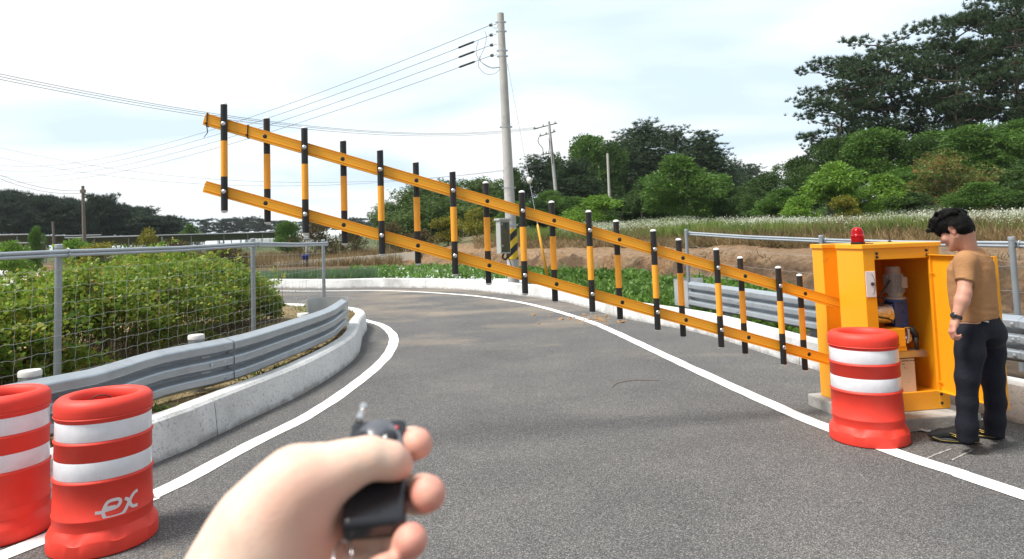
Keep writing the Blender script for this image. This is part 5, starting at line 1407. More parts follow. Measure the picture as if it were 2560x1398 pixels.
LM = {
 'pine': leafmat('needles', [(0.026, 0.053, 0.030), (0.042, 0.078, 0.036), (0.066, 0.109, 0.042), (0.036, 0.066, 0.036)], 0.6, 0.18, 0.3),
 'pinefar': leafmat('needles_far', [(0.021, 0.039, 0.025), (0.030, 0.053, 0.030), (0.039, 0.064, 0.032)], 0.7, 0.15, 0.15),
 'dark': leafmat('leaves_dark', [(0.042, 0.086, 0.023), (0.066, 0.131, 0.033), (0.096, 0.171, 0.042), (0.054, 0.105, 0.030)], 0.5, 0.3, 0.3),
 'mid': leafmat('leaves_mid', [(0.066, 0.142, 0.026), (0.096, 0.201, 0.036), (0.142, 0.260, 0.047), (0.082, 0.164, 0.033)], 0.5, 0.35, 0.35),
 'light': leafmat('leaves_light', [(0.126, 0.245, 0.033), (0.178, 0.326, 0.044), (0.238, 0.402, 0.059), (0.149, 0.267, 0.042)], 0.5, 0.4, 0.4),
 'yellow': leafmat('leaves_yellow', [(0.138, 0.172, 0.023), (0.230, 0.230, 0.029), (0.345, 0.276, 0.034), (0.115, 0.161, 0.029)], 0.55, 0.4, 0.7),
 'rust': leafmat('leaves_rust', [(0.089, 0.149, 0.037), (0.149, 0.208, 0.044), (0.134, 0.178, 0.044), (0.386, 0.149, 0.066)], 0.55, 0.35, 0.6, patch=((0.356, 0.134, 0.059), 0.55, 0.58, 0.68)),
 'brown': leafmat('leaves_brown', [(0.086, 0.063, 0.034), (0.138, 0.098, 0.052), (0.081, 0.086, 0.029), (0.184, 0.138, 0.057)], 0.7, 0.25, 0.8),
 'bamboo': leafmat('bamboo_leaves', [(0.070, 0.126, 0.034), (0.110, 0.180, 0.050), (0.157, 0.234, 0.066), (0.086, 0.144, 0.044)], 0.55, 0.35, 0.25),
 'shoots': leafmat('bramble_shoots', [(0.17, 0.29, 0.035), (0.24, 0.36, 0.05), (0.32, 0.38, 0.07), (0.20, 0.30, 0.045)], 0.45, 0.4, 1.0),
 'hedge': leafmat('bramble_leaves', [(0.102, 0.195, 0.033), (0.157, 0.288, 0.045), (0.242, 0.380, 0.063), (0.371, 0.408, 0.065), (0.186, 0.278, 0.055), (0.557, 0.371, 0.092)], 0.42, 0.38, 1.1),
}
# ---------- broadleaf crowns: lobes of leaf clusters round a branching frame
def crown_points(r, lobes, n, shell=0.55):
    """points spread through overlapping lobes (centre, radii), more of them near the surface; returns points and outward normals"""
    vol = np.array([np.prod(q[1]) ** 0.67 for q in lobes]); pick = r.choice(len(lobes), n, p=vol / vol.sum())
    c = np.array([q[0] for q in lobes])[pick]; ra = np.array([q[1] for q in lobes])[pick]
    u = unit(n, r); rad = np.clip(1 - np.abs(r.normal(0, 0.22, n)), 0.15, 1.12)
    return c + u * ra * rad[:, None], u
def broadleaf(name, seed, h, w, kind, leaf, n_cl, per, trunk_h=0.25, lobes_n=16, droop=0.25, r0=None, pointy=0.0):
    """a tree or bush in its own frame: returns (crown mesh, trunk MB); base at origin"""
    r = np.random.default_rng(seed); lobes = []
    for i in range(lobes_n):
        t = r.uniform(0, 1) ** 0.8; z = h * (trunk_h * 0.6 + (1 - trunk_h * 0.6) * (0.12 + 0.80 * t))
        e = math.sin(math.pi * (0.12 + 0.80 * t) ** 0.75); a = r.uniform(0, 2 * math.pi); q = r.uniform(0.15, 0.78)
        R_ = w / 2 * max(0.25, e) * (1 - pointy * t)
        s_ = w * r.uniform(0.13, 0.25) * (1 - 0.35 * t)
        lobes.append((np.array([math.cos(a) * R_ * q, math.sin(a) * R_ * q, min(z, h - s_ * 0.6)]), np.array([s_, s_, s_ * r.uniform(0.6, 0.95)])))
    lobes.append((np.array([0, 0, h - w * 0.13]), np.array([w * 0.14, w * 0.14, w * 0.14])))
    cp, cn = crown_points(r, lobes, n_cl)
    cs = leaf * 1.9
    k = np.repeat(np.arange(n_cl), per); u = unit(len(k), r)
    Pp = cp[k] + u * cs * r.uniform(0.1, 1.0, len(k))[:, None] * np.array([1, 1, 0.7])
    N = u * 0.7 + cn[k] * 0.7 + np.array([0, 0, 0.25]) + r.normal(size=(len(k), 3)) * 0.35; N[:, 2] -= droop
    v, f = leaves_at(Pp, N, leaf, 0.55, 0.12, 'quad', 0.4, r)
    me = np_mesh(name, v, f)
    b = MB(); rr = r0 or h * 0.022
    main = trunk_mesh(b, (0, 0, -0.15), (r.normal() * 0.1 * w, r.normal() * 0.1 * w, h * 0.72), rr, rr * 0.25, 5, w * 0.03, r)
    for i in range(9):
        q = main[int(len(main) * r.uniform(0.25, 0.85))]; e = lobes[r.integers(len(lobes))][0]
        trunk_mesh(b, q, q * 0.25 + Vector(e) * 0.75, rr * 0.42, rr * 0.1, 3, w * 0.03, r)
    return me, b
# ---------- pines: bare leaning trunk, level boughs ending in tufted pads
def pine(name, seed, h, w, clear=0.35, tuft=0.55, n_b=26, per=15, needle=0.42, lean=0.06, pads=9, sparse=1.0, point=0.0, padz=0.28):
    r = np.random.default_rng(seed); b = MB(); rr = h * 0.017
    main = trunk_mesh(b, (0, 0, -0.3), (lean * h * r.normal(), lean * h * r.normal(), h * 0.95), rr, rr * 0.2, 6, h * 0.018, r)
    tp = []
    for i in range(n_b):
        t = clear + (0.97 - clear) * (i + r.uniform(0, 1)) / n_b; q = main[min(int(t * len(main)), len(main) - 1)]
        reach = w / 2 * (0.35 + 0.75 * math.sin(math.pi * min(1, (1 - t) / (1 - clear) * 0.78 + 0.14))) * r.uniform(0.55, 1.1) * (1 - point * max(0, (t - clear) / (1 - clear)) ** 1.3)
        a = i * 2.4 + r.uniform(-0.5, 0.5); d = Vector((math.cos(a), math.sin(a), 0)); e = q + d * reach + EZ * (reach * r.uniform(-0.02, 0.32))
        m = (q + e) / 2 + EZ * (reach * r.uniform(-0.10, 0.05)); bp = smooth_path([q, m, e], reach / 6); b.tube(bp, [rr * 0.34 * (1 - 0.8 * j / len(bp)) for j in range(len(bp))], 5)
        np_ = int(pads * sparse * (0.6 + reach / w)); 
        for j in range(np_):
            s_ = r.uniform(0.38, 1.0); c = bp[min(int(s_ * len(bp)), len(bp) - 1)]
            off = Vector((np.clip(r.normal(), -1.3, 1.3), np.clip(r.normal(), -1.3, 1.3), 0)) * reach * 0.15; tp.append(np.array(c + off + EZ * (abs(off.length) * 0.25 + r.uniform(-0.05, 0.25) * tuft)))
    for j in range(10): tp.append(np.array(main[-1]) + r.normal(size=3) * np.array([0.5, 0.5, 0.4]) * tuft)
    tp = np.array(tp); n = len(tp)
    # each pad: several upright brushes of needles
    nb = 5; k = np.repeat(np.arange(n), nb); c = tp[k] + np.clip(r.normal(size=(n * nb, 3)), -1.4, 1.4) * np.array([tuft, tuft, tuft * padz])
    k2 = np.repeat(np.arange(len(c)), per); u = unit(len(k2), r); u[:, 2] = np.abs(u[:, 2]) * 1.0 + 0.25
    v, f = leaves_at(c[k2], u, needle, 0.16, 0.0, 'blade', 0.3, r)
    return np_mesh(name, v, f), b
def plant_protos(maker, name, n, m, bark, **kw):
    out = []
    for i in range(n):
        me, b = maker(name, kw.pop('seed', 11) + 0 if False else 100 + 17 * i + len(PROTO), **kw); me.materials.append(m); PROTO.append(me)
        bm_ = bpy.data.meshes.new('trunk'); bm_.from_pydata([tuple(v) for v in b.v], [], b.f); bm_.materials.append(bark); bm_.polygons.foreach_set('use_smooth', np.ones(len(bm_.polygons), bool)); bm_.update()
        out.append((me, bm_))
    return out
PROTO = []
def place(name, proto, p, s, rz, label, cat, group=None, leafname='crown'):
    t = thing(name, p, label, cat, group, rz); t.scale = s if hasattr(s, '__len__') else (s, s, s)
    c = bpy.data.objects.new(leafname, proto[0]); COL.objects.link(c); c.parent = t
    c = bpy.data.objects.new('trunk', proto[1]); COL.objects.link(c); c.parent = t
    return t
def at(px, Y, sink=0.0):
    X = (px - CX) / F_PX * Y
    for _ in range(4):
        z = float(land(X, Y, False)); x2 = PXY((X, Y, z))[0]; X += (px - x2) / F_PX * Y
    return Vector((X, Y, z - sink))
def top_h(px, py, Y, base): return U(px, py, Y).z - base.z
def plant(name, protos, i, px, top, wpx, Y, label, cat, group, H0, W0, base_px=None, leafname='crown'):
    p = at(px, Y, 0.1); h = top_h(px, top, Y, p); w = wpx / F_PX * Y
    return place(name, protos[i % len(protos)], p, (w / W0, w / W0, h / H0), random.uniform(0, 6.28), label, cat, group, leafname)

PN = plant_protos(pine, 'pine_crown', 4, LM['pine'], M_BARK, h=10.0, w=6.5, clear=0.26, tuft=0.48, n_b=33, per=24, needle=0.27, pads=12)
def P_pine(i, px, top, w, Y, label, group='tall pines on the hill'): return plant('pine_tree', PN, i, px, top, w, Y, label, 'pine tree', group, 10.0, 6.5)
P_pine(0, 2110, 150, 200, 50, 'slender pine at the open end of the hill pine row, one long bough reaching out')
P_pine(1, 2195, 172, 170, 54, 'shorter dark pine just behind the slender end pine on the hill')
P_pine(2, 2270, 88, 220, 53, 'broad pine with two tufted tops in the middle of the hill row')
P_pine(3, 2345, 120, 170, 57, 'dark pine half hidden behind the broad two-topped pine')
P_pine(1, 2400, 45, 190, 50, 'tall pine with leaning bare trunk beside the broad two-topped pine')
P_pine(0, 2465, 35, 180, 55, 'tall narrow-topped pine next to the leaning pine')
P_pine(2, 2545, -12, 220, 49, 'tallest pine, its top cut off by the upper corner of the view')
P_pine(3, 2610, 40, 200, 56, 'pine cut by the side edge of the view, highest on the hill')
# hillside shrubs and trees (behind to front)
BD = plant_protos(broadleaf, 'crown', 3, LM['dark'], M_BARK2, h=5.0, w=5.0, kind='d', leaf=0.125, n_cl=2100, per=10, lobes_n=22)
BM_ = plant_protos(broadleaf, 'crown', 3, LM['mid'], M_BARK2, h=5.0, w=5.0, kind='m', leaf=0.13, n_cl=2100, per=10, lobes_n=24)
BL = plant_protos(broadleaf, 'crown', 3, LM['light'], M_BARK2, h=4.0, w=4.0, kind='l', leaf=0.17, n_cl=1000, per=9, lobes_n=18, droop=0.6)
BY = plant_protos(broadleaf, 'crown', 2, LM['yellow'], M_BARK2, h=3.0, w=3.5, kind='y', leaf=0.16, n_cl=420, per=8, lobes_n=14, droop=0.4)
BR = plant_protos(broadleaf, 'crown', 1, LM['rust'], M_BARK2, h=5.0, w=5.0, kind='r', leaf=0.13, n_cl=1200, per=9, lobes_n=20)
BB = plant_protos(broadleaf, 'crown', 2, LM['brown'], M_BARK2, h=2.5, w=4.0, kind='b', leaf=0.12, n_cl=520, per=8, lobes_n=14)
def P_b(pr, i, px, top, w, Y, label, group, name='broadleaf_tree', cat='tree', H0=5.0, W0=5.0): return plant(name, pr, i, px, top, w, Y, label, cat, group, H0, W0)
hg = 'green trees on the hillside'
for k, (pr, i, px, top, w, Y, lb) in enumerate([
    (BD, 0, 1925, 432, 150, 58, 'dark rounded tree low on the far slope, beside the gap of sky'),
    (BD, 1, 2010, 392, 170, 52, 'dark tree below the slender end pine'),
    (BD, 2, 2095, 352, 190, 47, 'dense dark tree under the trunk of the slender end pine'),
    (BM_, 0, 2200, 325, 230, 45, 'large domed green tree at the foot of the pine row'),
    (BD, 1, 2320, 345, 190, 44, 'dark green tree beside the large domed tree'),
    (BM_, 1, 2440, 318, 240, 42, 'broad bright tree under the tall narrow-topped pine'),
    (BM_, 2, 2560, 300, 240, 43, 'green tree under the tallest pine, cut by the edge of the view'),
    (BD, 2, 2010, 445, 160, 41, 'dark bush between the bright big-leaved bush and the far slope'),
    (BM_, 1, 2290, 420, 200, 39, 'green bush between the domed tree and the rusty bush'),
    (BD, 0, 2480, 420, 200, 37, 'dark bush behind the head of the standing man'),
    (BD, 2, 2590, 400, 220, 36, 'dark bush at the edge of the view above the wire fence'),
    (BM_, 2, 1960, 470, 130, 37, 'soft green bush at the far end of the hillside thicket'),
    (BM_, 0, 2140, 470, 170, 35, 'green shrub low between the two bright drooping bushes'),
    (BD, 1, 2270, 480, 170, 33, 'dark shrub at the foot of the rusty bush'),
    (BM_, 2, 2460, 455, 190, 31, 'mid green shrub right behind the head of the standing man'),
    (BD, 0, 2560, 450, 190, 30, 'dark shrub above the last fence post'),
    (BD, 2, 1945, 500, 140, 38, 'dark low shrub closing the gap below the far slope tree'),
    (BD, 0, 1870, 480, 150, 44, 'dark shrub between the wood and the hillside thicket'),
    (BM_, 1, 2360, 330, 220, 47, 'green tree behind the rusty bush'),
    (BD, 1, 2500, 365, 200, 46, 'dark tree under the tall narrow-topped pine trunk'),
]): P_b(pr, i, px, top, w * 1.22, Y, lb, hg)
P_b(BL, 0, 2090, 410, 190, 33, 'bright green bush with large drooping leaves, nearest below the slender end pine', hg, H0=4.0, W0=4.0)
P_b(BL, 1, 2215, 440, 150, 33.5, 'bright big-leaved bush beside the rusty bush', hg, H0=4.0, W0=4.0)
P_b(BR, 0, 2385, 372, 230, 33, 'feathery green bush with rust red patches', hg)
P_b(BY, 0, 2115, 492, 110, 31, 'low yellow-green bush in front of the bright drooping bush', hg, 'bush', 'bush', 3.0, 3.5)
P_b(BL, 2, 2000, 492, 120, 32, 'low light green bush beside the yellow-green bush', hg, H0=4.0, W0=4.0)
P_b(BD, 1, 1893, 470, 120, 40, 'small dark tree next to the big round green tree', hg)
# middle: dark pine wood, the round tree, light bush
mg = 'trees of the wood behind the utility poles'
PW = plant_protos(pine, 'pine_crown', 3, LM['pine'], M_BARK, h=9.0, w=7.0, clear=0.10, tuft=0.46, n_b=44, per=16, needle=0.30, pads=12, point=0.72, padz=1.15)
for i, px, top, w, Y, lb in [
    (0, 1640, 318, 200, 74, 'tall dark pine with pointed top behind the big round tree'),
    (1, 1740, 345, 190, 76, 'dark pine behind the big round tree, on its hill side'),
    (2, 1560, 370, 190, 72, 'dark pine between the plain concrete post and the pointed pine'),
    (1, 1790, 395, 150, 78, 'lower pine at the hill end of the dark wood'),
    (2, 1350, 400, 170, 62, 'dark pine behind the leaning crossarm pole'),
    (0, 1430, 410, 190, 60, 'bushy pine between the crossarm pole and the plain concrete post'),
    (2, 1600, 338, 180, 78, 'dark pine filling the skyline just left of the pointed pine'),
    (0, 1692, 332, 170, 79, 'dark pine whose top shows just right of the pointed pine'),
    (1, 1515, 362, 170, 77, 'dark pine behind the crowning tree'),
    (2, 1775, 372, 170, 80, 'dark pine sloping down to the hill end of the wood'),
    (1, 1865, 420, 130, 140, 'small far pine in the gap before the hill'),
    (0, 1840, 412, 100, 150, 'distant pine seen beside the small far pine')]:
    plant('pine_tree', PW, i, px, top, w * 1.2, Y, lb, 'pine tree', 'dark pines of the wood behind the poles', 9.0, 7.0)
for pr, i, px, top, w, Y, lb in [
    (BM_, 0, 1475, 342, 190, 68, 'green tree crowning the wood just left of the pointed pine'),
    (BD, 1, 1540, 355, 140, 66, 'dark leafy tree between the crowning tree and the pointed pine'),
    (BD, 0, 1395, 385, 130, 66, 'leafy tree behind the top of the crossarm pole'),
    (BD, 2, 1290, 425, 110, 60, 'dark tree touching the large utility pole'),
    (BM_, 2, 1700, 388, 250, 44, 'big round green tree standing in front of the dark pines'),
    (BD, 2, 1810, 440, 160, 46, 'dark tree on the hill side of the big round tree'),
    (BD, 0, 1610, 450, 150, 48, 'dark tree filling the foot of the wood beside the big round tree'),
    (BM_, 1, 1380, 480, 140, 52, 'green tree at the foot of the wood by the crossarm pole')]:
    P_b(pr, i, px, top, w, Y, lb, mg)
for i, (px, top, w) in enumerate([(1290, 505, 130), (1350, 498, 140), (1440, 492, 150), (1560, 495, 150), (1640, 485, 150), (1760, 488, 150), (1820, 480, 150)]):
    P_b(BD if i % 2 else BM_, i, px, top, w, 50 + i % 3, 'low shrub in the continuous undergrowth at the foot of the dark wood', 'undergrowth shrubs of the wood', 'bush', 'bush')
P_b(BL, 1, 1500, 492, 170, 42, 'light green bush below the plain concrete post', mg, H0=4.0, W0=4.0)
# bamboo grove
def bamboo(name, seed, h=6.0, w=3.0):
    r = np.random.default_rng(seed); b = MB(); tp = []
    for i in range(22):
        p = Vector((r.normal() * w * 0.24, r.normal() * w * 0.24, -0.1)); a = r.uniform(0, 6.28); hh = h * r.uniform(0.65, 1.0); d = Vector((math.cos(a), math.sin(a), 0)) * w * r.uniform(0.1, 0.35)
        pts = smooth_path([p, p + d * 0.15 + EZ * hh * 0.55, p + d * 0.55 + EZ * hh * 0.88, p + d + EZ * hh * 0.96], hh / 9); b.tube(pts, [0.035 * (1 - 0.85 * j / len(pts)) for j in range(len(pts))], 5)
        for j in range(34):
            t = r.uniform(0.28, 1.0); q = pts[min(int(t * len(pts)), len(pts) - 1)]; tp.append(np.array(q) + r.normal(size=3) * 0.28)
    tp = np.array(tp); k = np.repeat(np.arange(len(tp)), 11); u = unit(len(k), r); u[:, 2] -= 0.35
    v, f = leaves_at(tp[k] + u * 0.12, u, 0.30, 0.26, 0.05, 'quad', 0.3, r); return np_mesh(name, v, f), b
M_CULM = mat('bamboo_culm', (0.16, 0.2, 0.06), 0.5, 0, 0.2, 5)
BAM = plant_protos(bamboo, 'bamboo_crown', 3, LM['bamboo'], M_CULM)
for k, (px, top, w, Y) in enumerate([(965, 508, 75, 64), (1005, 490, 85, 66), (1045, 470, 95, 64), (1085, 458, 95, 67), (1130, 448, 100, 65), (1170, 452, 95, 68), (1215, 446, 100, 64), (1255, 450, 95, 62), (1105, 490, 100, 58), (1190, 492, 100, 57), (1030, 515, 90, 58)]):
    pos = ['outermost over the field', 'second from the open end of the grove', 'third from the open end of the grove', 'rising beside the grove\'s first dip', 'tallest in the middle of the grove', 'behind the middle of the grove', 'next to the utility pole', 'behind the utility pole', 'in front of the middle of the grove', 'in front, towards the utility pole', 'low in front at the open end of the grove'][k]
    plant('bamboo_clump', BAM, k, px, top, w * 1.15, Y, 'feathery bamboo clump ' + pos, 'bamboo', 'bamboo clumps of the grove', 6.0, 3.0)
# brown and yellow scrub at the field edge and along the left
sg = 'scrub bushes at the field edges'
for pr, i, px, top, w, Y, lb, H0, W0 in [
    (BB, 0, 985, 562, 130, 47, 'brownish bush beneath the open end of the bamboo', 2.5, 4.0),
    (BB, 1, 880, 570, 120, 50, 'dark brown bush above the pale low wall', 2.5, 4.0),
    (BB, 0, 790, 560, 130, 49, 'brown bush behind the corner post of the mesh fence', 2.5, 4.0),
    (BY, 0, 1120, 545, 120, 46, 'yellow-leaved bush in front of the bamboo grove', 3.0, 3.5),
    (BY, 1, 1195, 525, 110, 45, 'yellow-green bush in front of the bamboo, near the utility pole', 3.0, 3.5),
    (BB, 1, 1060, 575, 110, 45, 'low brown bush between the yellow-leaved bushes and the low wall', 2.5, 4.0),
    (BM_, 0, 720, 555, 110, 52, 'green bush behind the mesh fence, near its corner post', 5.0, 5.0),
    (BY, 1, 365, 578, 90, 40, 'bright yellow-green sapling bush above the fence rail', 3.0, 3.5),
    (BY, 0, 250, 610, 150, 38, 'yellowing bush behind the fence, beside the weathered pole', 3.0, 3.5),
    (BL, 0, 190, 600, 110, 39, 'green bush with yellow leaves at the foot of the weathered pole', 4.0, 4.0),
    (BL, 2, 20, 605, 120, 36, 'leafy green bush below the solar panels', 4.0, 4.0),
    (BM_, 1, 85, 570, 60, 42, 'thin green sapling in front of the solar panels', 5.0, 5.0),
    (BB, 0, 430, 605, 200, 43, 'brown withered bush behind the middle of the mesh fence', 2.5, 4.0),
    (BB, 1, 560, 612, 170, 45, 'withered bush farther along behind the mesh fence', 2.5, 4.0),
    (BD, 1, 330, 630, 170, 37, 'dark low bush behind the thicket', 5.0, 5.0),
    (BM_, 2, 475, 560, 70, 90, 'small tree at the end of the pine wood', 5.0, 5.0)]:
    P_b(pr, i, px, top, w, Y, lb, sg, 'bush', 'bush', H0, W0)
# far pine wood on the left: flat-crowned pines in a close stand, trunks showing below
PF = plant_protos(pine, 'pine_crown', 4, LM['pinefar'], M_BARK, h=11.0, w=9.0, clear=0.50, tuft=1.0, n_b=20, per=10, needle=0.85, pads=8, lean=0.05)
sky_x = [-60, 0, 60, 120, 170, 240, 300, 350, 400, 430]; sky_y = [486, 488, 505, 503, 512, 518, 522, 535, 552, 575]
rr_ = np.random.default_rng(3); cnt = 0
for row, Y in enumerate((118, 126, 134, 142)):
    for px in np.arange(-70, 445, 34):
        x = px + rr_.uniform(-12, 12) + row * 9
        if x > 440: continue
        tp_ = np.interp(x, sky_x, sky_y) + rr_.uniform(-4, 9) - 0 + (3 - row) * 1.5
        t = plant('pine_tree', PF, int(rr_.integers(4)), x, tp_, 95 + rr_.uniform(-12, 20), Y, 'dark flat-crowned pine in the close stand behind the solar panels', 'pine tree', 'pines of the far stand', 11.0, 9.0)
plant('pine_tree', PF, 2, 258, 497, 75, 116, 'taller tufted pine rising above the far pine stand', 'pine tree', 'pines of the far stand', 11.0, 9.0)
for k, (px, top, w, Y) in enumerate([(512, 553, 46, 260), (545, 560, 42, 270), (580, 550, 60, 265), (615, 548, 62, 275), (650, 552, 60, 262), (690, 556, 60, 280), (720, 566, 50, 270), (775, 552, 60, 330), (810, 546, 60, 340), (850, 552, 60, 335), (890, 549, 60, 330), (925, 556, 46, 338)]):
    far = k < 7
    plant('pine_tree', PF if far else PF, k, px, top, w, Y, 'far tree of the bluish clump beyond the end of the pine stand' if far else 'far tree of the distant ridge seen between the barrier sticks', 'tree', 'far bluish clump of trees' if far else 'trees of the distant ridge', 11.0, 9.0)

# ---------- the thicket behind the mesh fence
def thicket():
    r = np.random.default_rng(77)
    # outline of its footprint along the fence: from beside the viewer to its rounded far end
    n = 25000
    t = r.uniform(0, 1, n) ** 1.25
    Y = 3.4 + t * 8.9
    fx_ = np.interp(Y, [2, 5.9, 8.9, 12.3], [-4.55, -4.20, -3.62, -3.95]) - 0.22
    depth = np.interp(Y, [3, 6.0, 9.0, 11.4, 12.4], [1.3, 1.7, 2.6, 2.4, 0.5])
    q = r.uniform(0, 1, n); X = fx_ - depth * q
    top = 0.92 + 0.30 * (fbm(X, Y, 1.2, 3) - 0.5) * 2 + 0.24 * (fbm(X, Y, 0.45, 8) - 0.5) * 2 + np.interp(Y, [3, 5.5, 7.5, 9.5, 11.5, 12.3], [-0.16, -0.08, 0.02, 0.18, 0.12, -0.30])
    edge = np.minimum(q / 0.16, (1 - q) / 0.2); top = top * (0.55 + 0.45 * np.clip(edge, 0, 1) ** 0.5) + 0.27
    zf = 1 - np.abs(r.normal(0, 0.30, n)); front = q < 0.25
    zf = np.where(front, r.uniform(0.10, 1.0, n) ** 0.8, zf); zf = np.clip(zf, 0.05, 1.0)
    Z = 0.27 + (top - 0.27) * zf
    C = np.stack([X, Y, Z], -1)
    # arching shoots standing proud of the mass, leaves all along them
    top_i = np.flatnonzero(zf > 0.9); ex = []
    for j in r.choice(top_i, 150, replace=False):
        d = np.array([r.normal() * 0.5, r.normal() * 0.5, 1.0]); L = r.uniform(0.10, 0.34)
        for q in range(5): t_ = (q + 1) / 5; ex.append(C[j] + d / np.linalg.norm(d) * L * t_ + np.array([d[0], d[1], -0.3]) * 0.25 * L * t_ * t_)
    ex = np.array(ex); C = np.concatenate([C, ex]); zf = np.concatenate([zf, np.full(len(ex), 0.97)]); X, Y, Z = C[:, 0], C[:, 1], C[:, 2]; n = len(C)
    sh = (r.uniform(0, 1, n) < 0.035) & (zf > 0.7); C[sh, 2] += r.uniform(0.04, 0.22, sh.sum())
    keep = (fbm(X * 1.0 + Z, Y + Z * 2, 0.45, 50) > 0.46) | (zf > 0.8); C = C[keep]; zf = zf[keep]
    per = 11; k = np.repeat(np.arange(len(C)), per); u = unit(len(k), r); u[:, 2] = u[:, 2] * 0.5
    P_ = C[k] + u * 0.085 * r.uniform(0.2, 1, len(k))[:, None]; N = u + np.array([0.15, -0.2, 0.12]) + r.normal(size=u.shape) * 0.25
    size = r.uniform(0.028, 0.062, len(k)) * np.where(r.uniform(size=len(k)) < 0.12, 1.6, 1.0)
    v, f = leaves_at(P_, N, size, 0.66, 0.14, 'quad', 0, r)
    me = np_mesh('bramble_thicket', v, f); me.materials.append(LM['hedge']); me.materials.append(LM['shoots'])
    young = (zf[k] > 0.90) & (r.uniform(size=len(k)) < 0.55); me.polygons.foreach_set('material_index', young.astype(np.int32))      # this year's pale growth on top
    o = link('bramble_thicket', me)
    tag(o, 'dense thicket of green and yellowing bramble leaves behind the wire mesh fence', 'thicket')
    b = MB()
    for i in range(900):                                   # stems and dead canes inside
        j = r.integers(len(C)); p = C[j]; g = Vector((p[0] + r.normal() * 0.2 - 0.1, p[1] + r.normal() * 0.2, 0.25))
        b.tube([g, (g + Vector(p)) / 2 + Vector(r.normal(size=3) * 0.05), Vector(p)], [0.006, 0.0045, 0.002], 4, cap=False)
    b.build('stems', LM['brown'] if False else mat('dead_canes', (0.13, 0.095, 0.06), 0.9, 0, 0.3, 9), o)
thicket()
# ---------- ground cover
def scatter_blades(name, label, X, Y, Z, h, w, m, lean=0.35, seed=1, shape='blade', cat='grass'):
    r = np.random.default_rng(seed); n = len(X); d = r.normal(size=(n, 3)) * lean; d[:, 2] = 1
    v, f = leaves_at(np.stack([X, Y, Z], -1), d, h, w, 0.12, shape, 0, r); me = np_mesh(name, v, f); o = link(name, me, None, m); tag(o, label, cat, kind='stuff'); return o
def region(n, px0, px1, smin, smax, r, power=1.0, base='wid'):
    """random ground points by bearing and distance past the field's edge"""
    px = r.uniform(px0, px1, n); wid = np.interp(px, [900, 1300], [7.0, 1.3]); D = np.interp(px, DX, DY)
    s = smin + (smax - smin) * r.uniform(0, 1, n) ** power; Y = D + wid + s; X = (px - CX) / F_PX * Y
    return X, Y, land(X, Y), px, s
rW = np.random.default_rng(91)
M_STRAW = leafmat('dry_grass', [(0.26, 0.18, 0.095), (0.38, 0.29, 0.16), (0.16, 0.12, 0.06), (0.30, 0.20, 0.12)], 0.8, 0.3, 0.6)
M_WEED = leafmat('weed_green', [(0.10, 0.16, 0.035), (0.15, 0.22, 0.05), (0.19, 0.28, 0.065), (0.24, 0.29, 0.09)], 0.7, 0.35, 0.5)
M_FLOW = leafmat('white_flowers', [(0.62, 0.64, 0.55), (0.74, 0.75, 0.70), (0.55, 0.58, 0.46)], 0.7, 0.3, 2.0)
M_RED = M_RED
X, Y, Z, px, s = region(30000, 1180, 2750, 2.4, 6.0, rW, 1.5)
scatter_blades('dry_grass', 'dry straw coloured grass along the top of the dug bank', X, Y, Z, rW.uniform(0.12, 0.55, len(X)) * (0.2 + 1.6 * fbm(X, Y, 1.3, 71)), 0.06, M_STRAW, 0.65, 2)
X, Y, Z, px, s = region(85000, 1230, 2750, 3.2, 20.0, rW, 1.45)
scatter_blades('weeds', 'tall green weeds on the slope behind the dug bank', X, Y, Z, rW.uniform(0.22, 0.6, len(X)) * (0.4 + 1.1 * fbm(X, Y, 1.7, 72)), 0.075, M_WEED, 0.42, 3)
def flowers():
    r = np.random.default_rng(8); X, Y, Z, px, s = region(9500, 1400, 2750, 3.6, 20.0, r, 1.3)
    keep = fbm(X, Y, 2.2, 12) > 0.53 - 0.006 * s; X, Y, Z = X[keep], Y[keep], Z[keep]; n = len(X); k = np.repeat(np.arange(n), 8)
    P_ = np.stack([X, Y, Z + r.uniform(0.2, 0.52, n)], -1)[k] + r.normal(size=(len(k), 3)) * np.array([0.15, 0.15, 0.06]); u = unit(len(k), r) * 0.8 + np.array([0, -0.35, 0.7])
    v, f = leaves_at(P_, u, r.uniform(0.025, 0.05, len(k)), 1.0, 0.0, 'quad', 0, r); o = link('flowers', np_mesh('flowers', v, f), None, M_FLOW); tag(o, 'small white fleabane flowers over the weedy slope', 'flowers', kind='stuff')
flowers()
# tufts on the dug face and the worked earth at the left
X, Y, Z, px, s = region(2600, 1180, 2700, -1.2, 0.4, rW); keep = fbm(X, Y, 0.7, 4) > 0.56
scatter_blades('bank_weeds', 'sparse brown roots and weeds on the dug clay bank', X[keep], Y[keep], Z[keep], rW.uniform(0.08, 0.25, keep.sum()), 0.12, LM['brown'], 0.8, 5)
px = rW.uniform(-150, 150, 16000); Y = rW.uniform(33, 41, 16000) ; X = (px - CX) / F_PX * Y
ok = np.interp(X, [-40, -26, -13], [53, 39, 28]) < Y - 0.6
X, Y = X[ok], Y[ok]
scatter_blades('reed_grass', 'reddish dry grass behind the fence at the lane side', X, Y, land(X, Y), rW.uniform(0.6, 1.15, len(X)), 0.05, leafmat('reddish_grass', [(0.34, 0.20, 0.12), (0.42, 0.27, 0.17), (0.28, 0.17, 0.09)], 0.8, 0.3, 0.5), 0.35, 6)
px = rW.uniform(150, 1000, 30000); D = np.interp(px, DX, DY); Y = D + rW.uniform(-1, 9, len(px)); X = (px - CX) / F_PX * Y
ok = np.interp(X, [-40, -26, -13, -8], [53, 39, 28, 24]) < Y - 1.0
X, Y = X[ok], Y[ok]
scatter_blades('field_grass', 'pale dry grass and weeds along the field edge beyond the lane', X, Y, land(X, Y), rW.uniform(0.25, 0.8, len(X)), 0.06, M_STRAW, 0.4, 7)
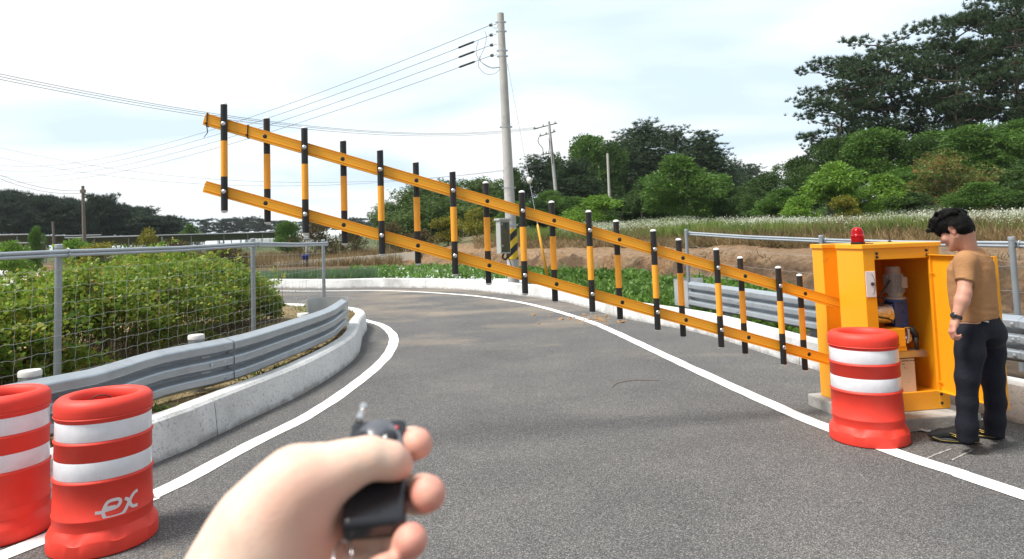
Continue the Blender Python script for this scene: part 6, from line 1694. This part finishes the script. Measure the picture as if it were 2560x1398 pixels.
# verge grass behind the left kerb
def verge_grass():
    r = np.random.default_rng(15); n = 26000
    i = r.integers(30, len(LKS) - 150, n); P0 = np.array([(p.x, p.y) for p in LKS]); T = np.array([(LKS[min(j + 1, len(LKS) - 1)] - LKS[j - 1])[:2] for j in range(1, len(LKS))])
    i = np.clip(i, 1, len(T) - 1); t = T[i] / np.linalg.norm(T[i], axis=1, keepdims=True); off = 0.21 + r.uniform(0, 1, n) ** 1.6 * 1.5
    X = P0[i, 0] - t[:, 1] * off; Y = P0[i, 1] + t[:, 0] * off
    return X, Y
X, Y = verge_grass(); n = len(X); g = fbm(X, Y, 0.8, 6) > 0.52
scatter_blades('verge_grass', 'dry mown grass between the left kerb and the guardrail', X[~g], Y[~g], np.full((~g).sum(), VZ), rW.uniform(0.03, 0.11, (~g).sum()), 0.08, M_STRAW, 1.3, 8)
scatter_blades('verge_weeds', 'short green weeds between the left kerb and the guardrail', X[g], Y[g], np.full(g.sum(), VZ), rW.uniform(0.03, 0.13, g.sum()), 0.14, M_WEED, 0.9, 9)

# ---------- vegetable plot
M_CROP = leafmat('crop_leaves', [(0.09, 0.19, 0.035), (0.13, 0.25, 0.05), (0.17, 0.30, 0.07)], 0.5, 0.35, 1.0)
M_ONION = leafmat('onion_leaves', [(0.10, 0.18, 0.10), (0.13, 0.22, 0.12), (0.17, 0.26, 0.14)], 0.55, 0.25, 0.8)
M_CORN = leafmat('maize_leaves', [(0.08, 0.17, 0.03), (0.12, 0.23, 0.045), (0.17, 0.29, 0.07)], 0.45, 0.4, 1.5)
def film():
    m = mat('mulch_film', (0.50, 0.54, 0.56), 0.35, 0, 0.25, 2.0, 0.4, 7, dirt=((0.22, 0.17, 0.12), 1.6, 0.52, 0.62)); b = MB()
    # raised beds under pale film, running with the far kerb
    for k in range(9):
        Y0 = 25.3 + k * 1.15; pts = []
        for px in np.linspace(880, 1330, 26):
            if Y0 > np.interp(px, DX, DY) - 0.6: continue
            Yk = Y0 - (px - 1000) * 0.0085; X = (px - CX) / F_PX * Yk
            pts.append(Vector((X, Yk, 0.1)))
        if len(pts) > 3: b.sweep(pts, [(-0.40, -0.02), (-0.30, 0.10), (0.30, 0.10), (0.40, -0.02)])
    o = b.build('mulch_film', m); tag(o, kind='structure')
film()
def crops():
    r = np.random.default_rng(31); C = []
    for k in range(9):
        Y0 = 25.3 + k * 1.15
        for px in np.concatenate([np.arange(880, 1290, 15.0), np.arange(1290, 1640, 9.0)]):
            Yk = Y0 - (px - 1000) * 0.0085
            if Yk > np.interp(px, DX, DY) - 0.5 or r.uniform() < 0.22: continue
            C.append(((px + r.uniform(-2, 2) - CX) / F_PX * Yk, Yk + r.uniform(-0.1, 0.1), 0.20))
    for px in r.uniform(1330, 1960, 520):                  # leafy rows nearer the right-hand kerb
        Ymax = np.interp(px, DX, DY) - 0.4; Ymin = np.interp(px, [1300, 1400, 1550, 1743, 2046], [20.4, 18.6, 14.8, 12.2, 8.6]); 
        Yk = Ymin + (Ymax - Ymin) * r.uniform(0, 1) ** 1.2; C.append(((px - CX) / F_PX * Yk, Yk, 0.12))
    C = np.array(C); k = np.repeat(np.arange(len(C)), 24); u = unit(len(k), r); u[:, 2] = np.abs(u[:, 2])
    P_ = C[k] + u * np.array([0.19, 0.19, 0.17]) * r.uniform(0.1, 1, len(k))[:, None]; v, f = leaves_at(P_, u + np.array([0, 0, -0.1]), r.uniform(0.09, 0.17, len(k)), 0.6, 0.12, 'quad', 0, r)
    o = link('crop_rows', np_mesh('crop_rows', v, f), None, M_CROP); tag(o, 'rows of low leafy vegetables in the field behind the kerb', 'crops', kind='stuff')
    n = 15000; px = r.uniform(640, 935, n); Y = r.uniform(25.6, 28.6, n); Y = np.round(Y / 0.22) * 0.22 + r.normal(0, 0.03, n); X = (px - CX) / F_PX * Y
    scatter_blades('onion_rows', 'blue-green onion tops in close rows behind the far kerb', X, Y, np.full(n, 0.1), r.uniform(0.25, 0.52, n), 0.05, M_ONION, 0.16, 12, cat='crops')
crops()
def maize(seed, h):
    r = np.random.default_rng(seed); b = MB(); b.tube([(0, 0, -0.03), (0, 0, h * 0.7)], [0.014, 0.006], 6)
    for i in range(9):
        a = i * 2.6 + r.uniform(-.4, .4); d = Vector((math.cos(a), math.sin(a), 0)); z = h * (0.08 + 0.66 * i / 8); L = h * r.uniform(0.42, 0.6); up = r.uniform(0.55, 0.95); k = 6; sd = Vector((-d.y, d.x, 0)); vs = []
        for j in range(k + 1):
            t = j / k; p = d * (L * 0.62 * t) + EZ * (z + L * up * (t - 0.75 * t * t)); w = 0.036 * h * math.sin(math.pi * (0.12 + 0.88 * t)) + 0.002
            vs += [p + sd * w, p - sd * w]
        b.add(vs, [(2 * j, 2 * j + 1, 2 * j + 3, 2 * j + 2) for j in range(k)])
    return b
MZ = []
for sdd in (1, 2, 3):
    b = maize(sdd, 1.0); me = bpy.data.meshes.new('maize_plant'); me.from_pydata([tuple(v) for v in b.v], [], b.f); me.materials.append(M_CORN); me.update(); MZ.append(me)
mz = [(828, 676, 0.62, 25.2), (772, 690, .5, 25), (870, 695, .45, 25.3), (1043, 676, .75, 24.0), (1070, 696, .5, 23.4), (1095, 680, .78, 23.7), (1118, 682, .74, 23.2), (1135, 695, .5, 22.9), (1160, 672, .88, 23.2), (1181, 680, .75, 22.8), (1205, 683, .72, 22.5), (1225, 686, .6, 22.4), (1267, 690, .5, 21.6), (990, 690, .45, 24.3),
      (1402, 662, .85, 19.8), (1378, 670, .7, 20.2), (1436, 680, .6, 18.5), (1460, 690, .75, 17.2), (1560, 685, .8, 15.5), (1585, 700, .75, 14.8), (1615, 690, .85, 14.2), (1640, 700, .7, 13.9), (1655, 690, .8, 14.6), (1535, 700, .6, 15.6)]
mzl = {828: 'lone maize plant standing in the onion rows behind the fence corner', 1160: 'tallest maize plant of the far row, left of the utility pole', 1402: 'young maize plant beside the yellow guy sleeve', 1615: 'large maize plant by the end shoe of the bright guardrail'}
for k, (px, top, h, Y) in enumerate(mz):
    X = (px - CX) / F_PX * Y; o = bpy.data.objects.new('maize_plant', MZ[k % 3]); COL.objects.link(o); o.location = (X, Y, 0.1); o.scale = (h, h, h); o.rotation_euler = (0, 0, k * 1.9)
    if px in mzl: tag(o, mzl[px], 'maize')
    else: tag(o, 'young maize plant behind the far kerb' if px < 1300 else 'young maize plant among the leafy rows behind the right kerb', 'maize', 'maize plants behind the far kerb' if px < 1300 else 'maize plants among the leafy rows')
# ================================================================== POLES, WIRES, FAR STRUCTURES, SMALL THINGS
M_PCON = mat('pole_concrete', (0.45, 0.445, 0.435), 0.8, 0, 0.10, 1.2, 0.15, 30, dirt=((0.26, 0.25, 0.24), 1.5, 0.52, 0.72))
M_PWOOD = mat('pole_weathered', (0.155, 0.13, 0.115), 0.9, 0, 0.2, 2, 0.3, 12)
M_WIREB = mat('cable_black', (0.09, 0.095, 0.10), 0.6)
M_CLAMP = mat('band_steel', (0.46, 0.48, 0.5), 0.4, 0.7, 0.1, 8)
M_CERAM = mat('insulator_white', (0.66, 0.66, 0.64), 0.25)
M_OLIVE = mat('meter_window', (0.065, 0.075, 0.05), 0.12, 0.1, 0.1, 5)
M_BOX = mat('meter_box_grey', (0.42, 0.43, 0.41), 0.45, 0.2, 0.06, 4)
def ground_at(px, Y): p = at(px, Y); return p
def pole(label, px0, y0, px1, y1, Y, r0, r1, m, group=None, n=20):
    base = U(px0, y0, Y); top = U(px1, y1, Y); d = (top - base).normalized()
    base = base - d * 0.5
    t = thing('utility_pole', tuple(base), label, 'utility pole', group)
    b = MB(); b.tube([base, base * 0.5 + top * 0.5, top], [r0, (r0 + r1) / 2, r1], n); b.build('pole', m, t, autosmooth=40)
    return t, base, top, d
big, b0, b1, bd = pole('large concrete utility pole with grey meter box and yellow-black hazard wrap behind the kerb', 1284, 702, 1251, 34, 20.9, 0.185, 0.105, M_PCON)
def along(py, base=b0, top=b1):
    t = 0.5
    for _ in range(20):
        y = PXY(base * (1 - t) + top * t)[1]; t += (y - py) / 720
    return base * (1 - t) + top * t, t
X_ = Vector((1, 0, 0)); 
for py in (56, 79, 127, 141, 318, 470, 563):
    p, t = along(py); r = 0.185 + (0.105 - 0.185) * t + 0.006; x = bd.cross(Vector((0, 1, 0))).normalized(); y = bd.cross(x)
    b = MB(); b.lathe([(r - 0.01, -0.025), (r, -0.025), (r, 0.025), (r - 0.01, 0.025)], p, 22, (x, y, bd)); b.f = [f for f in b.f if len(f) == 4]
    for s in (1, -1): b.box(p + X_ * s * (r + 0.02), (0.06, 0.03, 0.05))
    b.build('band', M_CLAMP, big)
anch = []
for py, ey in ((60, 60), (85, 85), (110, 110), (136, 137)):
    p, t = along(py); q = p - X_ * (0.185 - 0.08 * t + 0.03); e = q - X_ * 0.14 - EZ * 0.02
    b = MB(); b.tube([q, e], 0.012, 6); b.build('bracket', M_CLAMP, big)
    dl = (U(-100, 400, 80) - e).normalized(); b = MB(); x = dl.cross(EZ).normalized(); y = dl.cross(x)
    b.lathe([(0.012, 0), (0.05, 0.01), (0.02, 0.04), (0.05, 0.05), (0.02, 0.08), (0.045, 0.09), (0.012, 0.11)], e, 12, (x, y, dl)); b.build('insulator', mat('insulator_grey', (0.2, 0.2, 0.21), 0.3), big)
    anch.append(e + dl * 0.1)
# splice sleeves and jumper loops
def wire(label, p0, p1, mid, r=0.011, group='overhead power lines', seg=60, name='power_line', sleeve=None):
    """parabolic span p0-p1 whose sag makes it pass the measured point"""
    lo_, hi_ = -2.0, 25.0
    def pts(s): return [p0 * (1 - i / seg) + p1 * (i / seg) - EZ * (4 * s * (i / seg) * (1 - i / seg)) for i in range(seg + 1)]
    def yat(s):
        q = [PXY(p) for p in pts(s)]; q.sort(); return np.interp(mid[0], [a for a, _ in q], [c for _, c in q])
    for _ in range(40):
        m_ = (lo_ + hi_) / 2
        if yat(m_) < mid[1]: lo_ = m_
        else: hi_ = m_
    P_ = pts(lo_); b = MB(); b.tube(P_, r, 5, cap=False); o = b.build(name, M_WIREB, None, loc=p0, smooth=True); tag(o, label, 'power line', group)
    if sleeve:
        a, c = sleeve; b = MB(); b.tube([P_[0] * (1 - t) + P_[1] * t for t in (a, a + 0.02, c - 0.02, c)] if False else [p0 + (P_[2] - p0) * t for t in (a, a + 0.02, c - 0.02, c)], [0.012, 0.035, 0.035, 0.012], 8); b.build('splice', M_RUB, o, smooth=True)
    return o
le = [(-140, 372), (-140, 388), (-140, 403), (-140, 418)]
md = [(480, 340), (480, 355), (480, 371), (480, 387)]
nm = ['topmost', 'second from the top', 'third from the top', 'lowest']
for k in range(4):
    wire(nm[k] + ' of the four cables leaving the large concrete pole', anch[k], U(*le[k], 85), md[k], 0.009, 'cables of the large concrete pole', sleeve=None if k == 0 else (0.22, 0.46))
b = MB()
for (pts) in ([(1212, 78), (1216, 92), (1211, 120), (1200, 150), (1226, 168), (1250, 168)], [(1196, 102), (1190, 130), (1200, 152), (1225, 170), (1249, 169)], [(1200, 140), (1196, 165), (1214, 185), (1238, 184), (1250, 172)], [(1232, 68), (1241, 71), (1246, 62)]):
    b.tube(smooth_path([U(x, y, 20.6) for x, y in pts], 0.08), 0.008, 5)
b.build('jumper_wire', mat('cable_grey', (0.22, 0.25, 0.28), 0.5), big, smooth=True)
# meter box on a bracket, with cable
bx = U(1258, 593, 20.4); b = MB(); ax_b = (Vector((0.86, 0.5, 0)), Vector((-0.5, 0.86, 0)), EZ)
b.box(bx, (0.34, 0.26, 0.98), ax_b); mb = b.build('meter_box', M_BOX, big, bevel=0.02)
b = MB(); b.box(bx + EZ * 0.52, (0.42, 0.34, 0.07), ax_b); b.build('box_roof', M_BOX, mb, bevel=0.015)
fr = -ax_b[0]
b = MB(); b.box(bx - ax_b[1] * 0.136 + EZ * 0.0, (0.29, 0.012, 0.88), ax_b); b.build('box_front', M_OLIVE, mb, bevel=0.004)
b = MB(); b.box(bx - ax_b[1] * 0.145 + EZ * 0.32 + ax_b[0] * 0.02, (0.05, 0.01, 0.20), ax_b); b.build('sticker', mat('sticker_dark', (0.03, 0.03, 0.035), 0.4), mb)
for z in (0.38, -0.25): 
    b = MB(); b.box(bx - ax_b[1] * 0.147 - ax_b[0] * 0.11 + EZ * z, (0.03, 0.014, 0.05), ax_b); b.build('latch', M_CLAMP, mb)
b = MB(); b.tube(smooth_path([bx - EZ * 0.48, bx - EZ * 0.6 - X_ * 0.04, bx - EZ * 0.66 + X_ * 0.05, bx - EZ * 0.58 + X_ * 0.12], 0.06), 0.03, 8); b.tube(smooth_path([bx - EZ * 0.5 + X_ * 0.1, bx - EZ * 0.8 + X_ * 0.2, bx - EZ * 1.1 + X_ * 0.26], 0.1), 0.016, 6); b.build('cable', M_RUB, big, smooth=True)
# hazard wrap: slanted bands on a sleeve
def hazard():
    m, nt, n, l, bs = _nodes('hazard_wrap'); tc = n.new('ShaderNodeTexCoord'); sp = n.new('ShaderNodeSeparateXYZ'); l.new(tc.outputs['Object'], sp.inputs[0])
    ma = n.new('ShaderNodeMath'); ma.operation = 'MULTIPLY_ADD'; ma.inputs[1].default_value = -0.9; l.new(sp.outputs['X'], ma.inputs[0]); l.new(sp.outputs['Z'], ma.inputs[2])
    md_ = n.new('ShaderNodeMath'); md_.operation = 'FRACT'; sc = n.new('ShaderNodeMath'); sc.operation = 'MULTIPLY'; sc.inputs[1].default_value = 2.3; l.new(ma.outputs[0], sc.inputs[0]); l.new(sc.outputs[0], md_.inputs[0])
    r = ramp(n, l, md_.outputs[0], [(0.0, (0.015, 0.015, 0.015)), (0.5, (0.75, 0.50, 0.03))]); r.color_ramp.interpolation = 'CONSTANT'; l.new(r.outputs[0], bs.inputs['Base Color']); bs.inputs['Roughness'].default_value = 0.4; return m
h0, t0 = along(648); h1, t1 = along(572); b = MB(); b.tube([h0, h1], [0.185 - 0.08 * t0 + 0.008, 0.185 - 0.08 * t1 + 0.008], 28); b.build('hazard_wrap', hazard(), big, autosmooth=40)
# guy wire with insulator and yellow sleeve
g0, _t = along(160); g0 = g0 + X_ * 0.14; g1 = U(1372, 712, 19.4)
gt = thing('guy_wire', (g1.x, g1.y, 0.05), 'thin guy wire with white insulator and yellow sleeve bracing the large concrete pole', 'guy wire')
b = MB(); b.tube([g0, g1], 0.008, 6); b.build('wire', M_CLAMP, gt)
dgy = (g1 - g0).normalized(); x = dgy.cross(EZ).normalized(); y = dgy.cross(x)
def onguy(py):
    t = 0.5
    for _ in range(20): t += (py - PXY(g0 * (1 - t) + g1 * t)[1]) / 600
    return g0 * (1 - t) + g1 * t
b = MB(); b.lathe([(0.02, -0.1), (0.07, -0.07), (0.08, 0.0), (0.07, 0.07), (0.02, 0.1)], onguy(451), 14, (x, y, dgy)); b.build('insulator', M_CERAM, gt, smooth=True)
b = MB(); b.tube([onguy(560), onguy(566), onguy(690)], [0.012, 0.035, 0.045], 12); b.build('sleeve', mat('guy_sleeve_yellow', (0.85, 0.42, 0.05), 0.45), gt, smooth=True)

# leaning crossarm pole beyond the bank
cp, c0, c1, cd = pole('leaning grey utility pole with two crossarms in front of the dark wood', 1396, 545, 1372, 304, 58, 0.17, 0.11, M_PCON)
def oc(py): return along(py, c0, c1)[0]
for (x0, y0, x1, y1) in ((1334, 323, 1393, 308), (1349, 341, 1389, 329), (1357, 386, 1378, 383)):
    b = MB(); b.tube([U(x0, y0, 57.7), U(x1, y1, 58.4)], 0.05, 6); b.build('crossarm', M_PWOOD, cp)
    for q in (0.04, 0.4, 0.9):
        p = U(x0, y0, 57.7) * (1 - q) + U(x1, y1, 58.4) * q; b = MB(); b.lathe([(0.03, 0), (0.09, 0.06), (0.05, 0.12), (0.09, 0.16), (0.03, 0.25)], p, 10); b.build('insulator', M_CERAM, cp, smooth=True)
b = MB(); 
for pts in ([(1348, 342), (1345, 352), (1349, 362), (1357, 372), (1358, 398)], [(1372, 345), (1374, 365), (1371, 386)], [(1379, 345), (1380, 380), (1381, 410)]): b.tube(smooth_path([U(x, y, 57.6) for x, y in pts], 0.3), 0.03, 5)
b.build('drop_cable', M_RUB, cp, smooth=True)
for k, (ly, ry, my) in enumerate(((176, 318, 275.5), (183, 320, 280), (190, 322, 286))):
    wire(('upper', 'middle', 'lower')[k] + ' of the three long lines sagging to the crossarm pole', U(1338 + k * 4, ry, 57.8), U(-70, ly - 6, 26), (480, my), 0.012, 'long lines to the crossarm pole')
wire('faint line dipping to the crossarm pole, upper one', U(1374, 408, 58), U(-80, 376, 70), (870, 461), 0.012, 'faint lines low over the field')
wire('faint line dipping to the crossarm pole, lower one', U(1376, 412, 58), U(-80, 350, 66), (480, 444), 0.012, 'faint lines low over the field')
pole('plain pale concrete post without wires in front of the wood', 1524, 500, 1519, 384, 56, 0.12, 0.10, mat('pale_concrete', (0.46, 0.44, 0.40), 0.85, 0, 0.08, 3))
wp, w0, w1, wd = pole('weathered brown utility pole in front of the far pine stand', 211, 612, 207, 465, 62, 0.17, 0.12, M_PWOOD)
b = MB(); q = along(478, w0, w1)[0]; b.box(q, (0.36, 0.3, 0.3)); b.box(along(486, w0, w1)[0] + X_ * 0.2, (0.2, 0.1, 0.12)); b.build('pole_fitting', M_PWOOD, wp)
pole('short weathered post next to the solar panels', 135, 612, 132, 554, 62, 0.12, 0.09, M_PWOOD)
for k, (y0, my) in enumerate(((424, 468), (433, 477))):
    wire(('upper', 'lower')[k] + ' cable drooping to the weathered brown pole', U(207, 477 + 6 * k, 62), U(-90, 395 + 8 * k, 52), (100, my), 0.016, 'cables to the weathered pole')
# solar racks
M_PANEL = mat('panel_dark', (0.03, 0.035, 0.045), 0.35, 0.2, 0.1, 2); M_RACK = mat('rack_steel', (0.34, 0.35, 0.36), 0.5, 0.6, 0.1, 3)
def rack(p, L, rz, z, label):
    t = thing('solar_rack', (p.x, p.y, float(land(p.x, p.y, False))), label, 'solar panels', 'solar panel racks', rz); zb = t.location.z; mw = parent_world(t)
    def w(a, b_, c): return mw @ Vector((a, b_, c))
    ax = (mw.to_3x3() @ Vector((1, 0, 0)), mw.to_3x3() @ Vector((0, 0.94, -0.34)), mw.to_3x3() @ Vector((0, 0.34, 0.94)))
    b = MB(); b.box(w(0, 0, z - zb), (L, 2.4, 0.06), ax); b.build('panel', M_PANEL, t)
    b = MB(); b.box(w(0, -1.19, z - zb + 0.42), (L, 0.08, 0.10), ax); b.box(w(0, 1.19, z - zb - 0.42), (L, 0.08, 0.10), ax); b.build('frame', M_RACK, t)
    for i in range(int(L / 3) + 1):
        x_ = -L / 2 + 0.4 + i * 3; b = MB(); b.tube([w(x_, 0.9, -0.1), w(x_, 0.9, z - zb - 0.36)], 0.05, 6); b.build('leg', M_RACK, t); b = MB(); b.tube([w(x_, -0.9, -0.1), w(x_, -0.9, z - zb + 0.28)], 0.05, 6); b.build('leg', M_RACK, t)
for k, (px, py, Y, L, rz) in enumerate([(15, 600, 60, 5, 0.5), (85, 602, 66, 5, 0.5), (160, 600, 74, 7, 0.5), (270, 603, 70, 9, 0.45), (385, 598, 80, 11, 0.45), (500, 594, 92, 13, 0.45), (595, 590, 104, 12, 0.45), (20, 622, 56, 5, 0.5)]):
    p = U(px, py, Y); rack(p, L, rz, p.z, 'row of tilted solar panels ' + ['at the near end below the pines', 'second in the line from its near end', 'left of the weathered pole', 'just past the weathered pole', 'midway between the weathered pole and the small tree', 'past the end of the pine stand', 'at the far end of the panel line', 'lowest, in front of the near end rack'][k])
# low pale wall across the field
M_WALLC = mat('low_wall_concrete', (0.50, 0.46, 0.39), 0.9, 0, 0.12, 0.8, 0.2, 8)
wp_ = [U(688, 656, 45.5), U(800, 648, 45), U(920, 639, 44.5), U(1052, 628, 44)]
b = MB(); b.sweep(smooth_path(wp_, 0.8), [(-0.25, -0.9), (-0.25, 0.0), (0.45, 0.0), (0.45, -0.9)]); tag(b.build('low_wall', M_WALLC, None, loc=wp_[1]), 'low pale concrete wall crossing the field behind the far kerb', 'wall')
# standpipe with blue bowl
sp = U(767, 646, 41); st = thing('water_standpipe', (sp.x, sp.y, sp.z - 0.3), 'grey standpipe with a blue bowl beneath it by the low pale wall', 'water tap')
b = MB(); b.tube([sp - EZ * 0.5, sp + EZ * 1.15], 0.075, 10); b.build('pipe', mat('pipe_grey', (0.22, 0.21, 0.2), 0.6, 0, 0.1, 6), st, smooth=True)
b = MB(); b.box(sp + EZ * 1.22, (0.3, 0.2, 0.22)); b.build('pipe_head', M_CLAMP, st, bevel=0.03)
b = MB(); b.lathe([(0.12, -0.02), (0.16, -0.02), (0.24, 0.22), (0.27, 0.24), (0.25, 0.245), (0.21, 0.2), (0.14, 0.02), (0, 0.02)], sp - Vector((0, 0.3, 0.05)), 20); b.build('bowl', mat('blue_plastic', (0.015, 0.05, 0.42), 0.35), st, smooth=True)
# greenhouses
M_GH = mat('greenhouse_film', (0.62, 0.66, 0.66), 0.35, 0, 0.06, 0.5)
for k, (px, py, Y, L, wd_) in enumerate([(680, 583, 120, 8, 4), (810, 577, 130, 9, 4)]):
    p = U(px, py, Y); g = thing('greenhouse', (p.x, p.y, p.z - 2.4), 'pale greenhouse roof behind the ' + ('fence post, nearer the solar panels' if k == 0 else 'brown bushes, farther along'), 'greenhouse', rz=0.15); mw = parent_world(g)
    b = MB(); prof = [(wd_ / 2 * math.cos(R(a)), 1.3 + 1.1 * math.sin(R(a))) for a in range(0, 181, 15)]; prof = [(wd_ / 2, -0.5)] + prof + [(-wd_ / 2, -0.5)]
    vs = [mw @ Vector((sx * L / 2, y_, z_)) for sx in (-1, 1) for y_, z_ in prof]; n = len(prof); b.add(vs, [(j, j + 1, n + j + 1, n + j) for j in range(n - 1)] + [tuple(range(n)), tuple(range(2 * n - 1, n - 1, -1))]); b.build('film_cover', M_GH, g, autosmooth=50)
    for q in range(5):
        b = MB(); x_ = -L / 2 + q * L / 4; b.tube([mw @ Vector((x_, y_ * 1.01, z_ + 0.02)) for y_, z_ in prof], 0.04, 5); b.build('hoop', M_RACK, g)
# black bucket in the plot
p = U(986, 695, 23.6); b = MB(); b.lathe([(0.08, 0), (0.10, 0.2), (0.105, 0.2), (0.095, 0.19), (0.07, 0.01)], (0, 0, 0), 16); o = b.build('bucket', M_RUB, None, smooth=True); o.location = (p.x, p.y, 0.1); tag(o, 'small black bucket among the vegetables', 'bucket')
# ---- litter and earth on the road
def clods():
    r = np.random.default_rng(44); b = MB()
    for i in range(46):
        px = r.normal(1475, 55); py = 800 + (px - 1475) * 0.03 + r.normal(0, 8); p = G(px, py, 0.0); s = abs(r.normal(0.02, 0.016)) + 0.008
        n = 6; ring = []
        vs = [p + Vector((0, 0, s * 0.9))] + [p + Vector((math.cos(6.28 * j / n) * s * r.uniform(0.7, 1.5), math.sin(6.28 * j / n) * s * r.uniform(0.7, 1.5), s * r.uniform(0.2, 0.5))) for j in range(n)] + [p + Vector((math.cos(6.28 * j / n) * s * 1.1, math.sin(6.28 * j / n) * s * 1.1, 0.0)) for j in range(n)]
        b.add(vs, [(0, 1 + j, 1 + (j + 1) % n) for j in range(n)] + [(1 + j, 7 + j, 7 + (j + 1) % n, 1 + (j + 1) % n) for j in range(n)])
    o = b.build('earth_crumbs', mat('earth_clod', (0.26, 0.165, 0.09), 0.95, 0, 0.25, 20, 0.4, 60)); tag(o, 'crumbs of brown earth dropped on the road by the white line', 'dirt', kind='stuff')
clods()
p = G(1938, 887); b = MB(); b.add([p + Vector(v) for v in [(-.07, -.03, 0), (.06, -.05, 0), (.08, .04, 0), (-.03, .06, 0), (-.06, -.02, .03), (.05, -.035, .045), (.065, .03, .035), (-.02, .045, .028)]], [(0, 3, 2, 1), (4, 5, 6, 7), (0, 1, 5, 4), (1, 2, 6, 5), (2, 3, 7, 6), (3, 0, 4, 7)])
tag(b.build('concrete_chip', M_KERB, None, loc=p, bevel=0.006), 'broken chip of pale concrete lying at the foot of the right kerb', 'rubble')
# flat printed sachet
s0, s1 = G(2268, 1071, 0.012), G(2327, 1077, 0.012); d = (s1 - s0); L = d.length; d.normalize(); n = Vector((-d.y, d.x, 0)); b = MB(); k = 10; vs = []
for i in range(k + 1):
    for q in (-1, 1): vs.append(s0 + d * (L * i / k) + n * q * 0.024 + EZ * (0.004 * math.sin(i * 1.3) + 0.002 * q))
b.add(vs, [(2 * i, 2 * i + 1, 2 * i + 3, 2 * i + 2) for i in range(k)]); pk = b.build('sachet', mat('sachet_foil', (0.55, 0.64, 0.72), 0.3, 0.1, 0.2, 30), None, loc=s0); tag(pk, 'pale blue printed sachet lying on the asphalt by the drum', 'litter')
b = MB(); 
for (a, w_) in ((0.45, 0.14), (0.82, 0.05)):
    b.box(s0 + d * L * a + EZ * 0.0115, (L * w_, 0.03, 0.001), (d, n, EZ))
inv = None; o = b.build('print', mat('sachet_print', (0.7, 0.38, 0.2), 0.4), pk)
p = G(2445, 1049, 0.004); b = MB(); b.add([p + Vector(v) for v in [(-.02, -.03, 0), (.05, -.02, .004), (.03, .05, .008), (-.01, .03, .002)]], [(0, 1, 2, 3)]); tag(b.build('paper_scrap', M_PLATE, None, loc=p), 'torn white scrap of paper behind the shoes of the man', 'litter')
b = MB(); b.tube(smooth_path([G(x, y, 0.006) for x, y in [(1530, 969), (1540, 960), (1562, 954), (1592, 950), (1620, 951), (1648, 951)]], 0.03), 0.003, 5); tag(b.build('dry_twig', mat('twig', (0.16, 0.09, 0.05), 0.9), None, loc=G(1575, 955)), 'thin dry twig lying on the asphalt between the barrier and the camera', 'twig')
# pale scrape marks on the asphalt by the drum
b = MB()
for pts in ([(2290, 1160), (2330, 1140), (2378, 1122)], [(2165, 1195), (2205, 1220)], [(2380, 1150), (2430, 1126)], [(2150, 1185), (2168, 1205)]):
    q = smooth_path([G(x, y, 0.004) for x, y in pts], 0.04); k = len(q); vs = []
    for i, p in enumerate(q): vs += [p + Vector((0, 0.008 + 0.004 * math.sin(i * 3), 0)), p - Vector((0, 0.006 + 0.004 * math.cos(i * 2.2), 0))]
    b.add(vs, [(2 * i, 2 * i + 1, 2 * i + 3, 2 * i + 2) for i in range(k - 1)])
tag(b.build('road_scrapes', mat('scrape_pale', (0.34, 0.33, 0.31), 0.9, 0, 0.3, 60)), kind='structure')
# ================================================================== thin summer haze
def haze():
    b = MB(); b.box((0, 330, 30), (1400, 760, 66)); m = bpy.data.materials.new('haze'); m.use_nodes = True; n = m.node_tree.nodes; n.clear()
    out = n.new('ShaderNodeOutputMaterial'); v = n.new('ShaderNodeVolumePrincipled'); v.inputs['Color'].default_value = (0.80, 0.87, 0.95, 1); v.inputs['Density'].default_value = 0.0002; v.inputs['Anisotropy'].default_value = 0.2
    m.node_tree.links.new(v.outputs[0], out.inputs['Volume']); o = b.build('haze', m); tag(o, kind='stuff'); return o
haze()
